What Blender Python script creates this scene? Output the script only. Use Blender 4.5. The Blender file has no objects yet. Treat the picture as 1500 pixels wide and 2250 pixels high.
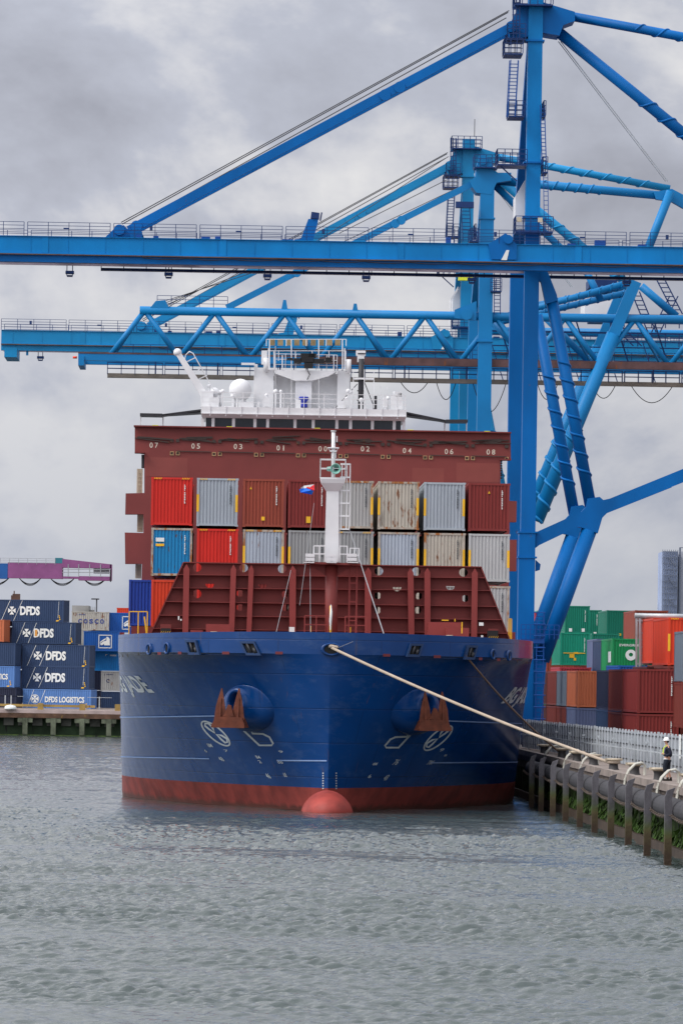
import bpy, math, random
import numpy as np
from mathutils import Vector, Matrix
from mathutils.geometry import tessellate_polygon
random.seed(7)
PI = math.pi
R = math.radians
SC = bpy.context.scene
COL = SC.collection

# ---------------------------------------------------------------- camera
CAMH = 7.3
FPX = 12500.0                      # focal length in photo pixels (1500 wide)
PITCH = math.atan(370.0 / FPX)
ROLL = R(0.9)
cam_d = bpy.data.cameras.new("camera")
cam_d.sensor_fit = 'HORIZONTAL'
cam_d.sensor_width = 24.0
cam_d.lens = 24.0 * FPX / 1500.0
cam_d.clip_start = 1.0
cam_d.clip_end = 9000.0
cam = bpy.data.objects.new("camera", cam_d)
COL.objects.link(cam)
CAMR = (Matrix.Rotation(PI / 2 + PITCH, 3, 'X') @ Matrix.Rotation(ROLL, 3, 'Z'))
CAMP = Vector((0, 0, CAMH))
cam.matrix_world = Matrix.Translation(CAMP) @ CAMR.to_4x4()
SC.camera = cam

def ray(px, py):
    return (CAMR @ Vector(((px - 750) / FPX, (1125 - py) / FPX, -1.0))).normalized()

# ---------------------------------------------------------------- world
SC.view_settings.view_transform = 'Standard'
SC.view_settings.look = 'None'
SC.view_settings.gamma = 1.0
SC.view_settings.exposure = 0.0
SUN_EL, SUN_AZ = R(46), R(66)     # sun high, ahead of the lens's left shoulder
world = bpy.data.worlds.new("World")
SC.world = world
world.use_nodes = True
wn, wl = world.node_tree.nodes, world.node_tree.links
wn.clear()
def wnode(t, **k):
    n = wn.new(t)
    for a, b in k.items():
        setattr(n, a, b)
    return n
w_out = wnode('ShaderNodeOutputWorld')
w_bg = wnode('ShaderNodeBackground'); w_bg.inputs[1].default_value = 0.110
sky = wnode('ShaderNodeTexSky', sky_type='NISHITA', sun_disc=False)
sky.sun_elevation = SUN_EL
sky.sun_rotation = R(180) + SUN_AZ
sky.air_density = 1.5; sky.dust_density = 3.0
tc = wnode('ShaderNodeTexCoord')
mp = wnode('ShaderNodeMapping'); mp.inputs['Scale'].default_value = (1.0, 1.0, 1.55)
mp.inputs['Location'].default_value = (-0.557, -4.562, 0.788)
wl.new(tc.outputs['Generated'], mp.inputs[0])
n1 = wnode('ShaderNodeTexNoise'); n1.inputs['Scale'].default_value = 8.5; n1.inputs['Detail'].default_value = 7.0
n1.inputs['Roughness'].default_value = 0.56; n1.inputs['Distortion'].default_value = 0.35
wl.new(mp.outputs[0], n1.inputs['Vector'])
n2 = wnode('ShaderNodeTexNoise'); n2.inputs['Scale'].default_value = 34.0; n2.inputs['Detail'].default_value = 6.0
n2.inputs['Roughness'].default_value = 0.55
wl.new(mp.outputs[0], n2.inputs['Vector'])
addn = wnode('ShaderNodeMath', operation='MULTIPLY_ADD'); addn.inputs[1].default_value = 0.30
wl.new(n2.outputs[0], addn.inputs[0]); wl.new(n1.outputs[0], addn.inputs[2])
ramp = wnode('ShaderNodeValToRGB')
cr = ramp.color_ramp
cr.elements[0].position = 0.46; cr.elements[0].color = (3.0, 3.1, 3.7, 1)
cr.elements[1].position = 0.712; cr.elements[1].color = (7.1, 7.05, 7.2, 1)
e = cr.elements.new(0.60); e.color = (4.4, 4.6, 5.4, 1)
e = cr.elements.new(0.65); e.color = (5.9, 5.95, 6.4, 1)
wl.new(addn.outputs[0], ramp.inputs[0])
sep = wnode('ShaderNodeSeparateXYZ'); wl.new(tc.outputs['Generated'], sep.inputs[0])
# horizon: bluer, darker, smoother veil
hz = wnode('ShaderNodeMapRange'); hz.inputs[1].default_value = 0.0; hz.inputs[2].default_value = 0.075
hz.inputs[3].default_value = 0.7; hz.inputs[4].default_value = 0.0
wl.new(sep.outputs[2], hz.inputs[0])
mixh = wnode('ShaderNodeMix', data_type='RGBA')
mixh.inputs[7].default_value = (4.0, 4.4, 5.3, 1)
wl.new(hz.outputs[0], mixh.inputs[0]); wl.new(ramp.outputs[0], mixh.inputs[6])
# overcast domes brighten towards the zenith
zb = wnode('ShaderNodeMapRange'); zb.inputs[1].default_value = 0.09; zb.inputs[2].default_value = 0.62
zb.inputs[3].default_value = 1.0; zb.inputs[4].default_value = 1.35
wl.new(sep.outputs[2], zb.inputs[0])
mulz = wnode('ShaderNodeVectorMath', operation='SCALE')
# the cloud cover is thinner, hence brighter, round the hidden sun
dotn = wnode('ShaderNodeVectorMath', operation='DOT_PRODUCT')
dotn.inputs[1].default_value = (-math.sin(SUN_AZ) * math.cos(SUN_EL), -math.cos(SUN_AZ) * math.cos(SUN_EL), math.sin(SUN_EL))
wl.new(tc.outputs['Generated'], dotn.inputs[0])
sg = wnode('ShaderNodeMapRange'); sg.clamp = False
sg.inputs[1].default_value = -0.25; sg.inputs[2].default_value = 1.0; sg.inputs[3].default_value = 1.0; sg.inputs[4].default_value = 2.3
wl.new(dotn.outputs['Value'], sg.inputs[0])
sgm = wnode('ShaderNodeMath', operation='MULTIPLY'); wl.new(sg.outputs[0], sgm.inputs[0]); wl.new(zb.outputs[0], sgm.inputs[1])
wl.new(mixh.outputs[2], mulz.inputs[0]); wl.new(sgm.outputs[0], mulz.inputs[3])
mixs = wnode('ShaderNodeMix', data_type='RGBA'); mixs.inputs[0].default_value = 0.93
wl.new(sky.outputs[0], mixs.inputs[6]); wl.new(mulz.outputs[0], mixs.inputs[7])
wl.new(mixs.outputs[2], w_bg.inputs[0]); wl.new(w_bg.outputs[0], w_out.inputs[0])

sun_d = bpy.data.lights.new("sun", 'SUN'); sun_d.energy = 2.4; sun_d.angle = R(24); sun_d.color = (1.0, 0.96, 0.9)
sun = bpy.data.objects.new("sun", sun_d); COL.objects.link(sun)
# light arrives from the left, behind the camera
sdir = Vector((-math.sin(SUN_AZ) * math.cos(SUN_EL), -math.cos(SUN_AZ) * math.cos(SUN_EL), math.sin(SUN_EL)))
sun.rotation_euler = sdir.to_track_quat('Z', 'Y').to_euler()

# ---------------------------------------------------------------- frames
class Frame:
    """A place in the world: origin and heading (local y points away along the quay or the keel)."""
    def __init__(s, o, ang):
        s.o = Vector(o); s.a = ang
        s.m = Matrix.Translation(s.o) @ Matrix.Rotation(ang, 4, 'Z')
        s.i = s.m.inverted()
    def px(s, px, py, yl=0.0):
        """local point in the plane y=yl seen at that photo pixel"""
        d = ray(px, py)
        n = s.m.to_3x3() @ Vector((0, 1, 0))
        p0 = s.m @ Vector((0, yl, 0))
        t = (p0 - CAMP).dot(n) / d.dot(n)
        return s.i @ (CAMP + d * t)
    def w(s, p):
        return s.m @ Vector(p)
SHIP = Frame((-0.5, 314, 0), 0.0192)
def at(px, py, D):
    d = ray(px, py)
    return CAMP + d * (D / d.y)
QA = 260 / 12500.0
_p = at(1466, 1898, 233)
QUAY = Frame((_p.x, 233, 0), QA)

# ---------------------------------------------------------------- mesh builder
class MB:
    def __init__(s):
        s.v = []; s.f = []; s.sm = []
    def add(s, vs, fs, smooth=False):
        b = len(s.v)
        s.v += [tuple(p) for p in vs]
        s.f += [tuple(b + i for i in f) for f in fs]
        s.sm += [smooth] * len(fs)
        return s
    def box(s, x0, x1, y0, y1, z0, z1):
        vs = [(x0,y0,z0),(x1,y0,z0),(x1,y1,z0),(x0,y1,z0),(x0,y0,z1),(x1,y0,z1),(x1,y1,z1),(x0,y1,z1)]
        return s.add(vs, [(0,3,2,1),(4,5,6,7),(0,1,5,4),(1,2,6,5),(2,3,7,6),(3,0,4,7)])
    def beam(s, p0, p1, w, h=None, up=(0, 0, 1), w1=None, h1=None):
        """rectangular bar; w across, h along 'up'"""
        h = w if h is None else h
        w1 = w if w1 is None else w1; h1 = h if h1 is None else h1
        p0, p1 = Vector(p0), Vector(p1)
        d = (p1 - p0)
        if d.length < 1e-6: return s
        d.normalize()
        u = Vector(up)
        if abs(d.dot(u)) > 0.99: u = Vector((0, 1, 0))
        a = d.cross(u).normalized(); b = a.cross(d).normalized()
        vs = []
        for p, ww, hh in ((p0, w, h), (p1, w1, h1)):
            for i, j in ((-1,-1),(1,-1),(1,1),(-1,1)):
                vs.append(p + a * (i * ww / 2) + b * (j * hh / 2))
        return s.add(vs, [(3,2,1,0),(4,5,6,7),(0,1,5,4),(1,2,6,5),(2,3,7,6),(3,0,4,7)])
    def tube(s, p0, p1, r, n=8, r1=None, cap=True):
        r1 = r if r1 is None else r1
        p0, p1 = Vector(p0), Vector(p1)
        d = (p1 - p0)
        if d.length < 1e-6: return s
        d.normalize()
        u = Vector((0, 0, 1)) if abs(d.z) < 0.9 else Vector((0, 1, 0))
        a = d.cross(u).normalized(); b = a.cross(d)
        vs = []
        for p, rr in ((p0, r), (p1, r1)):
            for i in range(n):
                t = 2 * PI * i / n
                vs.append(p + a * (math.cos(t) * rr) + b * (math.sin(t) * rr))
        s.add(vs, [(i, (i + 1) % n, n + (i + 1) % n, n + i) for i in range(n)], n > 5)
        if cap:
            s.f += [tuple(len(s.v) - 2 * n + i for i in reversed(range(n))), tuple(len(s.v) - n + i for i in range(n))]
            s.sm += [False, False]
        return s
    def sweep(s, pts, r, n=6):
        pts = [Vector(p) for p in pts]
        vs = []
        for k, p in enumerate(pts):
            d = (pts[min(k + 1, len(pts) - 1)] - pts[max(k - 1, 0)]).normalized()
            u = Vector((0, 0, 1)) if abs(d.z) < 0.9 else Vector((0, 1, 0))
            a = d.cross(u).normalized(); b = a.cross(d)
            rr = r[k] if isinstance(r, (list, tuple)) else r
            for i in range(n):
                t = 2 * PI * i / n
                vs.append(p + a * (math.cos(t) * rr) + b * (math.sin(t) * rr))
        fs = []
        for k in range(len(pts) - 1):
            for i in range(n):
                fs.append((k*n+i, k*n+(i+1)%n, (k+1)*n+(i+1)%n, (k+1)*n+i))
        return s.add(vs, fs, n > 4)
    def helix(s, p0, p1, R_, pitch, rs, t0=0.0, t1=1.0, ph=0.0, n=4):
        p0, p1 = Vector(p0), Vector(p1)
        d = p1 - p0; L = d.length; d.normalize()
        u = Vector((0, 0, 1)) if abs(d.z) < 0.9 else Vector((0, 1, 0))
        a = d.cross(u).normalized(); b = a.cross(d)
        N = max(8, int((t1 - t0) * L / pitch * 14))
        pts = []
        for i in range(N + 1):
            q = t0 + (t1 - t0) * i / N
            th = 2 * PI * q * L / pitch + ph
            pts.append(p0 + d * (q * L) + a * (math.cos(th) * R_) + b * (math.sin(th) * R_))
        return s.sweep(pts, rs, n)
    def prism(s, poly, y0, y1):
        """outline in x,z extruded from y0 to y1"""
        n = len(poly)
        vs = [(x, y0, z) for x, z in poly] + [(x, y1, z) for x, z in poly]
        tri = tessellate_polygon([[Vector((x, z, 0)) for x, z in poly]])
        fs = [tuple(t) for t in tri] + [tuple(n + i for i in reversed(t)) for t in tri]
        fs += [(i, (i + 1) % n, n + (i + 1) % n, n + i) for i in range(n)]
        return s.add(vs, fs)
    def revolve(s, prof, c, axis=(0, 0, 1), n=20, smooth=True):
        """prof: (radius, height) pairs along axis from c"""
        c = Vector(c); ax = Vector(axis).normalized()
        u = Vector((0, 0, 1)) if abs(ax.z) < 0.9 else Vector((0, 1, 0))
        a = ax.cross(u).normalized(); b = ax.cross(a)
        vs = []
        for r, h in prof:
            for i in range(n):
                t = 2 * PI * i / n
                vs.append(c + ax * h + a * (math.cos(t) * r) + b * (math.sin(t) * r))
        fs = []
        for k in range(len(prof) - 1):
            for i in range(n):
                fs.append((k*n+i, k*n+(i+1)%n, (k+1)*n+(i+1)%n, (k+1)*n+i))
        return s.add(vs, fs, smooth)
    def ball(s, c, rx, ry=None, rz=None, n=16, m=10):
        ry = ry or rx; rz = rz or rx
        vs = []; fs = []
        for j in range(m + 1):
            ph = PI * j / m
            for i in range(n):
                t = 2 * PI * i / n
                vs.append((c[0] + rx*math.sin(ph)*math.cos(t), c[1] + ry*math.sin(ph)*math.sin(t), c[2] + rz*math.cos(ph)))
        for j in range(m):
            for i in range(n):
                fs.append((j*n+i, (j+1)*n+i, (j+1)*n+(i+1)%n, j*n+(i+1)%n))
        return s.add(vs, fs, True)
    def mesh(s, name, m):
        me = bpy.data.meshes.new(name)
        me.from_pydata(s.v, [], s.f)
        me.polygons.foreach_set('use_smooth', s.sm)
        me.update()
        if m is not None: me.materials.append(m)
        return me
    def build(s, name, m, parent=None, smooth_angle=None):
        o = bpy.data.objects.new(name, s.mesh(name, m))
        COL.objects.link(o)
        if parent is not None: o.parent = parent
        return o

def railing(mb, p0, p1, h=1.0, step=2.0, rails=3, r=0.03):
    p0, p1 = Vector(p0), Vector(p1)
    L = (p1 - p0).length
    n = max(1, int(round(L / step)))
    for i in range(n + 1):
        p = p0.lerp(p1, i / n)
        mb.beam(p, p + Vector((0, 0, h)), r * 2)
    for k in range(rails):
        z = Vector((0, 0, h * (k + 1) / rails))
        mb.beam(p0 + z, p1 + z, r * 1.6)
    return mb
def ladder(mb, p0, p1, w=0.5, step=0.3, r=0.025, side=(1, 0, 0)):
    p0, p1 = Vector(p0), Vector(p1); sd = Vector(side) * (w / 2)
    mb.beam(p0 - sd, p1 - sd, r * 2); mb.beam(p0 + sd, p1 + sd, r * 2)
    n = int((p1 - p0).length / step)
    for i in range(1, n):
        p = p0.lerp(p1, i / n)
        mb.beam(p - sd, p + sd, r * 1.6)
    return mb

def tag(o, label=None, cat=None, group=None, kind=None):
    if label: o['label'] = label
    if cat: o['category'] = cat
    if group: o['group'] = group
    if kind: o['kind'] = kind
    return o
def empty(name, frame_or_loc, rz=None, label=None, cat=None, group=None):
    o = bpy.data.objects.new(name, None); COL.objects.link(o)
    o.empty_display_size = 0.5
    if isinstance(frame_or_loc, Frame):
        o.location = frame_or_loc.o; o.rotation_euler = (0, 0, frame_or_loc.a)
    else:
        o.location = frame_or_loc; o.rotation_euler = (0, 0, rz or 0.0)
    return tag(o, label, cat, group)
def kids(o):
    return [c for c in bpy.data.objects if c.parent == o]
def copy_tree(o, parent=None, cache=None):
    c = o.copy(); COL.objects.link(c); c.parent = parent
    for ch in kids(o): copy_tree(ch, c)
    return c

# text as flat outlines
_tcache = {}
def text_geo(s, size=1.0, bold=0.0, sx=1.0):
    k = (s, bold)
    if k not in _tcache:
        cu = bpy.data.curves.new("lettering_source", 'FONT')
        cu.body = s; cu.size = 1.0; cu.offset = bold; cu.resolution_u = 3
        cu.align_x = 'CENTER'; cu.align_y = 'CENTER'
        ob = bpy.data.objects.new("lettering_source", cu)
        COL.objects.link(ob)
        dg = bpy.context.evaluated_depsgraph_get(); dg.update()
        me = bpy.data.meshes.new_from_object(ob.evaluated_get(dg))
        vs = [tuple(v.co) for v in me.vertices]
        fs = [tuple(p.vertices) for p in me.polygons]
        bpy.data.objects.remove(ob); bpy.data.curves.remove(cu); bpy.data.meshes.remove(me)
        xs = [v[0] for v in vs]; ys = [v[1] for v in vs]
        cx, cy = (min(xs) + max(xs)) / 2, (min(ys) + max(ys)) / 2
        W, H = max(xs) - min(xs), max(ys) - min(ys)
        vs = [((x - cx) / H, (y - cy) / H) for x, y, z in vs]
        _tcache[k] = (vs, fs, W / H)
    return _tcache[k]
def put_text(mb, s, fn, h, w=None, bold=0.02):
    """fn(u,v)->point; letters h high, w wide in all"""
    vs, fs, asp = text_geo(s, bold=bold)
    kx = h if w is None else w / asp
    mb.add([fn(x * kx, y * h) for x, y in vs], fs)
    return mb

# ---------------------------------------------------------------- materials
def mat(name, col, rough=0.5, metal=0.0, var=0.12, scale=0.6, rust=0.0, rust_col=(0.16, 0.055, 0.02), coat=0.0,
        bump=0.0, bscale=8.0, streak=False, dirt=0.0, dirt_col=(0.05, 0.045, 0.04), spec=0.32):
    m = bpy.data.materials.new(name); m.use_nodes = True
    nt = m.node_tree; N, L = nt.nodes, nt.links
    b = N['Principled BSDF']
    b.inputs['Roughness'].default_value = rough
    b.inputs['Metallic'].default_value = metal
    b.inputs['Coat Weight'].default_value = coat
    b.inputs['Coat Roughness'].default_value = 0.15
    b.inputs['Specular IOR Level'].default_value = spec
    t = N.new('ShaderNodeTexCoord')
    oi = N.new('ShaderNodeObjectInfo')
    ad = N.new('ShaderNodeVectorMath'); ad.operation = 'ADD'
    sc_ = N.new('ShaderNodeVectorMath'); sc_.operation = 'SCALE'; sc_.inputs[3].default_value = 37.0
    cx = N.new('ShaderNodeCombineXYZ')
    L.new(oi.outputs['Random'], cx.inputs[0]); L.new(oi.outputs['Random'], cx.inputs[2])
    L.new(cx.outputs[0], sc_.inputs[0])
    L.new(t.outputs['Object'], ad.inputs[0]); L.new(sc_.outputs[0], ad.inputs[1])
    def noise(s, det=4.0, sc3=None, rg=0.55):
        n = N.new('ShaderNodeTexNoise'); n.inputs['Scale'].default_value = s; n.inputs['Detail'].default_value = det
        n.inputs['Roughness'].default_value = rg
        if sc3:
            mpp = N.new('ShaderNodeMapping'); mpp.inputs['Scale'].default_value = sc3
            L.new(ad.outputs[0], mpp.inputs[0]); L.new(mpp.outputs[0], n.inputs['Vector'])
        else:
            L.new(ad.outputs[0], n.inputs['Vector'])
        return n
    n = noise(scale, 5.0, (1, 1, 0.35) if streak else None)
    mr = N.new('ShaderNodeMapRange'); mr.inputs[1].default_value = 0.3; mr.inputs[2].default_value = 0.7
    mr.inputs[3].default_value = 1.0 - var; mr.inputs[4].default_value = 1.0 + var
    L.new(n.outputs[0], mr.inputs[0])
    mul = N.new('ShaderNodeVectorMath'); mul.operation = 'SCALE'; mul.inputs[0].default_value = col
    L.new(mr.outputs[0], mul.inputs[3])
    out = mul.outputs[0]
    def layer(out, amount, colr, sc3, s, lo):
        nn = noise(s, 7.0, sc3, 0.65)
        a = N.new('ShaderNodeMapRange'); a.inputs[1].default_value = lo; a.inputs[2].default_value = lo + 0.06
        L.new(nn.outputs[0], a.inputs[0])
        mx = N.new('ShaderNodeMix'); mx.data_type = 'RGBA'
        mx.inputs[7].default_value = (*colr, 1)
        L.new(a.outputs[0], mx.inputs[0]); L.new(out, mx.inputs[6])
        return mx.outputs[2], a
    if dirt > 0:
        out, _ = layer(out, dirt, dirt_col, (1, 1, 0.18), 1.4, 0.72 - 0.25 * dirt)
    ra = None
    if rust > 0:
        out, ra = layer(out, rust, rust_col, (1, 1, 0.3), 2.6, 0.70 - 0.25 * rust)
        rr = N.new('ShaderNodeMapRange'); rr.inputs[3].default_value = rough; rr.inputs[4].default_value = 0.9
        L.new(ra.outputs[0], rr.inputs[0]); L.new(rr.outputs[0], b.inputs['Roughness'])
    L.new(out, b.inputs['Base Color'])
    if bump > 0:
        bn = noise(bscale, 4.0)
        bp = N.new('ShaderNodeBump'); bp.inputs['Strength'].default_value = bump; bp.inputs['Distance'].default_value = 0.05
        L.new(bn.outputs[0], bp.inputs['Height']); L.new(bp.outputs[0], b.inputs['Normal'])
    return m
def setmat(o, m):
    if o.data and o.material_slots:
        o.material_slots[0].link = 'OBJECT'; o.material_slots[0].material = m

M = {}
M['white'] = mat('white_paint', (0.66, 0.66, 0.67), 0.5, var=0.08, dirt=0.22, dirt_col=(0.42, 0.40, 0.37))
M['maroon'] = mat('maroon_deck_paint', (0.165, 0.027, 0.024), 0.55, var=0.18, scale=0.35, dirt=0.1, dirt_col=(0.13, 0.03, 0.025))
M['maroon_wall'] = mat('oxide_red_paint', (0.175, 0.035, 0.031), 0.6, var=0.2, scale=0.22, dirt=0.18, dirt_col=(0.14, 0.028, 0.025))
M['patch'] = mat('fresh_oxide_paint', (0.21, 0.048, 0.040), 0.6, var=0.1)
M['black'] = mat('black_rubber', (0.012, 0.012, 0.013), 0.6)
M['dark'] = mat('dark_steel', (0.03, 0.03, 0.035), 0.5)
M['glass'] = mat('dark_glass', (0.015, 0.02, 0.03), 0.08, var=0.3)
M['grey'] = mat('grey_steel', (0.28, 0.29, 0.31), 0.5, var=0.15, rust=0.15)
M['galv'] = mat('galvanised_steel', (0.42, 0.45, 0.47), 0.45, metal=0.3, var=0.15, scale=2.0)
M['yellow'] = mat('yellow_paint', (0.75, 0.42, 0.02), 0.5, var=0.15, rust=0.15)
M['acid'] = mat('acid_yellow_paint', (0.70, 0.75, 0.04), 0.5)
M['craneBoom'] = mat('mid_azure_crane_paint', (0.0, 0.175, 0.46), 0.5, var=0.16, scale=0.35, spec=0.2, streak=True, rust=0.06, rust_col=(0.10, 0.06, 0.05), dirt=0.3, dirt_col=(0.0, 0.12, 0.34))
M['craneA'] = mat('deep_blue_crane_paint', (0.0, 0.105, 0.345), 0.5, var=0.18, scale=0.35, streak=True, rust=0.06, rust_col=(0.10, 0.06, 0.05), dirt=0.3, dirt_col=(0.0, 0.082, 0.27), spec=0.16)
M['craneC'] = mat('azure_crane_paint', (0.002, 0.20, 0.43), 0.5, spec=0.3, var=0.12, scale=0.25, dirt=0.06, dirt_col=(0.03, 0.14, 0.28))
M['craneB'] = mat('bright_blue_crane_paint', (0.0, 0.160, 0.40), 0.5, spec=0.3, var=0.12, scale=0.25, dirt=0.06, dirt_col=(0.03, 0.12, 0.28))
M['rail_rust'] = mat('rusty_rail_steel', (0.10, 0.055, 0.04), 0.8, var=0.3, scale=1.0)
M['crane_dark'] = mat('dark_blue_paint', (0.004, 0.028, 0.12), 0.5)
M['rope'] = mat('mooring_rope', (0.37, 0.30, 0.235), 0.9, var=0.15, bump=0.5, bscale=30)
M['rope2'] = mat('brown_mooring_rope', (0.17, 0.11, 0.08), 0.9, var=0.15)
M['anchor'] = mat('rusty_anchor_steel', (0.105, 0.028, 0.014), 0.8, var=0.35, scale=2.5, bump=0.3)
M['mark'] = mat('faded_marks', (0.40, 0.44, 0.46), 0.6, var=0.2)
M['letter'] = mat('white_lettering', (0.70, 0.72, 0.70), 0.5, var=0.06)
M['concrete'] = mat('quay_concrete', (0.20, 0.165, 0.145), 0.85, var=0.3, scale=0.8, bump=0.3, dirt=0.4, dirt_col=(0.10, 0.075, 0.06))
M['timber'] = mat('pile_timber', (0.135, 0.13, 0.14), 0.8, var=0.35, scale=1.5, bump=0.4)
M['orange_beacon'] = mat('beacon_red', (0.7, 0.05, 0.02), 0.5)
# ---------------------------------------------------------------- shipping containers
CM = {}
def cmat(key):
    """paint of a container body by key"""
    if key in CM: return CM[key]
    T = {
     'red': ((0.55, 0.022, 0.014), 0.03, 0.0), 'orange_red': ((0.56, 0.045, 0.014), 0.08, 0.0),
     'grey_blue': ((0.33, 0.37, 0.41), 0.03, 0.1), 'grey': ((0.28, 0.29, 0.29), 0.06, 0.15),
     'pale_blue': ((0.36, 0.41, 0.47), 0.30, 0.15), 'beige': ((0.43, 0.40, 0.34), 0.5, 0.5),
     'beige_grey': ((0.36, 0.36, 0.35), 0.32, 0.25), 'light_grey': ((0.42, 0.43, 0.43), 0.08, 0.2),
     'brown': ((0.26, 0.052, 0.030), 0.05, 0.2), 'maroon': ((0.19, 0.025, 0.022), 0.03, 0.2),
     'maroon2': ((0.16, 0.03, 0.022), 0.12, 0.2), 'dark_maroon': ((0.075, 0.02, 0.02), 0.1, 0.2),
     'cyan': ((0.010, 0.20, 0.43), 0.40, 0.2), 'orange_brown': ((0.46, 0.13, 0.055), 0.1, 0.3),
     'slate': ((0.12, 0.15, 0.19), 0.08, 0.2), 'slate_blue': ((0.11, 0.14, 0.25), 0.12, 0.2),
     'green': ((0.004, 0.18, 0.115), 0.03, 0.1), 'green2': ((0.005, 0.26, 0.16), 0.03, 0.1),
     'bright_green': ((0.004, 0.24, 0.075), 0.03, 0.1), 'navy': ((0.022, 0.045, 0.105), 0.05, 0.2),
     'dark_navy': ((0.012, 0.016, 0.04), 0.05, 0.2), 'royal': ((0.015, 0.055, 0.33), 0.06, 0.1),
     'royal2': ((0.010, 0.085, 0.33), 0.04, 0.1), 'bright_blue': ((0.004, 0.16, 0.45), 0.04, 0.1),
     'light_blue': ((0.085, 0.19, 0.44), 0.08, 0.25), 'rose': ((0.40, 0.045, 0.06), 0.05, 0.2),
    }
    c, rust, dirt = T[key]
    dc = tuple(x * 0.6 for x in c)
    CM[key] = mat('container_paint_' + key, c, 0.5, var=0.10, scale=0.9, rust=rust, dirt=dirt, dirt_col=dc, streak=True,
                  rust_col=(0.20, 0.08, 0.035) if c[0] > 0.3 else (0.11, 0.045, 0.02))
    return CM[key]
_cg = {}
W2 = 1.219
def corr(mb, x0, x1, z0, z1, fn, pitch=0.25, d=0.045):
    """trapezoidal sheet between x0..x1; fn(x, depth, z) -> point"""
    n = max(1, int(round((x1 - x0) / pitch))); p = (x1 - x0) / n
    xs = [(x0, 0.0)]
    for i in range(n):
        a = x0 + i * p
        xs += [(a + p * .30, 0.0), (a + p * .42, d), (a + p * .80, d), (a + p * .92, 0.0)]
    xs.append((x1, 0.0))
    vs = []; fs = []
    for x, dd in xs:
        vs += [fn(x, dd, z0), fn(x, dd, z1)]
    for i in range(len(xs) - 1):
        fs.append((2*i, 2*i+2, 2*i+3, 2*i+1))
    mb.add(vs, fs)
def cgeo(L, H):
    k = (round(L, 2), round(H, 2))
    if k in _cg: return _cg[k]
    b = MB()
    t, bt = H - 0.11, 0.15
    corr(b, -W2 + .10, W2 - .10, bt, t, lambda x, d, z: (x, 0.03 + d, z), 0.21)
    corr(b, -W2 + .10, W2 - .10, bt, t, lambda x, d, z: (x, L - 0.03 - d, z), 0.21)
    for s in (-1, 1):
        corr(b, .10, L - .10, bt, t, lambda x, d, z: (s * (W2 - 0.02 - d), x, z), 0.28)
    b.box(-W2 + .02, W2 - .02, .02, L - .02, H - 0.05, H - 0.02)
    b.box(-W2 + .05, W2 - .05, .05, L - .05, 0.10, 0.16)
    f = MB()
    for x in (-W2, W2 - .13):
        for y in (0, L - .13):
            f.box(x, x + .13, y, y + .13, 0.13, H - 0.12)
            e = 0.006
            f.box(x - e, x + .17, y - e, y + .17, 0, 0.118); f.box(x - e, x + .17, y - e, y + .17, H - .118, H + .004)
    for z0, z1 in ((0.03, 0.16), (H - .125, H - .005)):
        for y0, y1 in ((0.01, .10), (L - .10, L - .01)):
            f.box(-W2 + .13, W2 - .13, y0, y1, z0, z1)
        for s in (-1, 1):
            xa, xb = sorted((s * (W2 - .005), s * (W2 - .09)))
            f.box(xa, xb, .13, L - .13, z0, z1)
    mk = MB()   # column of small characters at the right of the end
    r = random.Random(3)
    z = H - 0.42
    for i in range(11):
        hh = 0.10
        if i in (4,): z -= 0.05
        mk.box(W2 - .47, W2 - .47 + r.choice((.045, .06, .07)), -0.006, 0.026, z - hh * .72, z)
        z -= hh
    stripes = MB()
    for x in (-W2 + .16, W2 - .62):
        for i in range(5):
            stripes.prism([(x + i*.095, H-.115), (x + i*.095 + .045, H-.115), (x + i*.095 + .085, H-.02), (x + i*.095 + .04, H-.02)], 0.0, 0.012)
    posts = MB()
    for x in (-W2, W2 - .13):
        posts.box(x - .004, x + .134, -.008, .12, H * .30, H * .66)
    tri = MB().prism([(-.07, H-.62), (.07, H-.62), (0, H-.46)], -0.004, 0.028)
    sq = MB(); sq.box(-.10, .10, -0.004, 0.028, 0.40, 0.62)
    sl = MB(); sl.box(-.13, .13, -0.004, 0.028, 0.30, 0.68)
    bd = MB(); bd.box(-.95, .85, -0.004, 0.028, 0.98, 1.05); bd.box(-.45, -.05, -.006, .03, .62, .94)
    bd.box(-.1, .25, -.006, .03, .95, 1.1)
    wl_ = MB(); wl_.box(-.80, -.50, -.004, .028, .16, .48); wl_.box(.45, .75, -.004, .028, .16, .48)
    name = 'mesh'
    g = dict(body=b.mesh('container_body', None), frame=f.mesh('container_frame', None), mark=mk.mesh('number_marks', None),
             stripes=stripes.mesh('stripe_marks', None), posts=posts.mesh('post_band', None), tri=tri.mesh('triangle', None),
             sq=sq.mesh('square', None), slit=sl.mesh('square', None), band=bd.mesh('band', None), labels=wl_.mesh('label', None))
    for m_ in g.values(): m_.materials.append(M['white'])
    _cg[k] = g
    return g
FR = {}
def fmat(key, rusty):
    k = (key, rusty)
    if k not in FR:
        base = cmat(key)
        if not rusty: FR[k] = base
        else:
            FR[k] = FR.get('rusty') or mat('rusty_frame_steel', (0.36, 0.32, 0.27), 0.75, var=0.3, scale=2.5, rust=0.75, rust_col=(0.30, 0.11, 0.03))
            FR['rusty'] = FR[k]
    return FR[k]
ALLC = []
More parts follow.
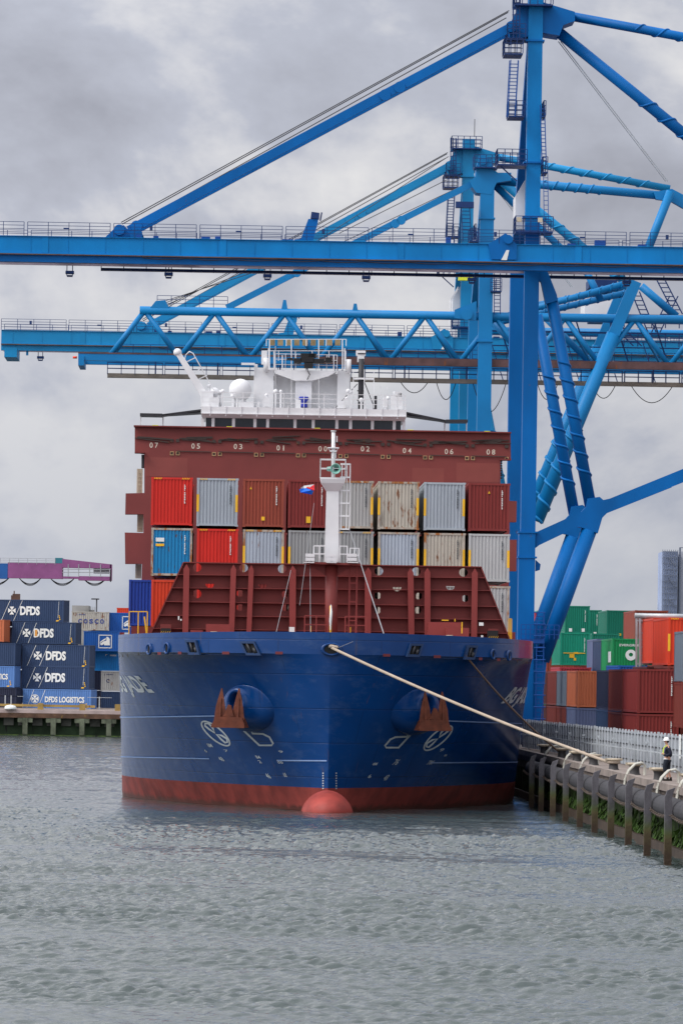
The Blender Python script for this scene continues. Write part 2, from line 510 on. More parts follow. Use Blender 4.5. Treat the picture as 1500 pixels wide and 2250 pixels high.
def container(loc, rz, key, label, L=12.19, H=2.87, feats=(), group=None, rusty=False):
    g = cgeo(L, H)
    o = empty('shipping_container', loc, rz, label, 'container', group)
    def part(nm, me, m_):
        c = bpy.data.objects.new(nm, me); COL.objects.link(c); c.parent = o
        setmat(c, m_); return c
    part('corrugated_box', g['body'], cmat(key))
    part('corner_frame', g['frame'], fmat(key, rusty))
    for f in feats:
        if f == 'mark': part('number_column', g['mark'], M['letter'])
        elif f == 'dmark': part('number_column', g['mark'], M['slatemark'])
        elif f == 'stripes': part('hazard_stripes', g['stripes'], M['yellow'])
        elif f == 'posts': part('post_reflector', g['posts'], M['yellow'])
        elif f == 'tri': part('warning_triangle', g['tri'], M['yellow'])
        elif f == 'square': part('warning_label', g['sq'], M['yellow'])
        elif f == 'plate': part('warning_label', g['slit'], M['yellow'])
        elif f == 'band': part('yellow_lock_bar', g['band'], M['yellow'])
        elif f == 'labels': part('white_label', g['labels'], M['letter'])
    ALLC.append(o)
    return o
M['slatemark'] = mat('dark_lettering', (0.06, 0.07, 0.08), 0.6)
# ================================================================ the ship
ship = empty('container_ship', SHIP, label='deep blue container ship seen bow on, moored at the quay with maroon breakwater', cat='ship')
B = 12.0
ZK = 8.72            # knuckle below the bulwark
def hb(s, z):
    """half breadth at s metres aft of the stem, height z"""
    tau = min(1.0, max(0.0, (ZK - z) / ZK))
    L = 16.0 + 19.0 * tau ** 0.7
    s0 = 0.9 * tau ** 1.5
    u = min(1.0, max(0.0, (s - s0) / L))
    n = 2.0 - 0.42 * tau
    m = 2.0 - 0.95 * tau ** 0.5
    b = B * (max(0.0, 1 - (1 - u) ** n)) ** (1 / m)
    if s > 130: b *= 1 - 0.12 * ((s - 130) / 22.0) ** 2
    return b
def s_for(x, z):
    x = min(abs(x), B * 0.9995); lo, hi = 0.0, 34.0
    for _ in range(40):
        mid = (lo + hi) / 2
        if hb(mid, z) < x: lo = mid
        else: hi = mid
    return hi
SL = 152.0
def ztop(s):
    return 9.72 + 0.22 * max(0.0, 1 - s / 14.0) ** 1.5
def hullmat():
    m = mat('hull_paint', (0.0, 0.036, 0.155), 0.26, var=0.14, scale=0.25, coat=0.2, spec=0.22)
    nt = m.node_tree; N, L = nt.nodes, nt.links
    b = N['Principled BSDF']
    src = b.inputs['Base Color'].links[0].from_socket
    t = N.new('ShaderNodeTexCoord'); sp = N.new('ShaderNodeSeparateXYZ'); L.new(t.outputs['Object'], sp.inputs[0])
    # scuffs and rub marks
    mp_ = N.new('ShaderNodeMapping'); mp_.inputs['Scale'].default_value = (0.25, 0.25, 0.55); mp_.inputs['Rotation'].default_value = (0.6, 0.5, 0)
    L.new(t.outputs['Object'], mp_.inputs[0])
    nz = N.new('ShaderNodeTexNoise'); nz.inputs['Scale'].default_value = 2.0; nz.inputs['Detail'].default_value = 9; nz.inputs['Roughness'].default_value = 0.7
    L.new(mp_.outputs[0], nz.inputs['Vector'])
    mr = N.new('ShaderNodeMapRange'); mr.inputs[1].default_value = 0.52; mr.inputs[2].default_value = 0.72; mr.inputs[4].default_value = 0.22
    L.new(nz.outputs[0], mr.inputs[0])
    mx = N.new('ShaderNodeMix'); mx.data_type = 'RGBA'; mx.inputs[7].default_value = (0.10, 0.15, 0.24, 1)
    L.new(mr.outputs[0], mx.inputs[0]); L.new(src, mx.inputs[6])
    # boot topping: antifouling red
    n2 = N.new('ShaderNodeTexNoise'); n2.inputs['Scale'].default_value = 0.8; n2.inputs['Detail'].default_value = 8
    L.new(t.outputs['Object'], n2.inputs['Vector'])
    rr = N.new('ShaderNodeValToRGB'); rr.color_ramp.elements[0].position = 0.35; rr.color_ramp.elements[0].color = (0.15, 0.030, 0.026, 1)
    rr.color_ramp.elements[1].position = 0.7; rr.color_ramp.elements[1].color = (0.27, 0.050, 0.040, 1)
    L.new(n2.outputs[0], rr.inputs[0])
    # wet dark fringe at the waterline
    n3 = N.new('ShaderNodeTexNoise'); n3.inputs['Scale'].default_value = 2.2; n3.inputs['Detail'].default_value = 5
    L.new(t.outputs['Object'], n3.inputs['Vector'])
    ad = N.new('ShaderNodeMath'); ad.operation = 'MULTIPLY_ADD'; ad.inputs[1].default_value = -0.55; L.new(n3.outputs[0], ad.inputs[0]); L.new(sp.outputs[2], ad.inputs[2])
    wf = N.new('ShaderNodeMapRange'); wf.inputs[1].default_value = -0.12; wf.inputs[2].default_value = 0.12; wf.inputs[3].default_value = 0.8; wf.inputs[4].default_value = 0.0
    L.new(ad.outputs[0], wf.inputs[0])
    mw = N.new('ShaderNodeMix'); mw.data_type = 'RGBA'; mw.inputs[7].default_value = (0.045, 0.02, 0.014, 1)
    L.new(wf.outputs[0], mw.inputs[0]); L.new(rr.outputs[0], mw.inputs[6])
    # band edge rises slightly to the bow
    eg = N.new('ShaderNodeMath'); eg.operation = 'MULTIPLY_ADD'; eg.inputs[1].default_value = 0.0; eg.inputs[2].default_value = 1.32
    L.new(sp.outputs[1], eg.inputs[0])
    st = N.new('ShaderNodeMath'); st.operation = 'GREATER_THAN'; L.new(sp.outputs[2], st.inputs[0]); L.new(eg.outputs[0], st.inputs[1])
    fin = N.new('ShaderNodeMix'); fin.data_type = 'RGBA'
    L.new(st.outputs[0], fin.inputs[0]); L.new(mw.outputs[2], fin.inputs[6]); L.new(mx.outputs[2], fin.inputs[7])
    L.new(fin.outputs[2], b.inputs['Base Color'])
    rg = N.new('ShaderNodeMapRange'); rg.inputs[3].default_value = 0.55; rg.inputs[4].default_value = 0.26
    L.new(st.outputs[0], rg.inputs[0]); L.new(rg.outputs[0], b.inputs['Roughness'])
    ct = N.new('ShaderNodeMath'); ct.operation = 'MULTIPLY'; ct.inputs[1].default_value = 0.25; L.new(st.outputs[0], ct.inputs[0]); L.new(ct.outputs[0], b.inputs['Coat Weight'])
    # slightly starved, wavy plating
    bn = N.new('ShaderNodeTexNoise'); bn.inputs['Scale'].default_value = 0.55; bn.inputs['Detail'].default_value = 2
    L.new(t.outputs['Object'], bn.inputs['Vector'])
    bp = N.new('ShaderNodeBump'); bp.inputs['Strength'].default_value = 0.4; bp.inputs['Distance'].default_value = 0.14
    L.new(bn.outputs[0], bp.inputs['Height'])
    cmb = N.new('ShaderNodeCombineXYZ'); gx = N.new('ShaderNodeMath'); gx.operation = 'MULTIPLY_ADD'; gx.inputs[1].default_value = 0.75
    ab = N.new('ShaderNodeMath'); ab.operation = 'ABSOLUTE'; L.new(sp.outputs[0], ab.inputs[0]); L.new(ab.outputs[0], gx.inputs[0]); L.new(sp.outputs[1], gx.inputs[2])
    L.new(gx.outputs[0], cmb.inputs[0]); L.new(sp.outputs[2], cmb.inputs[1])
    bk_ = N.new('ShaderNodeTexBrick'); bk_.inputs['Scale'].default_value = 1.0; bk_.inputs['Brick Width'].default_value = 5.2; bk_.inputs['Row Height'].default_value = 1.9
    bk_.inputs['Mortar Size'].default_value = 0.035; bk_.inputs['Mortar Smooth'].default_value = 0.4; bk_.inputs['Color1'].default_value = (1, 1, 1, 1); bk_.inputs['Color2'].default_value = (.9, .9, .9, 1); bk_.inputs['Mortar'].default_value = (.3, .3, .3, 1)
    L.new(cmb.outputs[0], bk_.inputs['Vector'])
    b2 = N.new('ShaderNodeBump'); b2.inputs['Strength'].default_value = 0.5; b2.inputs['Distance'].default_value = 0.03
    L.new(bk_.outputs[0], b2.inputs['Height'])
    sm2 = N.new('ShaderNodeMix'); sm2.data_type = 'RGBA'; sm2.blend_type = 'MULTIPLY'; sm2.inputs[0].default_value = 0.35
    L.new(bk_.outputs[0], sm2.inputs[7]); L.new(bp.outputs[0], b2.inputs['Normal'])
    wv_ = N.new('ShaderNodeTexWave'); wv_.inputs['Scale'].default_value = 0.17; wv_.inputs['Distortion'].default_value = 4.0; wv_.inputs['Detail'].default_value = 1
    L.new(cmb.outputs[0], wv_.inputs['Vector'])
    b3 = N.new('ShaderNodeBump'); b3.inputs['Strength'].default_value = 0.09; b3.inputs['Distance'].default_value = 0.06
    L.new(wv_.outputs[0], b3.inputs['Height']); L.new(b2.outputs[0], b3.inputs['Normal']); L.new(b3.outputs[0], b.inputs['Normal'])
    # brown weeping stains
    ms = N.new('ShaderNodeMapping'); ms.inputs['Scale'].default_value = (2.2, 2.2, 0.16); L.new(t.outputs['Object'], ms.inputs[0])
    ns = N.new('ShaderNodeTexNoise'); ns.inputs['Scale'].default_value = 1.5; ns.inputs['Detail'].default_value = 6; L.new(ms.outputs[0], ns.inputs['Vector'])
    rs = N.new('ShaderNodeMapRange'); rs.inputs[1].default_value = 0.66; rs.inputs[2].default_value = 0.78; rs.inputs[4].default_value = 0.55; L.new(ns.outputs[0], rs.inputs[0])
    mz = N.new('ShaderNodeMix'); mz.data_type = 'RGBA'; mz.inputs[7].default_value = (0.07, 0.05, 0.05, 1)
    L.new(rs.outputs[0], mz.inputs[0]); L.new(fin.outputs[2], sm2.inputs[6]); L.new(sm2.outputs[2], mz.inputs[6]); L.new(mz.outputs[2], b.inputs['Base Color'])
    return m
M['hull'] = hullmat()
ss = [0.0] + [0.02 * 1.32 ** i for i in range(24)]
ss = [x for x in ss if x < 14] + list(np.linspace(14, 34, 26)) + list(np.linspace(38, SL, 24))
zz = [-1.6, -0.8, 0.0, 0.4, 0.9, 1.4] + list(np.linspace(2.0, ZK - 0.15, 22)) + [ZK]
hm = MB()
def gridsurf(mb, rows, smooth=True):
    n = len(rows[0]); vs = [p for r_ in rows for p in r_]
    mb.add(vs, [(i*n+j, i*n+j+1, (i+1)*n+j+1, (i+1)*n+j) for i in range(len(rows)-1) for j in range(n-1)], smooth)
prof_s = [-x for x in reversed(ss[1:])] + ss       # port..starboard sweep round the stem
def hp(q, z):
    s = abs(q); sg = -1 if q < 0 else 1
    tau = max(0.0, (ZK - z) / ZK)
    s_ = max(s, 0.0)
    s0 = 0.9 * min(1, tau) ** 1.5
    s2 = s0 + s_ * (SL - s0) / SL
    return (sg * hb(s2, z), s2, z)
gridsurf(hm, [[hp(q, z) for q in prof_s if q <= 0] for z in zz])
gridsurf(hm, [[hp(q, z) for q in prof_s if q >= 0] for z in zz])
gridsurf(hm, [[hp(q, ZK) if k == 0 else (hp(q, ZK)[0], hp(q, ZK)[1], ZK + (ztop(abs(q)) - ZK) * k / 2) for q in prof_s] for k in range(3)])
# inner face of the bulwark and the top rim
def off(q, z, d):
    x, y, _ = hp(q, ZK)
    sg = -1 if x < 0 else 1
    return (sg * max(0.0, abs(x) - d), y + d * 0.5 + 0.02, z)
gridsurf(hm, [[(hp(q, ZK)[0], hp(q, ZK)[1], ztop(abs(q))) for q in prof_s], [off(q, ztop(abs(q)) + .002, 0.16) for q in prof_s], [off(q, 8.6, 0.16) for q in prof_s]])
# transom
hm.add([(x, SL, z) for z in (-1.6, ZK) for x in (-B * .87, B * .87)] + [(x, SL, 9.7) for x in (-B*.87, B*.87)], [(0, 1, 3, 2), (2, 3, 5, 4)])
hull = hm.build('hull', M['hull'], ship)
dk = MB()
rows = [[off(q, 8.62, 0.15)] for q in ss]
vs = []; 
for q in ss:
    x, y, z = off(q, 8.62, 0.15); vs += [(-x, y, z), (x, y, z)]
dk.add(vs, [(2*i, 2*i+1, 2*i+3, 2*i+2) for i in range(len(ss)-1)])
dk.build('deck', M['maroon'], ship)

# bulbous bow
bm_ = mat('bulb_antifouling_red', (0.28, 0.043, 0.033), 0.6, var=0.25, scale=1.2, dirt=0.3, dirt_col=(0.18, 0.035, 0.028), rust=0.12, rust_col=(0.10, 0.035, 0.025))
bb = MB()
prof = []
for j in range(15):
    t = j / 14 * PI / 2
    prof.append((1.42 * math.sin(t) if j else 0.0, -2.6 * math.cos(t)))
prof.append((1.42, 4.0))
bp0 = SHIP.px(722, 1787, -1)
bb.revolve(prof, (0.0, 0.6, 0.02), (0, 1, 0), 28)
bb.v = [(a * (1 - .16 * max(0, c) / 1.4), b, c * .84) for a, b, c in bb.v]
bulb = bb.build('bulbous_bow', bm_, ship)

# decals projected along the keel on to the plating
def onhull(x, z, d=0.012):
    s = s_for(x, z)
    sg = -1 if x < 0 else 1
    e = 0.05
    bx = (hb(s + e, z) - hb(s - e, z)) / (2 * e)
    bz = (hb(s, z + e) - hb(s, z - e)) / (2 * e)
    n = Vector((1, -bx, -bz)).normalized()
    p = Vector((abs(x), s, z)) + n * d
    return (sg * p.x, p.y, p.z)
def shp(px, py, yl=8.0):
    p = SHIP.px(px, py, yl); return p.x, p.z
def hull_at(px, py):
    yl = 6.0
    for _ in range(12):
        x, z = shp(px, py, yl); yl = 0.5 * yl + 0.5 * s_for(x, z)
    return x, z
def ribbon(mb, pts, w, closed=False, vertical=True):
    """flat band along px points"""
    P = [hull_at(*p) if isinstance(p, tuple) else p for p in pts]
    n = len(P)
    L_, R_ = [], []
    for i in range(n):
        a = P[(i - 1) % n] if (closed or i > 0) else P[i]
        b_ = P[(i + 1) % n] if (closed or i < n - 1) else P[i]
        dx, dz = b_[0] - a[0], b_[1] - a[1]
        l = math.hypot(dx, dz) or 1
        nx, nz = -dz / l * w / 2, dx / l * w / 2
        L_.append(onhull(P[i][0] + nx, P[i][1] + nz)); R_.append(onhull(P[i][0] - nx, P[i][1] - nz))
    vs = L_ + R_
    m_ = n if closed else n - 1
    mb.add(vs, [(i, (i + 1) % n, n + (i + 1) % n, n + i) for i in range(m_)])
# rubbing lines
ln = MB()
for (xa, ya, xb, yb) in ((264.5, 1576, 474, 1573), (266, 1663, 460, 1667), (984, 1584, 1146, 1590), (946, 1676, 1138, 1675), (610, 1671, 718, 1672)):
    pts = [(xa + (xb - xa) * i / 40, ya + (yb - ya) * i / 40) for i in range(41)]
    P = [hull_at(*p) for p in pts]
    up = [onhull(x, z + 0.035, 0.03) for x, z in P]; dn = [onhull(x, z - 0.035, 0.03) for x, z in P]
    n = len(P)
    ln.add(up + dn, [(i, i + 1, n + i + 1, n + i) for i in range(n - 1)])
ln.build('painted_line', mat('line_paint', (0.20, 0.30, 0.52), 0.5), ship)
# bow thruster signs, bulb signs, draught marks
dm = MB()
def ellipse(cx, cy, a, b_, rot, n=40):
    c, s_ = math.cos(rot), math.sin(rot)
    return [(cx + a*math.cos(t)*c - b_*math.sin(t)*s_, cy + a*math.cos(t)*s_ + b_*math.sin(t)*c) for t in [2*PI*i/n for i in range(n)]]
for (cx, cy, rot) in ((474, 1612, R(40)), (962, 1622, R(-40))):
    ribbon(dm, ellipse(cx, cy, 39, 13, rot), 0.085, True)
    c, s_ = math.cos(rot), math.sin(rot)
    for sg in (-1, 1):
        lobe = [(cx + sg * (2 + 30 * u) * c - v * s_, cy + sg * (2 + 30 * u) * s_ + v * c) for u, v in
                ((0, 0), (.35, -5), (.8, -7), (1, -2), (.9, 2), (.5, 2))]
        ribbon(dm, lobe, 0.10, True)
def mir(x): return 725 + (727 - x)
L5 = [(536, 1606), (570, 1638), (597, 1638), (600, 1634), (592, 1620), (578, 1613), (555, 1612), (551, 1604)]
ribbon(dm, L5, 0.10)
ribbon(dm, [(903, 1613), (875, 1643), (848, 1643), (845, 1639), (857, 1625), (868, 1620), (893, 1619), (897, 1612)], 0.10)
def marktext(mb, s, px, py, h, w, slant):
    x0, z0 = hull_at(px, py)
    def fn(u, v):
        return onhull(x0 + u + slant * v, z0 + v)
    put_text(mb, s, fn, h * .8, w * .8, bold=0.01)
for (s, px, py, h, w, sl) in (('8M', 461, 1638, .26, .32, -.7), ('6', 452, 1650, .2, .16, -.7), ('48', 486, 1668, .3, .3, -.9), ('7', 497, 1650, .16, .3, -.8),
                              ('84', 567, 1664, .22, .3, -.8), ('2', 571, 1674, .2, .18, -.8), ('9', 617, 1652, .16, .3, -.5), ('86', 615, 1674, .28, .36, -.5),
                              ('46', 589, 1705, .36, .26, -.7), ('68', 626, 1703, .3, .2, -.5),
                              ('9', 970, 1648, .22, .3, .8), ('7M', 945, 1676, .3, .4, .9), ('4M', 823, 1679, .2, .34, .6), ('76', 870, 1675, .4, .34, .8),
                              ('6', 812, 1706, .26, .2, .5), ('48', 848, 1709, .4, .28, .7), ('8', 978, 1660, .14, .2, .6)):
    marktext(dm, s, px, py, h, w, sl)
for i in range(7):
    for px in (710, 738):
        y = 1699 + i * 5.6
        x0, z0 = hull_at(px + (0 if px > 725 else -(i > 7) * 3), y)
        dm.add([onhull(x0 + a, z0 + b_, .02) for a, b_ in ((-.035, -.04), (.035, -.04), (.035, .03), (-.035, .03))], [(0, 1, 2, 3)])
dm.build('painted_marks', M['mark'], ship)
# the name on both bows: laid along the plating (girth), so it foreshortens as it should
nm = MB()
def girth_text(side, s_c, z_c, txt, h, w, lean=0.0):
    # tabulate arc length of the waterline at z_c
    S = [i * 0.1 for i in range(0, 600)]
    A = [0.0]
    for i in range(1, len(S)):
        A.append(A[-1] + math.hypot(0.1, hb(S[i], z_c) - hb(S[i-1], z_c)))
    ac = np.interp(s_c, S, A)
    def fn(u, v):
        # ship's right-hand (image left) side reads towards the bow; the other reads aft
        a = ac - u - lean * v if side < 0 else ac + u + lean * v
        s = float(np.interp(a, A, S)); z = z_c + v
        x = hb(s, z)
        n = Vector((1, -(hb(s + .05, z) - hb(s - .05, z)) / .1, 0)).normalized()
        return (side * (x + n.x * .02), s + n.y * .02, z)
    put_text(nm, txt, fn, h, w, bold=0.035)
girth_text(-1, 16.4, 6.75, 'BG JADE', 1.25, 8.6, -1.0)
girth_text(1, 17.5, 6.45, 'BG JADE', 1.25, 8.0, 0.9)
nm.build('ship_name', M['mark'], ship)

# anchor pockets: swollen bolsters with a lip, and the anchors hanging in them
def bolster(rim_px, base_px, side):
    """rim ring stands out from the plating; the body flares back into the hull"""
    rx, rz = shp(*rim_px, 4.0); bx, bz = shp(*base_px, 4.0)
    s_b = s_for(bx, bz)
    mb = MB(); n = 36
    ax = Vector((side * 0.52, -0.80, 0.02)).normalized()
    up = Vector((0, 0, 1)); a = ax.cross(up).normalized(); u2 = a.cross(ax)
    s_r = s_for(rx, rz)
    rc = Vector((rx, s_r - 1.15, rz))
    rings = []
    for k in range(11):
        t = k / 10
        ring = []
        for i in range(n):
            th = 2 * PI * i / n
            pr = rc + a * (math.cos(th) * 0.64) + u2 * (math.sin(th) * 0.78)
            # root on the plating
            ex, ez = bx + math.cos(th) * 1.40 * (1 if side > 0 else -1) * -side * side, bz + math.sin(th) * 1.12
            ex = bx + (a.x / abs(a.x)) * math.cos(th) * 1.40
            s = s_for(ex, ez)
            pb = Vector((ex, s + 0.25, ez))
            f = 1 - (1 - t) ** 1.15
            q = pr.lerp(pb, t)
            # belly so that the profile is convex
            bul = math.sin(PI * t) * 0.34
            cen = rc.lerp(Vector((bx, s_b, bz)), t)
            d_ = (q - cen); d_.y = 0
            if d_.length > 0: q = q + d_.normalized() * bul * 0.8
            q.y -= bul * 0.8
            ring.append(q)
        rings.append(ring + [ring[0]])
    # rounded lip and inner tube
    inner = []
    for (rr, dp) in ((0.93, -0.07), (0.78, -0.05), (0.66, 0.08), (0.60, 0.45)):
        ring = [rc + ax * (-dp) + a * (math.cos(2*PI*i/n) * 0.64 * rr) + u2 * (math.sin(2*PI*i/n) * 0.78 * rr) for i in range(n)]
        inner.append(ring + [ring[0]])
    gridsurf(mb, list(reversed(inner)) + rings)
    last = inner[-1][:-1]
    mb.add(last, [tuple(range(n))])
    o = mb.build('anchor_bolster', M['hull'], ship)
    return rc, ax
def anchor(cx, top_l, top_r, crown_y, wid, yl, side):
    """stockless anchor seen from the front: two pointed flukes up, crown below"""
    c = SHIP.px(cx, crown_y, yl)
    loc = SHIP.w(c)
    root = empty('ship_anchor', loc, SHIP.a + side * 0.30,
                 'rusty stockless anchor hanging in its bolster, %s' % ('beside the fairleads on the lettered left bow' if side < 0 else 'under the pale mooring rope on the right bow'), 'anchor', 'bow anchors')
    k = 1 / 38.9
    for sg in (-1, 1):
        f = MB()
        xo = sg * 0.52
        n0 = [(xo - .36, -.16, .30), (xo + .36, -.16, .30), (xo + .26, .16, .30), (xo - .26, .16, .30)]
        n1 = [(xo - .27, -.16, 1.05), (xo + .27, -.16, 1.05), (xo + .2, .10, 1.0), (xo - .2, .10, 1.0)]
        tp = [(xo - sg*.02 - .03, -.02, 2.05), (xo - sg*.02 + .03, -.02, 2.05), (xo - sg*.02 + .03, .03, 2.05), (xo - sg*.02 - .03, .03, 2.05)]
        f.add(n0 + n1 + tp, [(0,1,5,4),(1,2,6,5),(2,3,7,6),(3,0,4,7),(4,5,9,8),(5,6,10,9),(6,7,11,10),(7,4,8,11),(3,2,1,0),(8,9,10,11)])
        f.beam((xo, -.2, .35), (xo, -.1, 1.5), 0.10, 0.12)
        f.build('fluke', M['anchor'], root)
    cr_ = MB()
    cr_.prism([(-1.02, -.12), (-.78, .42), (-.45, .46), (0, .50), (.45, .46), (.78, .42), (1.02, -.12), (.62, -.02), (0, .06), (-.62, -.02)], -.32, .30)
    cr_.beam((-.95, -.25, -.03), (.95, -.25, -.03), .3, .22)
    cr_.prism([(-.30, .5), (-.05, 1.15), (.12, 1.1), (.30, .5)], -.28, -.12)
    cr_.build('crown', M['anchor'], root)
    sh = MB(); sh.beam((0, .15, .2), (side * -.15, 1.6, 1.15), .34, .38); sh.tube((-.35, 0.0, .45), (.35, 0.0, .45), .2, 12)
    sh.build('shank', M['anchor'], root)
    return root
rc, ax = bolster((518, 1543), (556, 1565), -1)
c = SHIP.w(rc)
an1 = anchor(505, 0, 0, 1594, 0, rc.y - 0.75, -1)
rc2, ax2 = bolster((938, 1552), (903, 1573), 1)
an2 = anchor(951, 0, 0, 1601, 0, rc2.y - 0.75, 1)

# openings in the bulwark: panama chocks, round ports, slots
def chock(px, py, w, h, slant, kind):
    yl = 4.0
    for _ in range(14):
        x, z = shp(px, py, yl); yl = .5 * yl + .5 * s_for(x, ZK + .01)
    s = s_for(x, ZK); sg = 1 if x > 0 else -1
    e = .05; bx = (hb(s + e, ZK) - hb(s - e, ZK)) / (2 * e)
    tn = Vector((sg * bx, 1, 0)).normalized() * (sg)      # along plating, image right
    nn = Vector((sg, -bx, 0)).normalized()
    P = Vector((x, s, z)); U = Vector((0, 0, 1))
    kx = 1 / max(0.25, abs(tn.x))
    def fn(u, v, d): return P + tn * (u * kx) + U * v + nn * d + tn * (slant * v * kx)
    if kind == 'square':
        f = MB()
        for (a0, a1, b0, b1) in ((-w/2, w/2, h/2 - .12, h/2), (-w/2, w/2, -h/2, -h/2 + .14), (-w/2, -w/2 + .09, -h/2 + .14, h/2 - .12), (w/2 - .09, w/2, -h/2 + .14, h/2 - .12)):
            q = [fn(a, b_, d) for d in (0.0, .16) for a, b_ in ((a0, b0), (a1, b0), (a1, b1), (a0, b1))]
            f.add(q, [(4,5,6,7),(0,1,5,4),(1,2,6,5),(2,3,7,6),(3,0,4,7)])
        o = f.build('fairlead', M['chockblue'], ship)
        h2 = MB(); h2.add([fn(a, b_, .015) for a, b_ in ((-w/2+.05, -h/2+.1), (w/2-.05, -h/2+.1), (w/2-.05, h/2-.1), (-w/2+.05, h/2-.1))], [(0,1,2,3)])
        h2.build('opening', M['black'], o)
        r_ = MB(); r_.tube(fn(-w*.1, -h/2+.14, .10), fn(-w*.1, h/2-.14, .10), .07, 8); r_.tube(fn(w*.22, -h/2+.14, .10), fn(w*.22, -h/2+.4, .10), .09, 8)
        r_.build('roller', M['dark'], o)
    elif kind == 'oval':
        f = MB(); n = 20; rings = []
        for rr, d in ((1.0, 0.0), (.97, .10), (.80, .13), (.68, .04)):
            ring = [fn(math.cos(2*PI*i/n) * w/2 * rr, math.sin(2*PI*i/n) * h/2 * rr, d) for i in range(n)]
            rings.append(ring + [ring[0]])
        gridsurf(f, rings)
        o = f.build('fairlead', M['hull'], ship)
        MB().add([fn(math.cos(2*PI*i/n) * w/2*.72, math.sin(2*PI*i/n) * h/2*.72, .012) for i in range(n)], [tuple(range(n))]).build('opening', M['black'], o)
    else:
        m_ = M['black'] if kind == 'black' else M['port_red']
        MB().add([fn(a, b_, .012) for a, b_ in ((-w/2, -h/2), (w/2, -h/2), (w/2, h/2), (-w/2, h/2))], [(0,1,2,3)]).build('scupper', m_, ship)
M['chockblue'] = mat('dark_fairlead_paint', (0.012, 0.035, 0.10), 0.5, rust=0.15)
M['port_red'] = mat('scupper_red', (0.13, 0.02, 0.025), 0.6)
chock(426, 1423, .62, .82, -.28, 'square'); chock(552, 1425, .80, .78, -.5, 'square')
chock(909, 1429, .72, .74, .30, 'square'); chock(1031, 1434, .58, .80, .25, 'square')
for px, py in ((329, 1427), (368, 1425)): chock(px, py, .30, .68, 0, 'oval')
for px, py in ((1081, 1438), (1116, 1441)): chock(px, py, .26, .62, 0, 'oval')
for px, py, k in ((263, 1442, 'black'), (270, 1441, 'black'), (281, 1440, 'black'), (305, 1438, 'black'), (350, 1436, 'slot'), (395, 1435, 'slot'), (496, 1435, 'slot'), (613, 1435, 'slot'),
                  (849, 1440, 'slot'), (960, 1443, 'slot'), (1055, 1448, 'slot'), (1095, 1450, 'slot'), (1136, 1453, 'black'), (1157, 1456, 'black'), (1164, 1457, 'black')):
    chock(px, py, (.20 if k == 'slot' else .10) + (.2 if 480 < px < 1000 else 0), .15, 0, k)
# centre hawse ring
x0, z0 = shp(728, 1428, 0)
hw = MB(); n = 24; rings = []
for rr, d in ((.60, 0.25), (.60, -.12), (.50, -.20), (.40, -.12), (.38, .2)):
    rings.append([(x0 + math.cos(2*PI*i/n) * rr * 1.0, d, z0 + .02 + math.sin(2*PI*i/n) * rr * .62) for i in range(n + 1)])
gridsurf(hw, rings)
o = hw.build('hawse_ring', M['hull'], ship)
MB().add([(x0 + math.cos(2*PI*i/n) * .40, -.05, z0 + .02 + math.sin(2*PI*i/n) * .26) for i in range(n)], [tuple(reversed(range(n)))]).build('opening', M['black'], o)

# ---------------------------------------------------------------- breakwater
BY = 17.0
bw = empty('breakwater', (0, 0, 0)); bw.parent = ship
def s2(px, py, yl=BY):
    p = SHIP.px(px, py, yl); return (p.x, p.z)
outer = [s2(322, 1412), s2(403, 1235), s2(1056, 1245), s2(1126, 1424)]
def circ(cx, cy, r, a0=0, a1=360, n=18):
    c = s2(cx, cy)
    return [(c[0] + r * math.cos(R(a0 + (a1 - a0) * i / n)), c[1] + r * math.sin(R(a0 + (a1 - a0) * i / n))) for i in range(n if a1 - a0 == 360 else n + 1)]
def rrect(cx, cy, w, h):
    c = s2(cx, cy); w /= 2; h /= 2; k = .08
    return [(c[0]+a, c[1]+b_) for a, b_ in ((-w+k,-h),(w-k,-h),(w,-h+k),(w,h-k),(w-k,h),(-w+k,h),(-w,h-k),(-w,-h+k))]
holes = [circ(x, y, .25) for x, y in ((433, 1247), (535, 1248), (620, 1250), (832, 1255), (914, 1256), (1018, 1258), (433, 1305))]
holes += [circ(x, y, .25, 180, 360, 10) for x, y in ((461, 1283), (577, 1284), (872, 1290), (989, 1288))]
holes += [rrect(x, y, .34, .38) for x, y in ((527, 1304), (626, 1306), (527, 1335), (627, 1335), (829, 1309), (920, 1310), (1022, 1315), (829, 1341), (918, 1341))]
pl = MB()
polys = [outer] + holes
flat = [p for q in polys for p in q]
tri = tessellate_polygon([[Vector((x, z, 0)) for x, z in q] for q in polys])
for yy in (BY, BY + .02):
    pl.add([(x, yy, z) for x, z in flat], [tuple(t) for t in tri])
b0 = 0
for q in polys:
    n = len(q)
    pl.add([(x, BY, z) for x, z in q] + [(x, BY + .02, z) for x, z in q], [(i, (i+1) % n, n + (i+1) % n, n + i) for i in range(n)])
pl.build('plate', M['maroon'], bw)
ox = lambda z, L_: None
def edge_x(py, side):
    (ax_, ay), (bx_, by) = (((403, 1235), (322, 1412)) if side < 0 else ((1056, 1245), (1126, 1424)))
    t = (py - ay) / (by - ay); return ax_ + (bx_ - ax_) * t
for (pyl, pyr) in ((1263, 1270), (1292, 1298), (1322, 1333), (1352, 1362), (1381, 1392)):
    a = s2(edge_x(pyl, -1), pyl); b_ = s2(edge_x(pyr, 1), pyr)
    sgm = MB(); sgm.beam((a[0], BY - .25, a[1]), (b_[0], BY - .25, b_[1]), .48, .045)
    sgm.build('stringer', M['maroon'], bw)
tr = MB()
a, b_ = s2(403, 1236), s2(1056, 1246)
tr.beam((a[0], BY - .12, a[1]), (b_[0], BY - .12, b_[1]), .34, .06)
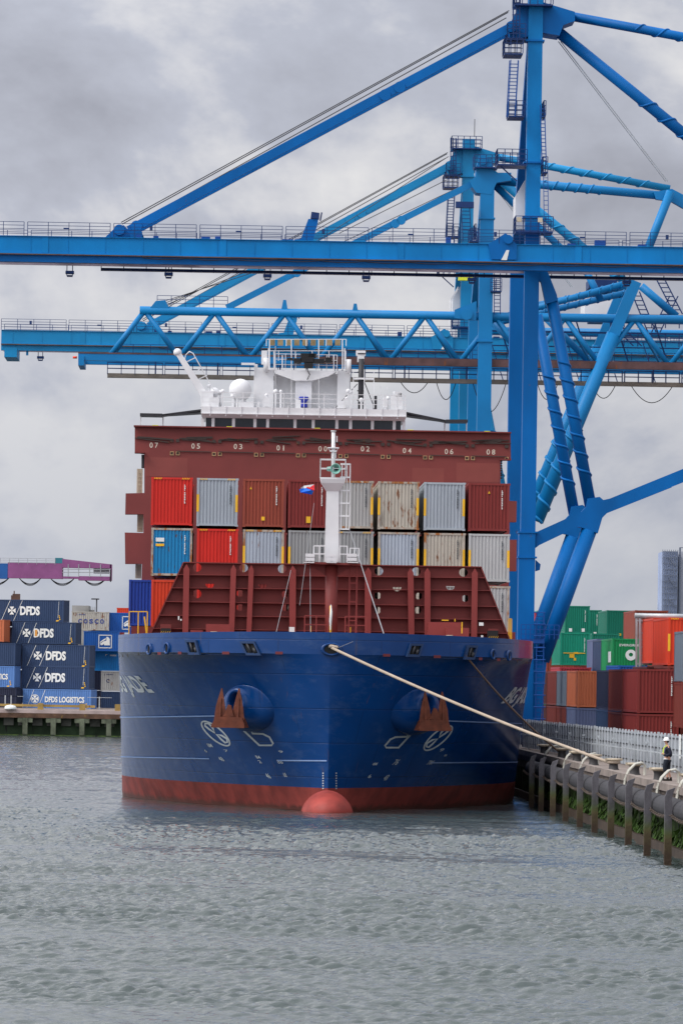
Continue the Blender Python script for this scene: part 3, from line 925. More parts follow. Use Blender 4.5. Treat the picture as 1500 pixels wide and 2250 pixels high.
for (p, q) in (((403, 1236), (322, 1412)), ((1056, 1246), (1126, 1424))):
    a, b_ = s2(*p), s2(*q)
    tr.beam((a[0], BY - .12, a[1]), (b_[0], BY - .12, b_[1]), .30, .07, up=(1, 0, .5))
tr.build('edge_flange', M['maroon'], bw)
M['maroon_face'] = mat('bracket_red_paint', (0.225, 0.037, 0.033), 0.5, var=0.1)
for (xt, yt, xb, wd) in ((410, 1240, 407, 13), (513, 1241, 508, 12), (552, 1242, 546, 11), (643, 1243, 642, 14), (808, 1247, 807, 14), (901, 1248, 903, 13), (938, 1248, 938, 13), (1042, 1249, 1040, 13)):
    t_, b2 = s2(xt, yt), s2(xb, 1405)
    w = wd / 37.8 / 2
    g = MB()
    g.prism([(b2[0] - w, b2[1]), (b2[0] + w, b2[1]), (t_[0] + w, t_[1] - .28), (t_[0], t_[1]), (t_[0] - w, t_[1] - .28)], BY - .62, BY - .58)
    g.add([(t_[0], BY - .6, t_[1] - .1), (t_[0], BY, t_[1] - .02), (b2[0], BY, b2[1]), (b2[0], BY - .6, b2[1])], [(0, 1, 2, 3)])
    g.build('bracket', M['maroon_face'], bw)

# ---------------------------------------------------------------- bow mast
MY = 13.0
def s3(px, py, yl=MY):
    p = SHIP.px(px, py, yl); return (p.x, p.z)
mast = empty('foremast', (0, 0, 0)); mast.parent = ship
cx0, cz0 = s3(728, 1400)
lo = MB(); p1 = s3(728, 1237); lo.tube((cx0, MY, 8.6), (p1[0], MY, p1[1]), .36, 20)
for sg in (-1, 1):
    lo.prism([(p1[0], p1[1] - 1.0), (p1[0] + sg * 1.35, p1[1] - .02), (p1[0], p1[1] - .02)] if sg > 0 else [(p1[0], p1[1] - .02), (p1[0] - 1.35, p1[1] - .02), (p1[0], p1[1] - 1.0)], MY - .04, MY + .04)
a, b_ = s3(668, 1237), s3(792, 1241)
lo.beam((a[0], MY, a[1]), (b_[0], MY, b_[1]), 1.6, .12)
lo.build('lower_post', M['maroon'], mast)
up_ = MB()
zt = s3(728, 1080)[1]; zp = s3(728, 1052)[1]; z2 = s3(728, 1062)[1]
x = p1[0]
def ringbox(mb, pts):
    """stack of rectangles (half width, half depth, z)"""
    vs = []
    for w, d, z in pts: vs += [(x - w, MY - d, z), (x + w, MY - d, z), (x + w, MY + d, z), (x - w, MY + d, z)]
    fs = []
    for k in range(len(pts) - 1):
        for i in range(4): fs.append((4*k+i, 4*k+(i+1)%4, 4*k+4+(i+1)%4, 4*k+4+i))
    fs += [(3,2,1,0), tuple(4*(len(pts)-1)+i for i in range(4))]
    mb.add(vs, fs)
ringbox(up_, [(.40, .35, p1[1] + .05), (.355, .33, zt), (.66, .6, z2), (.72, .66, zp - .04), (.72, .66, zp + .06)])
up_.beam((x + .45, MY, p1[1]), (x + .42, MY, zt + .3), .07)
for py in (1106, 1131, 1163, 1205):
    z = s3(728, py)[1]; up_.box(x + .36, x + .47, MY - .05, MY + .05, z - .08, z + .08)
up_.build('white_column', M['white'], mast)
pole = MB(); z3 = s3(731, 948)[1]; pole.tube((x + .02, MY, zp), (x + .0, MY, z3), .11, 10)
za = s3(731, 984)[1]; zb_ = s3(731, 991)[1]
pole.box(x - .32, x + .32, MY - .2, MY + .2, za - .03, za + .03); pole.box(x - .2, x + .2, MY - .15, MY + .15, zb_ - .04, zb_ + .04)
pole.beam((x - .32, MY, za), (x - .15, MY, zb_), .04); pole.beam((x + .32, MY, za), (x + .15, MY, zb_), .04)
pole.beam((x + .2, MY, z3 - .25), (x + .2, MY, z3 - .6), .06); pole.beam((x + .15, MY, zb_), (x + .15, MY, zb_ - .4), .05)
pole.tube((x, MY, z3), (x, MY, z3 + .05), .16, 10)
pole.build('top_pole', M['white'], mast)
pr_ = MB()
for (xa, xb, ya) in ((-.72, .72, -.64), (-.72, .72, .64)):
    railing(pr_, (x + xa, MY + ya, zp + .06), (x + xb, MY + ya, zp + .06), 1.05, .75, 2, .025)
for xa in (-.72, .72):
    railing(pr_, (x + xa, MY - .64, zp + .06), (x + xa, MY + .64, zp + .06), 1.05, .7, 2, .025)
z5 = s3(728, 1200)[1]; z6 = p1[1] + .05
for (xa, xb) in ((s3(689, 1210)[0], x - .38), (x + .45, s3(762, 1210)[0])):
    railing(pr_, (xa, MY - .7, z6), (xb, MY - .7, z6), z5 - z6, .33, 2, .03)
    railing(pr_, (xa, MY + .7, z6), (xb, MY + .7, z6), z5 - z6, .33, 2, .025)
railing(pr_, (s3(768, 1210)[0], MY - .7, z6), (s3(788, 1210)[0], MY - .7, z6), .8, .27, 2, .03)
pr_.build('platform_rail', M['white'], mast)
cg = MB()
xl, xr = s3(750, 1100)[0], s3(768, 1100)[0]
zc0, zc1 = s3(757, 1163)[1], s3(757, 1020)[1]
for xx in (xl, xl + (xr - xl) * .6, xr): cg.beam((xx, MY - .25, zc0), (xx, MY - .25, zc1), .055)
cg.beam((xr, MY + .35, zc0), (xr, MY + .35, zc1), .05)
for py in (1020, 1049, 1078, 1106, 1134, 1163):
    z = s3(757, py)[1]; cg.beam((xl - .1, MY - .25, z), (xr, MY - .25, z), .09); cg.beam((xr, MY - .25, z), (xr, MY + .35, z), .06)
cg.build('ladder_cage', M['white'], mast)
hn = MB()
M['mint'] = mat('mint_green_paint', (0.20, 0.42, 0.36), 0.4)
hc = s3(737, 1031); q = Vector((hc[0], MY - .75, hc[1]))
hn.revolve([(.04, .75), (.09, .5), (.12, .3), (.30, -.02), (.31, -.06), (.26, -.04), (.06, .35)], q, (0.12, 1, 0), 20)
hn.tube(q + Vector((-.5, .45, 0)), q + Vector((-.1, .4, 0)), .12, 12, .16)
hno = hn.build('ship_horn', M['mint'], mast)
MB().revolve([(.0, 0), (.10, 0)], q + Vector((.05, .3, 0)), (0.12, 1, 0), 12).build('horn_throat', M['black'], hno)
for px, t in ((679, 1), (728, 0), (775, -1)):
    f = MB(); c_ = s3(px, 1224, MY - .9); yy = MY - .9
    for dz in (-.13, .10):
        f.box(c_[0] - .27 + t*.05, c_[0] + .27 + t*.05, yy - .08, yy + .12, c_[1] + dz - .09, c_[1] + dz + .09)
    f.beam((c_[0], yy + .1, c_[1] - .3), (c_[0], yy + .1, c_[1] + .2), .07)
    f.box(c_[0] - .3, c_[0] + .3, yy - .1, yy + .8, c_[1] - .34, c_[1] - .29)
    f.build('floodlight', M['white'], mast)
ld = MB(); xx, zz0 = s3(774, 1400); zz1 = s3(774, 1240)[1]
ladder(ld, (xx, MY + .3, 8.6), (xx, MY + .3, zz1), .42, .9, .045)
railing(ld, (s3(752, 1390)[0], 5.5, 9.4), (s3(797, 1390)[0], 5.5, 9.4), 1.5, .55, 3, .03)
railing(ld, (s3(665, 1390)[0], 5.5, 9.4), (s3(715, 1390)[0], 5.5, 9.4), 1.5, .8, 3, .03)
ld.build('deck_ladder', M['maroon_face'], mast)
# jackstaff with bundled flag, halyards
jk = MB(); c_ = s3(727, 1345, 2.0); jk.tube((c_[0], 2.0, 8.7), (c_[0] - .02, 2.0, c_[1] + .35), .06, 8)
jo = jk.build('jackstaff', M['yellow'], ship)
fb = MB(); fb.sweep([(c_[0] - .02, 1.93, c_[1] - 1.0), (c_[0] - .03, 1.9, c_[1] - .5), (c_[0] + .02, 1.9, c_[1]), (c_[0] - .02, 1.95, c_[1] + .4)], [.05, .12, .12, .04], 8)
fb.v = [(c_[0] + (a - c_[0]) * .6, b, d) for a, b, d in fb.v]
fb.build('furled_flag', M['letter'], jo)
st_ = MB()
def stay(a, ya, b__, yb, r=.015):
    p, q_ = SHIP.px(*a, ya), SHIP.px(*b__, yb); st_.beam(p, q_, r * 2)
stay((768, 1165), MY, (844, 1395), 4, .014); stay((792, 1240), MY, (843, 1395), 4, .014)
stay((641, 1245), BY, (606, 1392), 6, .010); stay((681, 1240), MY, (682, 1392), 8, .010)
stay((690, 1105), MY, (658, 1330), 10, .008); stay((775, 1410), 0, (732, 1428), -.3, .012)
st_.build('rigging', M['grey'], ship)
# courtesy flag
fl = empty('courtesy_flag', (0, 0, 0)); fl.parent = ship
def flagpatch(pts, m_, nm_):
    mb = MB(); P = []
    for i, (px, py) in enumerate(pts):
        p = SHIP.px(px, py, MY - .1 + .12 * math.sin(i * 2.1)); P.append(p)
    n = len(P)
    mb.add(P, [tuple(range(n))]); mb.build(nm_, m_, fl)
flagpatch([(660, 1072), (668, 1067), (690, 1064), (680, 1071), (663, 1074)], M['white'], 'white_stripe')
flagpatch([(672, 1071), (690, 1065), (691, 1077), (683, 1078)], mat('flag_red', (.6, .02, .03), .7), 'red_stripe')
flagpatch([(657, 1075), (672, 1071), (684, 1077), (689, 1078), (685, 1087), (672, 1084), (660, 1082)], mat('flag_blue', (.01, .13, .62), .7), 'blue_stripe')

# forecastle gear
dg_ = MB()
def dbox(mb, x0, y0, x1, y1, yl, dep=1.2):
    a = SHIP.px(x0, y1, yl); b_ = SHIP.px(x1, y0, yl)
    mb.box(a.x, b_.x, yl, yl + dep, min(a.z, 8.7), b_.z)
dbox(dg_, 940, 1368, 1012, 1410, 13.0, 1.6); dbox(dg_, 980, 1380, 1030, 1410, 12.0, .8); dbox(dg_, 452, 1372, 505, 1400, 13.0, 1.6); dbox(dg_, 418, 1385, 446, 1400, 14.0, 1)
dg_.build('winch_housing', M['maroon_face'], ship)
wv = MB(); dbox(wv, 352, 1372, 376, 1392, 16.2, .5); dbox(wv, 1072, 1382, 1094, 1410, 16.2, .5)
wv.build('ventilator', M['maroon'], ship)
bk = MB(); dbox(bk, 353, 1381, 375, 1386, 16.0, .1); dbox(bk, 1070, 1386, 1094, 1392, 16.0, .1)
bk.build('ventilator_slot', M['black'], ship)
ys = MB()
for x0 in (352, 1072):
    y0 = 1387 if x0 < 500 else 1398
    for i in range(5):
        a, b_ = SHIP.px(x0 + i * 4.6, y0 + 5, 15.9), SHIP.px(x0 + i * 4.6 + 4, y0, 15.9)
        ys.beam(a, b_, .07, .02)
for (x0, y0, x1, y1) in ((1013, 1367, 1016, 1392), (682, 1376, 683.5, 1392), (769, 1378, 770.5, 1393), (970, 1362, 985, 1364), (998, 1360, 1000, 1366)):
    a, b_ = SHIP.px(x0, y1, 11), SHIP.px(x1, y0, 11); ys.box(a.x, b_.x, 11, 11.06, a.z, b_.z)
ys.build('yellow_fittings', M['yellow'], ship)
hh = MB()
for (cx_, cy_, yl) in ((470, 1392, 9), (987, 1400, 9)):
    a = SHIP.px(cx_ - 8, cy_ + 3, yl); b_ = SHIP.px(cx_ + 8, cy_ + 3, yl)
    hh.sweep([a, a + Vector((.03, 0, .16)), b_ + Vector((-.03, 0, .16)), b_], .035, 6)
hh.build('deck_hoop', M['rope'], ship)
nb = MB(); a, b_ = SHIP.px(635, 1389, 8), SHIP.px(647, 1378, 8); nb.box(a.x, b_.x, 8, 8.04, a.z, b_.z)
for (x0, y0, x1, y1, yl) in ((296, 1349, 311, 1363, 40), (1052, 1368, 1062, 1375, 14), (391, 1354, 394, 1362, 15), (396, 1360, 399, 1364, 15), (1056, 1396, 1061, 1408, 14)):
    a, b_ = SHIP.px(x0, y1, yl), SHIP.px(x1, y0, yl); nb.box(a.x, b_.x, yl, yl + .05, a.z, b_.z)
nb.build('notice_board', M['letter'], ship)
# side access rails aft of the breakwater
sr = MB()
for (x0, x1, y0, yb, yl) in ((283, 323, 1344, 1400, 22), (1117, 1123, 1360, 1405, 20)):
    a, b_ = SHIP.px(x0, yb, yl), SHIP.px(x1, yb, yl); h = SHIP.px(x0, y0, yl).z - a.z
    sr.beam(a + Vector((0, 0, h)), b_ + Vector((0, 0, h)), .06)
    for k in (0, .5, 1):
        p = a.lerp(b_, k); sr.beam(p, p + Vector((0, 0, h)), .06)
a, b_ = SHIP.px(317, 1355, 22), SHIP.px(323, 1400, 22); sr.beam(a, b_, .09)
sr.build('side_rail', M['yellow'], ship)

# ---------------------------------------------------------------- maroon lashing bridge wall
WY = 50.0
def s4(px, py, yl=WY):
    p = SHIP.px(px, py, yl); return (p.x, p.z)
wall = empty('lashing_bridge', (0, 0, 0)); wall.parent = ship
zbot = 6.0
out = [(296, 938), (1121, 953), (1122, 1009), (1099, 1011), (1099, 1100), (1135, 1101), (1134, 1147), (1119, 1147), (1119, 1186), (1135, 1186), (1134, 1255), (1118, 1255)]
P = [s4(*p) for p in out] + [(s4(1118, 1255)[0], zbot), (s4(309, 1271)[0], zbot)]
P += [s4(*p) for p in ((312, 1239), (275, 1239), (274, 1170), (315, 1171), (315, 1130), (275, 1130), (276, 1084), (317, 1083), (317, 997), (296, 994))]
P = [P[i] for i in range(len(P))]
MB().prism(list(reversed(P)), WY, WY + 1.1).build('wall_plate', M['maroon_wall'], wall)
cap_ = MB(); a, b_ = s4(294, 937), s4(1122, 952); cap_.beam((a[0], WY + .4, a[1] + .03), (b_[0], WY + .4, b_[1] + .03), 1.5, .09)
a, b_ = s4(296, 994), s4(318, 994.5); cap_.beam((a[0], WY + .3, a[1]), (b_[0], WY + .3, b_[1]), 1.4, .08)
a, b_ = s4(1098, 1010), s4(1122, 1010); cap_.beam((a[0], WY + .3, a[1]), (b_[0], WY + .3, b_[1]), 1.4, .08)
cap_.build('edge_strip', M['maroon'], wall)
nu = MB()
for (t, px, py) in (('07', 338, 978), ('05', 430, 980), ('03', 523, 981), ('01', 617, 984), ('00', 709, 986), ('02', 802, 986), ('04', 894, 990), ('06', 986, 992), ('08', 1078, 993)):
    c_ = s4(px, py, WY - .02)
    for k, ch in enumerate(t):
        put_text(nu, ch, lambda u, v: (c_[0] + (k - .5) * .34 + u, WY - .015, c_[1] + v), .34, .07 if ch == '1' else .21, .012)
nu.build('row_numbers', mat('cream_lettering', (.62, .55, .45), .6), wall)
sk = MB(); skd = MB()
for i, cx_ in enumerate((384, 476.5, 569, 661, 754, 847, 940, 1032, 1119)):
    for dx in (-6.5, 6.5):
        if cx_ == 1119 and dx > 0: continue
        for py_, m__ in ((996 + (cx_ - 384) * .0165, sk), (968 + (cx_ - 384) * .018, skd)):
            c_ = s4(cx_ + dx, py_)
            if m__ is sk:
                for (a0, a1, b0, b1) in ((-.12, .12, .08, .12), (-.12, .12, -.12, -.08), (-.12, -.08, -.08, .08), (.08, .12, -.08, .08)):
                    sk.box(c_[0] + a0, c_[0] + a1, WY - .05, WY, c_[1] + b0, c_[1] + b1)
                skd.box(c_[0] - .07, c_[0] + .07, WY - .012, WY, c_[1] - .07, c_[1] + .07)
            else:
                skd.box(c_[0] - .11, c_[0] + .11, WY - .1, WY, c_[1] - .1, c_[1] + .1)
    if i < 8:
        r_ = random.Random(i)
        for k in range(5):
            x0_, x1_ = cx_ + r_.uniform(2, 30), cx_ + r_.uniform(55, 92)
            y0_ = 958 + (cx_ - 384) * .0165 + r_.uniform(-1, 9); y1_ = y0_ + r_.uniform(-4, 8)
            a, b_ = s4(x0_, y0_), s4(x1_, y1_)
            skd.beam((a[0], WY - .08, a[1]), (b_[0], WY - .08, b_[1]), .07)
        a, b_ = s4(cx_ + 4, 991 + (cx_ - 384) * .0165), s4(cx_ + 80, 993 + (cx_ - 384) * .0165)
        skd.beam((a[0], WY - .06, a[1]), (b_[0], WY - .06, b_[1]), .05)
a, b_ = s4(302, 960), s4(380, 966); skd.beam((a[0], WY - .08, a[1]), (b_[0], WY - .08, b_[1]), .1)
a, b_ = s4(296, 962), s4(372, 972); skd.beam((a[0], WY - .08, a[1]), (b_[0], WY - .08, b_[1]), .07)
M['oldyellow'] = mat('faded_yellow', (.42, .28, .14), .7, var=.3, rust=.4)
sk.build('socket_frame', M['oldyellow'], wall)
skd.build('lashing_rods', mat('rod_steel', (.05, .035, .03), .7, rust=.3), wall)
for (x0, y0, x1, y1) in ((318, 1006, 412, 1046), (905, 1029, 975, 1060), (1002, 1018, 1097, 1058), (928, 1033, 960, 1050)):
    if x0 == 928: continue
    a, b_ = s4(x0, y1), s4(x1, y0)
    MB().box(a[0], b_[0], WY - .006, WY, a[1], b_[1]).build('repainted_patch', M['patch'], wall)
sc_l = MB()
for (x0, y0, x1, y1) in ((300, 1030, 312, 1083), (301, 1131, 315, 1169), (297, 1240, 311, 1271)):
    a, b_ = s4(x0, y1, WY + 1.2), s4(x1, y0, WY + 1.2); sc_l.box(a[0], b_[0], WY + 1.2, WY + 1.3, a[1], b_[1])
    ladder(sc_l, (a[0] + .2, WY + 1.1, a[1]), (a[0] + .2, WY + 1.1, b_[1]), .3, .25)
sc_l.build('access_ladder', mat('cream_paint', (.5, .43, .33), .6, rust=.3), wall)
hs = MB()
for x0_, ys_ in ((314, (1000, 1030)), (1100, (1012, 1055))):
    for k in range(8):
        y_ = ys_[0] + (ys_[1] - ys_[0]) * k / 8
        a = s4(x0_, y_); hs.box(a[0] - .1, a[0] + .1, WY + .2, WY + .5, a[1] - .06, a[1] + .04)
hs.build('clamp', M['dark'], wall)
yl_ = MB()
for px in (344, 507, 700, 905, 1074):
    a = s4(px, 938 + (px - 296) * .018); yl_.box(a[0] - .28, a[0] + .1, WY + .5, WY + .8, a[1], a[1] + .17); yl_.box(a[0] + .1, a[0] + .34, WY + .5, WY + .8, a[1], a[1] + .09)
yl_.build('yellow_lamp', M['acid'], wall)

# ---------------------------------------------------------------- accommodation and bridge
HY = 140.0
def s5(px, py, yl=HY):
    p = SHIP.px(px, py, yl); return (p.x, p.z)
hs_ = empty('bridge_house', (0, 0, 0)); hs_.parent = ship
def pbox(mb, x0, y0, x1, y1, yl=HY, d=1.0, front=0.0):
    a, b_ = s5(x0, y1, yl), s5(x1, y0, yl)
    mb.box(a[0], b_[0], yl - front, yl + d, a[1], b_[1])
zt_w, zb_w = s5(667, 921)[1], s5(667, 950)[1]
xa, xb = s5(444, 930)[0], s5(889, 930)[0]
core = MB()
core.box(xa + .1, xb - .1, HY + .3, HY + 9, 8.7, zb_w)
core.box(xa + .4, xb - .4, HY + 1.2, HY + 9, zb_w, zt_w)
core.build('house_block', M['white'], hs_)
wd = MB(); wd.box(xa + .3, xb - .3, HY + .35, HY + .45, zb_w - .6, zt_w); wd.build('window_glass', M['glass'], hs_)
fr_ = MB()
for px in (445, 468, 513, 560, 588, 648, 688, 740, 770, 818, 866, 887):
    c_ = s5(px, 930)[0]; fr_.box(c_ - .12, c_ + .12, HY + .15, HY + .4, zb_w - .4, zt_w)
fr_.build('window_mullions', M['white'], hs_)
cr2 = MB()
zc = s5(667, 897)[1]; zd = s5(667, 912)[1]
cr2.add([(xa, HY, zt_w), (xb, HY, zt_w), (xb + .1, HY - .5, zd), (xa - .1, HY - .5, zd), (xb + .1, HY - .5, zc), (xa - .1, HY - .5, zc), (xb + .1, HY + 8, zc), (xa - .1, HY + 8, zc), (xb, HY + 8, zt_w), (xa, HY + 8, zt_w)],
        [(0, 1, 2, 3), (3, 2, 4, 5), (5, 4, 6, 7), (0, 3, 5, 7, 9), (1, 8, 6, 4, 2), (0, 9, 8, 1)])
cr2.beam((xa - .1, HY - .55, zd), (xb + .1, HY - .55, zd), .1, .07)
for i in range(13):
    x_ = xa + (xb - xa) * (i + .5) / 13; cr2.beam((x_, HY - .53, zd - .2), (x_, HY - .53, zc + .2), .06)
cr2.build('parapet', M['white'], hs_)
# roof block with the recessed faces (mast house)
mh = MB()
yh = HY + 2
pbox(mh, 557, 800, 566, 896, yh + .6, 2.5); pbox(mh, 562, 812, 601, 896, yh + .4, 2.5)
pbox(mh, 601, 822, 770, 896, yh + 1.6, 2.0); pbox(mh, 648, 820, 685, 896, yh + .3, 2.0); pbox(mh, 740, 814, 768, 896, yh + .5, 2.2)
a = [s5(*p, yh) for p in ((601, 812), (740, 815), (722, 826), (685, 836), (648, 836), (604, 820))]
mh.prism(list(reversed(a)), yh, yh + 2.2)
mh.build('mast_house', M['white'], hs_)
def dome(px, py, r, nm='satellite_dome'):
    c_ = s5(px, py, HY + 1.5); rr = r / 27.3
    d = MB(); d.ball((c_[0], HY + 1.5, c_[1]), rr, n=20, m=12); d.tube((c_[0], HY + 1.5, zc), (c_[0], HY + 1.5, c_[1] - rr * .6), rr * .55, 14, rr * .5)
    d.build(nm, M['white'], hs_)
dome(528, 857, 25); dome(471, 862, 11); dome(484, 862, 5); dome(459, 848, 4)
jb = MB(); p, q = SHIP.px(390, 774, HY + 1), SHIP.px(455, 878, HY + 1); jb.beam(p, q, .42, .42, w1=.6, h1=.6, up=(0, 1, 0))
jb.ball(p, .33); p2, q2 = SHIP.px(416, 772, HY + 1), SHIP.px(470, 860, HY + 1)
pts = [SHIP.px(*t, HY + 1) for t in ((404, 800), (408, 780), (416, 772), (424, 776), (470, 858))]
jb.sweep(pts, .045, 5)
for t in ((405, 797, 430, 785), (420, 822, 444, 808), (432, 835, 455, 824)): jb.beam(SHIP.px(t[0], t[1], HY + 1), SHIP.px(t[2], t[3], HY + 1), .07)
c_ = s5(452, 875, HY + 1); jb.box(c_[0] - .4, c_[0] + .6, HY + .6, HY + 1.6, zc, c_[1] + .6)
jb.build('provision_crane', M['white'], hs_)
rl = MB()
railing(rl, (xa, HY - .3, zc), (xb, HY - .3, zc), 1.15, 1.6, 3, .028)
railing(rl, (xa, HY + 7, zc), (xb, HY + 7, zc), 1.15, 1.6, 3, .028)
a, b_ = s5(604, 812, yh), s5(740, 815, yh)
railing(rl, (a[0], yh + .2, a[1]), (b_[0], yh + .2, b_[1]), 1.3, .9, 3, .028)
a, b_ = s5(575, 790, yh), s5(760, 790, yh); railing(rl, (a[0], yh + 1.5, a[1]), (b_[0], yh + 1.5, b_[1]), .8, 1.5, 1, .03)
for (x_, y0_, y1_) in ((590, 765, 812), (602, 770, 812), (620, 780, 812), (752, 765, 790), (733, 780, 815), (757, 765, 812), (577, 790, 800)):
    a, b_ = SHIP.px(x_, y1_, yh), SHIP.px(x_, y0_, yh); rl.beam(a, b_, .09)
rl.build('roof_rail', M['white'], hs_)
rd = MB()
c_ = s5(678, 793, yh)
for (dx, dz, w_, h_) in ((-.1, .25, 1.1, .7), (-.9, 0, .6, .4), (.8, 0, .9, .35), (0, -.35, .7, .4), (-1.5, .15, .5, .12), (1.6, .1, .5, .4), (0.3, .45, .6, .3)):
    rd.box(c_[0] + dx - w_ / 2, c_[0] + dx + w_ / 2, yh - .3, yh + .9, c_[1] + dz - h_ / 2, c_[1] + dz + h_ / 2)
rd.tube((c_[0] - 2.0, yh + .3, c_[1] + .1), (c_[0] + 2.3, yh + .3, c_[1] + .05), .07, 6)
rd.sweep([(c_[0] - .3, yh - .1, c_[1] - .3), (c_[0] + .1, yh - .1, c_[1] - 1.1), (c_[0] - .1, yh - .1, c_[1] - 1.5)], .04, 5)
rd.build('radar_gear', M['black'], hs_)
ww = MB(); 
for dx in (-3.4, 3.2): ww.tube((c_[0] + dx, yh + .2, c_[1] - .9), (c_[0] + dx, yh + .2, c_[1] + .2), .22, 10)
c2 = s5(681, 790, yh); ww.ball((c2[0], yh, c2[1]), .17)
pbox(ww, 530, 797, 560, 801, yh, .5); pbox(ww, 574, 770, 587, 800, yh + .5, .5)
ww.build('signal_housing', M['white'], hs_)
bp_ = MB(); c_ = s5(793, 838, yh); bp_.tube((c_[0], yh, zc), (c_[0], yh, s5(793, 785)[1]), .22, 10)
for k in range(6): z = c_[1] - 1.5 + k * .75; bp_.beam((c_[0] - .3, yh, z), (c_[0] + .3, yh, z), .09)
bp_.beam((c_[0] + .25, yh, c_[1]), (c_[0] + 1.2, yh, zc), .07); bp_.beam((c_[0] - .3, yh, c_[1] - .2), (c_[0] - 2.0, yh, zc + .2), .06)
bp_.box(c_[0] + 1.0, c_[0] + 1.3, yh, yh + .3, zc, zc + 1.2)
bp_.build('signal_mast', M['dark'], hs_)
cb = MB(); pbox(cb, 782, 770, 803, 781, yh, .6); pbox(cb, 785, 781, 800, 795, yh, .6)
pbox(cb, 776, 830, 821, 833, yh - .5, 1); 
for x_ in (776, 821, 800): a, b_ = SHIP.px(x_, 897, yh - .5), SHIP.px(x_, 815, yh - .5); cb.beam(a, b_, .06)
cb.build('camera_box', M['white'], hs_)
bl = MB(); c_ = s5(667, 883, yh)
bl.revolve([(.12, -.45), (.30, -.45), (.30, -.2), (.18, -.1), (.30, .1), (.42, .25), (.36, .42), (.1, .42)], (c_[0], yh, c_[1]), (0, 0, 1), 12)
bl.build('covered_compass', mat('blue_canvas', (.015, .03, .30), .7), hs_)
yc = MB()
for i in range(9):
    pbox(yc, 592 + i * 18, 744 + (i % 3), 604 + i * 18, 758, yh + 2.5, .6)
yc.build('yellow_gear_rack', mat('faded_gear_yellow', (.26, .19, .10), .7, var=.4), hs_)
yr_ = MB(); a, b_ = s5(585, 760, yh + 2.2), s5(760, 760, yh + 2.2); railing(yr_, (a[0], yh + 2.2, a[1]), (b_[0], yh + 2.2, b_[1]), .55, 1.8, 1, .03)
for x_ in (592, 640, 700, 752): a, b_ = SHIP.px(x_, 812, yh + 2.2), SHIP.px(x_, 745, yh + 2.2); yr_.beam(a, b_, .08)
yr_.build('upper_platform_rail', M['white'], hs_)
sm_ = MB(); r2 = random.Random(2)
for i in range(26):
    px = r2.uniform(452, 884); 
    if 560 < px < 770 and i % 3: continue
    c_ = s5(px, 896, HY + 1); h_ = r2.uniform(.4, 1.5); sm_.box(c_[0] - .07, c_[0] + .07, HY + 1, HY + 1.2, zc, zc + h_); sm_.ball((c_[0], HY + 1.1, zc + h_), r2.uniform(.08, .2), n=8, m=6)
sm_.build('roof_vent', M['white'], hs_)
kt = MB()
for (px, py, w_, h_) in ((585, 884, .5, .7), (470, 885, .8, .8), (540, 890, 1.2, .5), (655, 888, .4, .7), (748, 889, .5, .6), (865, 885, .5, 1.1), (878, 882, .35, 1.3), (845, 884, .3, .8), (875, 866, .5, .4)):
    c_ = s5(px, py, HY + .6); kt.box(c_[0] - w_/2, c_[0] + w_/2, HY + .3, HY + .8, c_[1] - h_/2, c_[1] + h_/2)
kt.build('roof_locker', M['white'], hs_)
ant = MB()
for (px, y1_) in ((380, 700),): pass
for (px, y1_) in ((605, 760), (700, 770), (836, 845), (850, 850), (640, 775)):
    a, b_ = SHIP.px(px, 897, yh), SHIP.px(px, y1_, yh); ant.beam(a, b_, .04)
ant.build('whip_antenna', M['white'], hs_)
for sd, pts in ((-1, ((443, 902), (357, 913), (308, 912))), (1, ((891, 908), (978, 926), (1026, 926)))):
    wg = MB(); P_ = [SHIP.px(*p, HY + 1.5) for p in pts]
    wg.beam(P_[0], P_[1], 2.4, .14, w1=2.4); wg.beam(P_[0] + Vector((0, 0, -.22)), P_[1], 2.4, .08)
    wg.beam(P_[1], P_[2], 2.4, .22)
    wo = wg.build('wing_canopy', M['dark'], hs_)
    ps = MB()
    for k in (1, 2):
        ps.beam(P_[k] + Vector((-sd*.05, 0, -.1)), P_[k] + Vector((-sd*.05, 0, -1.6)), .09)
    ps.beam(P_[1] + Vector((0, 0, -1.0)), P_[2] + Vector((0, 0, -1.0)), .05)
    ps.build('canopy_post', M['white'], wo)
# wings' floor below the canopy
wf_ = MB(); a, b_ = SHIP.px(308, 950, HY + 1.5), SHIP.px(1026, 960, HY + 1.5)
wf_.box(a.x, b_.x, HY + .5, HY + 3, a.z - 1.2, a.z - .9); wf_.build('wing_floor', M['white'], hs_)
# hatch covers / container bed so that the stacks stand on something
hc_ = MB(); hc_.box(-11.4, 11.4, 24, 138, 8.6, 10.32); hc_.build('hatch_cover', M['maroon'], ship)

# ---------------------------------------------------------------- containers on deck
CYL = 25.0
grp = 'containers stacked on the foredeck of the ship'
cols = [376, 476.2, 577.5, 677, 773.5, 874, 975, 1073]
top = [('red', 'bright red container, top row at the left end behind the breakwater', ('mark', 'stripes'), 0),
       ('grey_blue', 'blue grey container with yellow post bands, top row beside the bright red one', ('dmark', 'stripes', 'posts'), 0),
       ('brown', 'brown container with a yellow triangle and a small yellow square, top row', ('mark', 'tri0', 'square'), 0),
       ('maroon', 'maroon container with a larger yellow plate, half behind the white foremast', ('mark', 'plate'), 0),
       ('beige_grey', 'grey container with rust runs behind the caged ladder of the foremast, top row', ('dmark', 'posts'), 1),
       ('beige', 'dirty cream container with rust spots and dark stain, top row', ('dmark', 'posts'), 1),
       ('grey_blue', 'clean blue grey container between the stained cream and the dark maroon one', ('dmark', 'posts'), 0),
       ('maroon', 'dark maroon container with one yellow triangle, right end of the top row', ('mark', 'tri0'), 0)]
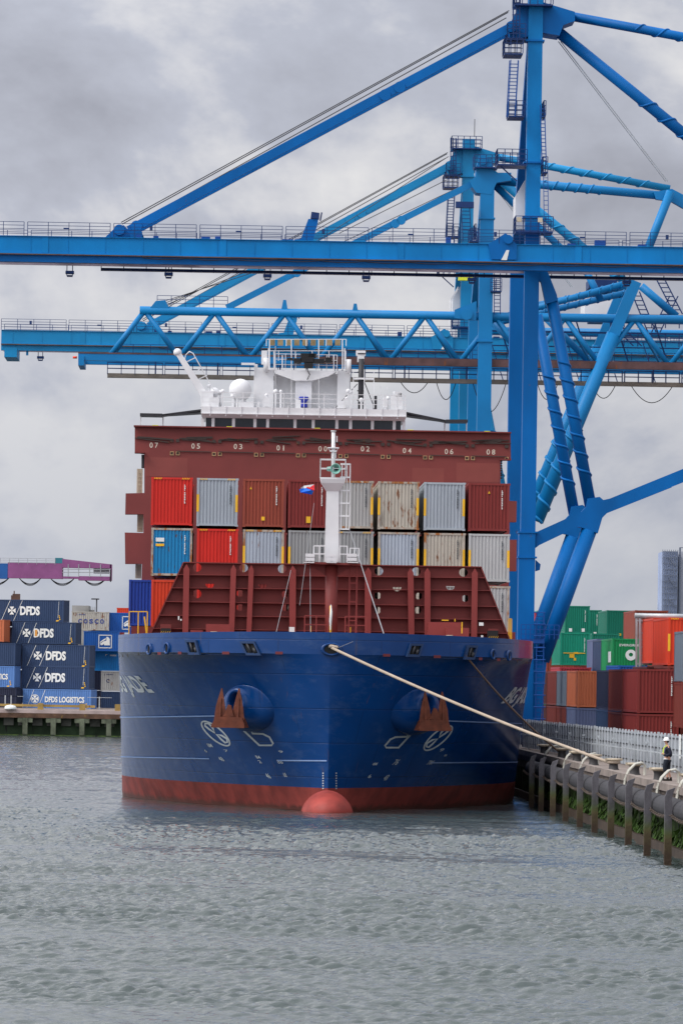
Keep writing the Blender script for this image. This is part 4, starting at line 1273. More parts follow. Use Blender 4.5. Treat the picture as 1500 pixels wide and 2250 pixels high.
mid = [('cyan', 'rusty light blue container with white and yellow stickers below the bright red one', ('mark', 'stick'), 1),
       ('red', 'bright red container in the second row, below the blue grey one', ('mark', 'stripes'), 0),
       ('pale_blue', 'pale blue rust spotted container with yellow posts, below the brown one', ('dmark', 'stripes', 'posts'), 1),
       ('grey', 'mid grey container in the second row, left of the foremast foot', ('dmark', 'posts'), 0),
       ('grey', 'mid grey container in the second row, right of the foremast foot', ('dmark', 'stripes', 'posts'), 0),
       ('pale_blue', 'pale blue container with few rust spots below the dirty cream one', ('dmark', 'posts'), 1),
       ('beige', 'cream rust streaked container in the second row, above the breakwater', ('dmark', 'posts'), 1),
       ('light_grey', 'light grey container at the right end of the second row, not cut by the breakwater', ('dmark', 'posts'), 0)]
low = [('orange_red', 'orange red container in the bottom row, beside the sloping left edge of the breakwater', (), 0),
       ('red', 'red container low behind the breakwater, second from its left', (), 0),
       ('maroon', 'maroon container low behind the breakwater, third from the left', (), 0),
       ('beige', 'cream container low behind the breakwater, left of the mast post', (), 0),
       ('grey', 'grey container low behind the breakwater, right of the mast post', (), 0),
       ('beige', 'cream container low behind the breakwater, third from the right', (), 0),
       ('beige_grey', 'grey container low behind the breakwater, second from the right', (), 0),
       ('light_grey', 'light grey container at the right end of the bottom row, beside the sloping edge', ('dmark',), 1)]
def stickers(o, H=2.87):
    s = MB()
    for (x0, x1, z0, z1) in ((-.95, -.45, 2.05, 2.28),): s.box(x0, x1, -.006, .026, z0, z1)
    s.build('white_label', M['letter'], o)
    s = MB(); s.box(-.95, -.45, -.006, .026, 1.78, 1.93); s.build('warning_label', M['yellow'], o)
def ftri(o, dx):
    c_ = bpy.data.objects.new('warning_triangle', _cg[(12.19, 2.87)]['tri']); COL.objects.link(c_); c_.parent = o; c_.location = (dx, 0, 0)
    setmat(c_, M['yellow'])
for row, (lst, pyb) in enumerate(((top, 1160), (mid, 1271.5), (low, 1386))):
    for i, (k, lab, ft, ru) in enumerate(lst):
        py = pyb + (cols[i] - 725) * .0185 + 1.0
        p = SHIP.px(cols[i], py, CYL)
        o = container(SHIP.w(p), SHIP.a, k, lab, 12.19, 2.87, [f for f in ft if f not in ('tri0', 'stick')], grp, bool(ru))
        if 'tri0' in ft: ftri(o, -.75 if i == 2 else 0.0)
        if 'stick' in ft: stickers(o)
        if (row, i) == (0, 5):
            st0 = MB(); st0.box(-.95, -.4, .024, .028, 2.1, 2.45)
# outer stack further aft at the left rail
p = SHIP.px(325, 1376, 39.0)
container(SHIP.w(p), SHIP.a, 'royal', 'royal blue container standing alone at the left rail, above a second blue one', 12.19, 2.87, (), grp)
p = SHIP.px(325, 1484, 39.0)
container(SHIP.w(p), SHIP.a, 'royal', 'royal blue container mostly hidden by the bulwark, lower of the two at the left rail', 12.19, 2.87, ('stripes',), grp)
# ================================================================ quay cranes
def crane_frame(px, py, D):
    p = at(px, py, D)
    return Frame((p.x, p.y, 3.0), QA)
def pt(F, px, py, yl=0.0): return F.px(px, py, yl)
def strake(mb, p0, p1, R_, t0, t1, pitch=None, starts=1):
    for k in range(starts):
        mb.helix(p0, p1, R_ * 1.02, (pitch or R_ * 9) * .48, R_ * 0.23, t0, t1, ph=2 * PI * k / starts + 1.0, n=5)
CA = crane_frame(1156, 1240, 400)
S = 18.6            # spacing of the two frames along the quay
def build_crane_a():
    F = CA
    r = empty('quay_crane', F, label='nearest quay crane, deep blue, its tall tower and long boom crossing above the ship', cat='crane', group='quay cranes over the ship')
    P = lambda x, y, yl=0.0: F.px(x, y, yl)
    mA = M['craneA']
    def bld(mb, n, m_=mA, par=r): return mb.build(n, m_, par)
    for yl in (0.0, S):
        lg = MB()
        b_ = P(1156, 1240, 0); b_.y = yl
        xx = b_.x
        t1 = P(1168, 600, 0).z; t0 = P(1156, 1170).z; tt = P(1167, -14).z
        ytop = yl if yl == 0 else yl
        lg.beam((xx, yl, 1.2), (xx, yl, t0), 1.15, 1.3, up=(0, 1, 0))
        if yl == 0:
            zj = P(1168, 490, 0).z
            lg.beam((xx + .06, yl, t0), (xx + .06, yl, zj), 1.02, 1.15, up=(0, 1, 0))
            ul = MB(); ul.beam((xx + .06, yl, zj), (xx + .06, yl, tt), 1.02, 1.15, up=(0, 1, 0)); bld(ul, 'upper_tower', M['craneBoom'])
        else:
            # rear frame column leans in to meet the front one at the apex
            lg.beam((xx, yl, t0), (xx, yl, t1 + 3), 1.02, 1.15, up=(0, 1, 0))
            lg.beam((xx, yl, t1 + 2), (xx, 1.8, P(1167, 60).z), .95, .95, up=(1, 0, 0), w1=.7, h1=.7)
        for zz_ in (t0, P(1156, 1225).z, P(1168, 478).z, P(1168, 358).z, P(1168, 90).z):
            if yl == 0: lg.beam((xx + .03, yl, zz_ - .06), (xx + .03, yl, zz_ + .06), 1.35, 1.42, up=(0, 1, 0))
        lg.beam((xx, yl, 0.9), (xx, yl, 1.9), 2.0, 1.5, up=(0, 1, 0))
        bld(lg, 'tower_leg')
        bg = MB()
        for k in (-1, 1):
            bg.box(xx - .45, xx + .45, yl + k * 1.6 - .7, yl + k * 1.6 + .7, .5, 1.3)
            bg.tube((xx - .3, yl + k * 1.6 - .4, .35), (xx + .3, yl + k * 1.6 - .4, .35), .35, 12); bg.tube((xx - .3, yl + k * 1.6 + .4, .35), (xx + .3, yl + k * 1.6 + .4, .35), .35, 12)
        bg.beam((xx, yl - 2.4, 1.4), (xx, yl + 2.4, 1.4), .8, .5)
        bld(bg, 'bogie', M['crane_dark'])
    xx = P(1156, 1240).x
    # boom and rear girder: twin boxes
    zT, zB = P(1160, 546).z, P(1160, 582).z
    xL = P(1160, 546).x - 41.1; xR = P(1500, 552).x + 22
    lean = 0.0
    for i, yl in enumerate((-3.0, 3.2)):
        g = MB(); g.box(xL, xR, yl - .45, yl + .45, zB, zT); g.box(xL - .01, xR, yl - .62, yl + .62, zB - .06, zB)
        g.box(xL, xR, yl - .55, yl + .55, zT, zT + .04)
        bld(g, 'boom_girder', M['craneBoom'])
        rb = MB(); rb.box(xL, xR, yl - .66, yl + .66, zB - .13, zB - .06); bld(rb, 'trolley_rail', M['rail_rust'])
    low_ = MB(); low_.box(xL, xR, -3.42, -2.6, zB - .62, zB - .13); bld(low_, 'lower_chord', mA)
    ct = MB(); xS = xL + 11.0
    ct.box(xS, xR, 3.9, 4.7, zB - .60, zB - .42)
    for i in range(int((xR - xS) / 1.6)): ct.beam((xS + i * 1.6, 4.0, zB - .65), (xS + i * 1.6, 4.0, zB), .06)
    for xq in (xL + 3, xL + 8.5, xL + 15.5, xL + 22.5, xL + 29.5, xL + 37.0, xL + 48):
        ct.box(xq, xq + .6, 2.8, 3.6, zB - .95, zB - .75); ct.box(xq + .1, xq + .5, 2.9, 3.5, zB - 1.15, zB - 1.05); ct.beam((xq + .1, 3, zB), (xq + .1, 3, zB - 1.1), .06); ct.beam((xq + .5, 3, zB), (xq + .5, 3, zB - 1.1), .06)
    bld(ct, 'under_catwalk', M['crane_dark'])
    ws = MB(); ws.box(xL, xR, 2.6, 2.75, zB - .40, zB - .12); bld(ws, 'walkway_screen', M['pinkgrey'])
    cr_ = MB()
    for xq in np.arange(xL + .3, xR, 8.0): cr_.box(xq, xq + .5, -2.6, 2.8, zB + .2, zT - .2)
    bld(cr_, 'cross_tie')
    ra = MB()
    for yl in (-3.6, 3.8):
        x = xL
        while x < xR:
            x1 = min(x + 6.0, xR)
            railing(ra, (x, yl, zT + .05), (x1 - .25, yl, zT + .05), .95, 1.5, 4, .022)
            x += 6.0
    bld(ra, 'railing', M['crane_dark'])
    lmp = MB()
    for k, x in enumerate(np.arange(xL + 2.5, xR, 6.0)):
        lmp.box(x, x + .38, -3.75, -3.6, zT + .5, zT + .62) if k % 2 else lmp.box(x, x + .2, -3.75, -3.6, zT + .55, zT + .85)
    bld(lmp, 'walkway_lamp', M['crane_dark'])
    wl_ = MB()
    for x in np.arange(xL + 1.0, xR, 2.6): wl_.box(x, x + .05, -3.475, -3.45, zB, zT)
    for x in np.arange(xL + 7.0, xR, 12.4): wl_.box(x, x + .45, -3.49, -3.45, zB + .02, zT - .02)
    bld(wl_, 'web_stiffener', M['craneBoom'])
    cb2 = MB()
    for x in np.arange(xL + 14.0, xR - 3, 3.1): cb2.sweep([(x + 3.1 * t / 8, -3.72, zB - .2 - .12 * 4 * (t / 8) * (1 - t / 8)) for t in range(9)], .03, 4)
    bld(cb2, 'power_cable', M['black'])
    rr_ = random.Random(4)
    bxs = MB()
    for k in range(16):
        x = rr_.uniform(xL + 3, xR - 3); bxs.box(x, x + rr_.uniform(.3, .9), -2.2, -1.6, zT + .05, zT + rr_.uniform(.2, .55))
    bld(bxs, 'deck_box', M['crane_mid'])
    # rust at the boom hinge
    hg = MB(); a, b_ = P(1085, 535, -3.5), P(1140, 600, -3.5)
    hg.prism([(a.x - .4, zT), (a.x + .8, zT + .8), (b_.x - 1.0, zT + .8), (b_.x - .2, zT), (b_.x - .2, zB + .1), (a.x - .2, zB + .1)], -3.62, -3.47)
    hg.tube((b_.x - .8, -3.8, zT + .35), (b_.x - .8, -3.4, zT + .35), .32, 14)
    bld(hg, 'boom_hinge')
    sg = MB(); c_ = P(1115, 560, -3.65); sg.prism([(c_.x - .45, c_.z - .35), (c_.x - .1, c_.z + .35), (c_.x + .1, c_.z + .35), (c_.x - .05, c_.z - .35)], -3.66, -3.63)
    bld(sg, 'white_plate', M['letter'])
    # apex head and platforms
    hd = MB()
    a = [P(*q) for q in ((1140, 12), (1192, 5), (1262, 26), (1262, 46), (1237, 55), (1228, 78), (1208, 75), (1192, 72), (1120, 90), (1118, 55))]
    hd.prism([(q.x, q.z) for q in reversed(a)], -.35, 2.6)
    bld(hd, 'tower_head')
    pf = MB()
    for (x0, x1, y) in ((1128, 1212, 12), (1112, 1152, 88), (1106, 1146, 120), (1115, 1150, 257), (1192, 1196, 257), (1090, 1155, 363), (1130, 1212, 510), (1190, 1200, 380)):
        a, b_ = P(x0, y, 0), P(x1, y, 0)
        pf.box(a.x, b_.x, -1.4, 1.4, a.z - .1, a.z)
        for yl in (-1.4, 1.4): railing(pf, (a.x, yl, a.z), (b_.x, yl, a.z), 1.05, .5, 3, .03)
        railing(pf, (a.x, -1.4, a.z), (a.x, 1.4, a.z), 1.05, .9, 3, .03)
    a, b_ = P(1118, 62, -1), P(1122, 8, -1)
    for x in (1127, 1134, 1141): q, q2 = P(x, 90, -1), P(x, -20, -1); pf.beam(q, q2, .09)
    for k in range(7): q, q2 = P(1125, 6 + k * 13, -1), P(1143, 4 + k * 13, -1); pf.beam(q, q2, .07)
    # strut under the low platform
    q, q2 = P(1100, 365, -1), P(1135, 397, -1); pf.beam(q, q2, .09)
    bld(pf, 'service_platform', M['crane_dark'])
    ldr = MB()
    a, b_ = P(1122, 257, -1.1), P(1129, 132, -1.1); ladder(ldr, a, b_, .62, .25, .035)
    ldr.beam(a + Vector((-.25, -.5, 0)), b_ + Vector((-.25, -.5, 0)), .06); ldr.beam(a + Vector((.25, -.5, 0)), b_ + Vector((.25, -.5, 0)), .05)
    a, b_ = P(1195, 362, -1.1), P(1191, 230, -1.1); ladder(ldr, a, b_, .30, .25, .035)
    a, b_ = P(1200, 510, -1.1), P(1198, 370, -1.1); ladder(ldr, a, b_, .30, .3, .025)
    a, b_ = P(1184, 1585, -1.3), P(1187, 1345, -1.3); ladder(ldr, a, b_, .5, .3, .04)
    for k in range(10): q = P(1184, 1580 - k * 26, -1.3); ldr.sweep([q + Vector((-.3, 0, 0)), q + Vector((-.4, -.5, 0)), q + Vector((.4, -.5, 0)), q + Vector((.3, 0, 0))], .035, 4)
    a, b_ = P(1144, 1385, -1.3), P(1196, 1387, -1.3); ldr.box(a.x, b_.x, -1.4, -.6, a.z - .9, a.z - .6)
    railing(ldr, (a.x, -1.4, a.z - .6), (b_.x + 1, -1.4, a.z - .6), 1.0, .35, 3, .03)
    q = P(1184, 1500, -1.2)
    bld(ldr, 'ladder', M['crane_mid'])
    # the broad fixed tie down to the boom, its ropes
    st = MB(); a, b_ = P(1122, 60, 0), P(283, 507, 0)
    for yl in (-.5, 1.9):
        st.beam((a.x, yl, a.z), (b_.x, yl, b_.z), .34, .62)
    for q in ((1122, 60), (845, 210), (877, 193), (300, 498)):
        c_ = P(*q); st.tube((c_.x, -.8, c_.z), (c_.x, -.5, c_.z), .40, 14)
    bld(st, 'forestay')
    an = MB()
    c_ = P(262, 512, -1); z0 = zT
    an.prism([(c_.x - 1.2, z0), (c_.x - .3, z0 + .9), (c_.x + .3, z0 + 1.1), (c_.x + .9, z0 + .5), (c_.x + 1.2, z0 + .7), (c_.x + 1.7, z0 + .4), (c_.x + 1.5, z0)], -1.0, 2.2)
    an.tube((c_.x, -1.2, z0 + .75), (c_.x, -1.0, z0 + .75), .38, 14); an.tube((c_.x + 1.2, -1.2, z0 + .4), (c_.x + 1.2, -1.0, z0 + .4), .45, 14)
    c_ = P(675, 520, -1)
    an.prism([(c_.x - .9, z0), (c_.x - .9, z0 + .3), (c_.x - .45, z0 + .35), (c_.x + .05, z0 + 1.75), (c_.x + .75, z0 + 1.75), (c_.x + .7, z0 + 1.4), (c_.x + .35, z0)], -1.1, -.6)
    bld(an, 'stay_bracket')
    bx = MB(); c_ = P(691, 472, -1); bx.prism([(c_.x - .28, c_.z - .22), (c_.x + .32, c_.z - .28), (c_.x + .34, c_.z + .15), (c_.x - .22, c_.z + .22)], -1.2, -.4); bx.beam((c_.x + .4, -1, c_.z - .4), (c_.x + .5, -1, c_.z + .2), .1)
    bld(bx, 'boom_buffer', M['crane_dark'])
    rp = MB()
    for (x0, y0, x1, y1) in ((1118, 22, 266, 488), (1116, 26, 268, 492), (1112, 38, 288, 495)):
        a, b_ = P(x0, y0, .6), P(x1, y1, .6); rp.tube(a, b_, .035, 4, cap=False)
    bld(rp, 'hoist_rope', M['dark'])
    # rear structure: back stay, leaning strut, with strakes
    bs = MB(); a, b_ = P(1250, 34, 1), P(1737, 124, 1); bs.tube(a, b_, .33, 18); strake(bs, a, b_, .33, .30, .9, 3.6)
    bld(bs, 'backstay')
    dgs = MB(); a, b_ = P(1222, 66, 1), P(1510, 300, 1); b2 = a + (b_ - a) * 1.45
    dgs.tube(a, b2, .40, 18); strake(dgs, a, b2, .40, .42, .95, 3.6); bld(dgs, 'rear_strut')
    rd_ = MB()
    for dx in (0, 5): a, b_ = P(1226 + dx, 90, 1), P(1462 + dx, 398, 1); rd_.tube(a, b_, .035, 4, cap=False)
    bld(rd_, 'tie_rod', M['galv'])
    # machinery end of the A frame
    # bracket, struts with strakes, cross node and sill beam
    br = MB(); a = [P(*q, -.3) for q in ((1150, 556), (1196, 580), (1222, 646), (1225, 660), (1198, 668), (1188, 620), (1178, 610))]
    br.prism([(q.x, q.z) for q in reversed(a)], -.52, .3)
    bld(br, 'leg_bracket')
    for yl in (0.0, S):
        ts = MB(); a, b_ = P(1211, 655, 0), P(1297, 1112, 0); a.y = b_.y = yl
        ts.tube(a, b_, .42, 20); strake(ts, a, b_, .42, .30, .88, 2.7); bld(ts, 'portal_strut')
        tl = MB(); a, b_ = P(1294, 1165, 0), P(1190, 1452, 0); a.y = b_.y = yl
        tl.tube(a, b_, .55, 20); bld(tl, 'lower_strut')
        nd = MB()
        for (q, w_) in (((1283, 1140), 0),): pass
        poly = [(1176, 1170), (1276, 1125), (1286, 1114), (1289, 1096), (1316, 1092), (1324, 1099), (1338, 1096), (1520, 1022), (1520, 1052), (1334, 1126), (1322, 1138), (1312, 1172), (1278, 1160), (1268, 1158), (1184, 1198), (1176, 1204)]
        a = [P(*q, 0) for q in poly]
        nd.prism([(q.x, q.z) for q in reversed(a)], yl - .45, yl + .45)
        bld(nd, 'sill_beam')
        if yl == 0:
            fl_ = MB()
            for k in ((1183, 1182, 1262, 1150), (1330, 1128, 1500, 1056)): pass
    q = P(1176, 1240, 0); lug = MB(); lug.prism([(q.x, q.z + .3), (q.x + .35, q.z), (q.x + .3, q.z - .4), (q.x, q.z - .5)], -.2, .2); bld(lug, 'lug')
    ft = MB(); a, b_ = P(1186, 1450, 0), P(1172, 1590, 0); ft.beam(a, b_, .9, .9, up=(0, 1, 0)); ft.beam(a + Vector((0, S, 0)), b_ + Vector((0, S, 0)), .9, .9, up=(0, 1, 0))
    bld(ft, 'strut_foot')
    # white switch room on the tower, lamps
    sw = MB(); a = [P(*q, 1.5) for q in ((1131, 505), (1153, 505), (1153, 395), (1131, 432))]
    sw.prism([(q.x, q.z) for q in a], .8, 4.0); bld(sw, 'switch_room', M['white'])
    lm = MB()
    for q in ((1140, 482), (1186, 483)): c_ = P(*q, -1.3); lm.box(c_.x - .16, c_.x + .16, -1.5, -1.2, c_.z - .16, c_.z + .16)
    bld(lm, 'tower_lamp', mat('lamp_housing', (.5, .42, .3), .5))
    return r
M['pinkgrey'] = mat('weathered_screen', (.28, .24, .28), .7, var=.3)
M['crane_mid'] = mat('mid_blue_paint', (0.004, 0.06, 0.26), 0.5)
crane1 = build_crane_a()
# the farthest crane of the row is the same type
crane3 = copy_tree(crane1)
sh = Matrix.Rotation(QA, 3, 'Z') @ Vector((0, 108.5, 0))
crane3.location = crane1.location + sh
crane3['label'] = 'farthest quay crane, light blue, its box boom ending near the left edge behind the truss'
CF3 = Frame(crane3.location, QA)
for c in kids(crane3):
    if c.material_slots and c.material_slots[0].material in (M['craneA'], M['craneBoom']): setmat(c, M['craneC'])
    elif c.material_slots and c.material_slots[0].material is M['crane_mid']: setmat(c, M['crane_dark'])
q = CF3.px(1024, 610, -4); 
yb = MB(); yb.box(q.x - .7, q.x + .6, -4.5, -3.5, q.z - .25, q.z + .3); yb.build('yellow_winch', M['acid'], crane3)
wh = MB(); a, b_ = CF3.px(988, 745, 9), CF3.px(1006, 628, 9)
wh.prism([(a.x, a.z), (b_.x, a.z), (b_.x, b_.z), (a.x, b_.z - 1.2)], 9, 11); wh.build('white_side_room', M['white'], crane3)
ln_ = MB(); a = CF3.px(1042, 300, 0); ln_.beam(a, a + Vector((0, 0, 1.6)), .06); ln_.build('lightning_rod', M['dark'], crane3)
lp = MB(); 
a, b_ = CF3.px(10, 770, -3), CF3.px(30, 785, -3); lp.box(a.x, b_.x + .3, -3.5, 3.5, b_.z, a.z + .3); lp.beam((b_.x + 1.2, -3, a.z), (b_.x + 1.2, -3, b_.z + .2), .2)
lp.build('end_buffer', M['craneC'], crane3)

# ---------------------------------------------------------------- truss crane
CB = crane_frame(1062, 940, 473)
cb_ = empty('quay_crane', CB, label='middle crane with tubular zigzag truss boom crossing behind the bridge roof', cat='crane', group='quay cranes over the ship')
def build_crane_b():
    F = CB; r = cb_; mB = M['craneB']
    P = lambda x, y, yl=0.0: F.px(x, y, yl)
    def bld(mb, n, m_=mB): return mb.build(n, m_, r)
    xx = P(1062, 940).x
    for yl in (0.0, S):
        lg = MB(); lg.beam((xx, yl, 1.0), (xx, yl, P(1062, 375).z), 1.15, 1.15, up=(0, 1, 0))
        if yl: lg = MB().beam((xx, yl, 1.0), (xx, yl, P(1062, 640).z), 1.15, 1.15, up=(0, 1, 0)).beam((xx, yl, P(1062, 640).z), (xx, 2, P(1062, 400).z), .8, .8)
        for y in (750, 480): z = P(1062, y).z; lg.beam((xx, yl, z - .06), (xx, yl, z + .06), 1.35, 1.35, up=(0, 1, 0)) if yl == 0 else None
        lg.beam((xx, yl, .6), (xx, yl, 1.8), 2.0, 1.4, up=(0, 1, 0))
        bld(lg, 'tower_leg')
    z_tc0, z_bc0 = P(620, 687), P(620, 790)
    ztc, zbc = z_tc0.z, z_bc0.z
    xL, xR = P(307, 683).x, P(1500, 700).x + 20
    xLb = P(172, 785).x
    tc_ = MB(); tc_.tube((xL, 0, ztc), (xR, 0, ztc), .36, 16); bld(tc_, 'top_chord')
    tc2 = MB(); tc2.tube((P(1075, 730, S).x, S, P(1300, 730, S).z), (xR, S, P(1300, 730, S).z), .34, 14); bld(tc2, 'portal_tie')
    bc = MB(); bc.box(xLb, P(700, 790).x, -.35, .35, zbc - .35, zbc + .3); bld(bc, 'bottom_chord')
    bcr = MB(); bcr.box(P(700, 790).x, xR, -.36, .36, zbc - .32, zbc + .30); bcr.box(xLb, P(700, 790).x, -.38, .38, zbc + .22, zbc + .33); bld(bcr, 'rusty_chord', M['chord_rust'])
    bc2 = MB(); bc2.box(xLb, xR, 5.6, 6.2, zbc - .35, zbc + .3); bld(bc2, 'bottom_chord')
    pitch = (P(780, 690).x - P(318, 690).x) / 3
    x0 = P(318, 690).x
    for i in range(-0, 12):
        xt = x0 + pitch * i
        dgn = MB(); dgn.tube((xt, 0, ztc), (xt - pitch / 2, 0, zbc), .22, 12); dgn.tube((xt, 0, ztc), (xt + pitch / 2, 0, zbc), .22, 12)
        bld(dgn, 'diagonal')
    d2 = MB()
    for i in range(12):
        xt = x0 + pitch * i
        d2.beam((xt, .3, ztc), (xt - pitch / 2, 5.9, zbc), .16); d2.beam((xt, .3, ztc), (xt + pitch / 2, 5.9, zbc), .16)
    bld(d2, 'cross_brace')
    eb = MB(); a, b_ = P(172, 803), P(185, 783); eb.box(a.x, b_.x, -.5, 6.3, a.z, b_.z); bld(eb, 'end_buffer')
    be = MB(); q = P(164, 785); be.tube(q + Vector((-.15, 0, 0)), q + Vector((.2, 0, 0)), .1, 8); bld(be, 'end_beacon', M['orange_beacon'])
    cw = MB(); a = P(236, 822, 2); cw.box(a.x, xR, 1.6, 2.4, a.z - .28, a.z + .08); bld(cw, 'catwalk', M['catwalk'])
    cwr = MB()
    for yl in (1.6, 2.4):
        x = a.x
        while x < xR: railing(cwr, (x, yl, a.z), (min(x + 4.6, xR), yl, a.z), 1.0, 1.1, 2, .025); x += 4.8
    for x in np.arange(a.x + 4, xR, 5.2): cwr.beam((x, 2, a.z), (x, 2, zbc), .12)
    bld(cwr, 'catwalk_rail', M['crane_dark'])
    cw2 = MB()
    x = xLb + 3
    while x < xR: railing(cw2, (x, 6.0, zbc + .32), (min(x + 5.8, xR), 6.0, zbc + .32), 1.1, 1.45, 3, .028); x += 6.0
    railing(cw2, (P(345, 670).x, .4, ztc + .35), (P(500, 670).x, .4, ztc + .35), .95, 1.3, 3, .025)
    for x in np.arange(P(1100, 700).x, xR, 3.3): cw2.beam((x, 5, ztc), (x + 1.4, 6, zbc), .09); cw2.beam((x, S, ztc - .8), (x + 1.2, S, zbc - .5), .08)
    cw2.beam((P(1080, 700).x, 5, ztc - .9), (xR, 5, ztc - .9), .14); cw2.beam((P(1080, 700).x, 7, zbc + 1.9), (xR, 7, zbc + 1.9), .10)
    bld(cw2, 'truss_walkway_rail', M['crane_dark'])
    fs_ = MB()
    for (xa, xb, yy, dp) in ((878, 942, 836, 27), (958, 1002, 838, 40), (1038, 1112, 840, 66), (1180, 1225, 842, 36), (1300, 1352, 845, 30), (1386, 1478, 847, 38), (1150, 1180, 842, 30)):
        p0, p1 = P(xa, yy, 2), P(xb, yy, 2); d_ = dp / 26.4
        fs_.sweep([p0.lerp(p1, t / 16) - Vector((0, 0, d_ * 4 * (t/16) * (1 - t/16))) for t in range(17)], .035, 5)
    bld(fs_, 'festoon_cable', M['black'])
    # stay rods, ropes
    st = MB()
    a, b_ = P(1040, 402), P(498, 676)
    st.beam(a, b_, .3, .52)
    for q in ((881, 484), (868, 491), (652, 599), (1045, 400)): c_ = P(*q); st.tube((c_.x, -.35, c_.z), (c_.x, -.12, c_.z), .38, 14)
    bld(st, 'forestay')
    an = MB(); c_ = P(347, 672); an.prism([(c_.x - .8, c_.z - .4), (c_.x - .2, c_.z + .4), (c_.x + .6, c_.z + .5), (c_.x + 1.0, c_.z - .3)], -.3, .3)
    for q in ((625, 672), (780, 680)): c_ = P(*q); an.prism([(c_.x - .3, c_.z - .5), (c_.x - .12, c_.z + .5), (c_.x + .12, c_.z + .5), (c_.x + .3, c_.z - .5)], -.2, .2)
    c_ = P(1030, 690, -.5); an.tube((c_.x - .2, -.7, c_.z), (c_.x - .2, -.3, c_.z), .5, 14); an.prism([(c_.x - 1.2, c_.z - .35), (c_.x - 1.2, c_.z + .35), (c_.x + .6, c_.z + 1.1), (c_.x + .6, c_.z - .5)], -.55, -.1)
    bld(an, 'stay_bracket')
    rp = MB()
    for (x0_, y0_, x1_, y1_) in ((985, 343, 690, 533), (980, 395, 745, 512), (1020, 405, 745, 535), (560, 597, 340, 668), (540, 597, 345, 672), (430, 640, 300, 700)):
        rp.tube(P(x0_, y0_, 1), P(x1_, y1_, 1), .03, 4, cap=False)
    bld(rp, 'hoist_rope', M['dark'])
    hd = MB(); a = [P(*q) for q in ((1046, 366), (1051, 351), (1074, 348), (1082, 362), (1083, 380), (1122, 380), (1122, 397), (1090, 402), (1078, 428), (1046, 424), (1036, 411), (1031, 398), (1044, 388))]
    hd.prism([(q.x, q.z) for q in reversed(a)], -.6, 2.2); c_ = P(1060, 350, -.7); hd.tube(c_, c_ + Vector((0, .2, 0)), .42, 16)
    bld(hd, 'tower_head')
    pf = MB()
    for (x0_, x1_, y) in ((1040, 1092, 368), (1030, 1048, 530), (1076, 1100, 640)):
        a, b_ = P(x0_, y), P(x1_, y); pf.box(a.x, b_.x, -1.2, 1.2, a.z - .1, a.z)
        for yl in (-1.2, 1.2): railing(pf, (a.x, yl, a.z), (b_.x, yl, a.z), 1.0, .5, 3, .03)
    ladder(pf, P(1026, 530, -1), P(1022, 455, -1), .7, .3, .035); ladder(pf, P(1092, 690, -1), P(1092, 600, -1), .5, .3, .035)
    q = P(1022, 448, -1); pf.box(q.x - .8, q.x + .7, -1.2, -.4, q.z - .3, q.z + .2)
    bld(pf, 'service_platform', M['crane_dark'])
    tw = MB()
    a, b_ = P(1090, 396, 1), P(1462, 430, 1); tw.tube(a, b_, .36, 16); strake(tw, a, b_, .36, .28, .62, 2.1); bld(tw, 'backstay')
    gs = MB(); g_ = [P(*q, 1) for q in ((1434, 422), (1475, 415), (1500, 428), (1500, 458), (1472, 442), (1440, 438))]; gs.prism([(q.x, q.z) for q in reversed(g_)], .6, 1.4); bld(gs, 'gusset')
    ls = MB(); a, b_ = P(1473, 420, 0), P(1402, 600, 0); ls.tube(a, b_, .36, 16); bld(ls, 'rear_strut')
    for yl in (0.0, S):
        l2 = MB(); a, b_ = P(1396, 618, 0), P(1178, 1145, 0); a.y = b_.y = yl
        a2 = a.lerp(b_, .22)
        l2.beam(a, a2, .95, .95, up=(0, 1, 0)); l2.tube(a2, b_, .60, 20); strake(l2, a2, b_, .60, .50, 1.0, 3.0)
        bld(l2, 'portal_strut')
    dg = MB(); a, b_ = P(1084, 404, 1), P(1290, 600, 1); dg.tube(a, b_, .30, 14); dg.tube(b_, P(1320, 660, 1), .3, 14); bld(dg, 'tower_brace')
    hb_ = MB()
    for (x0_, y0_, x1_, y1_, yl) in ((1078, 703, 1390, 618, 0), (1078, 712, 1388, 640, 4), (1120, 682, 1385, 628, 10)):
        a, b_ = P(x0_, y0_, yl), P(x1_, y1_, yl); hb_.tube(a, b_, .27, 14); strake(hb_, a, b_, .27, .3, .95, 2.0)
    bld(hb_, 'brace_tube')
    tb = MB(); tb.tube(P(1408, 628, 2), P(1486, 695, 2), .34, 14); tb.tube(P(1078, 700, 2), P(1170, 805, 2), .3, 12); tb.tube(P(1200, 700, 6), P(1300, 800, 6), .28, 12)
    bld(tb, 'brace_tube')
    mh_ = MB(); a, b_ = P(1281, 698, 24), P(1342, 650, 24); mh_.box(a.x, b_.x, 22, 28, a.z, b_.z); bld(mh_, 'machinery_house', M['white'])
    mhr = MB(); mhr.box(a.x - .3, b_.x + .5, 21.9, 28.1, b_.z, b_.z + .12); mhr.box(a.x + .6, b_.x + 1, 21.9, 28, a.z - .3, a.z)
    for (x0_, y0_, x1_, y1_) in ((1450, 612, 1490, 690), (1395, 640, 1432, 730), (1440, 730, 1480, 650), (1330, 690, 1400, 760)):
        ladder(mhr, P(x0_, y0_, 8), P(x1_, y1_, 8), .7, .4, .05)
    a = P(1340, 760, 8)
    railing(mhr, a, a + Vector((14, 0, 0)), 1.1, 1.2, 3, .04); railing(mhr, a + Vector((0, 0, 1.6)), a + Vector((14, 0, 1.6)), 1.1, 1.2, 3, .04)
    bld(mhr, 'stairs', M['crane_dark'])
    # cab gear hanging at the right
    cv = MB(); a = P(1290, 625, 10)
    cv.box(a.x, a.x + 2.4, 8, 12, a.z - .4, a.z + .3); bld(cv, 'trolley', M['crane_dark'])
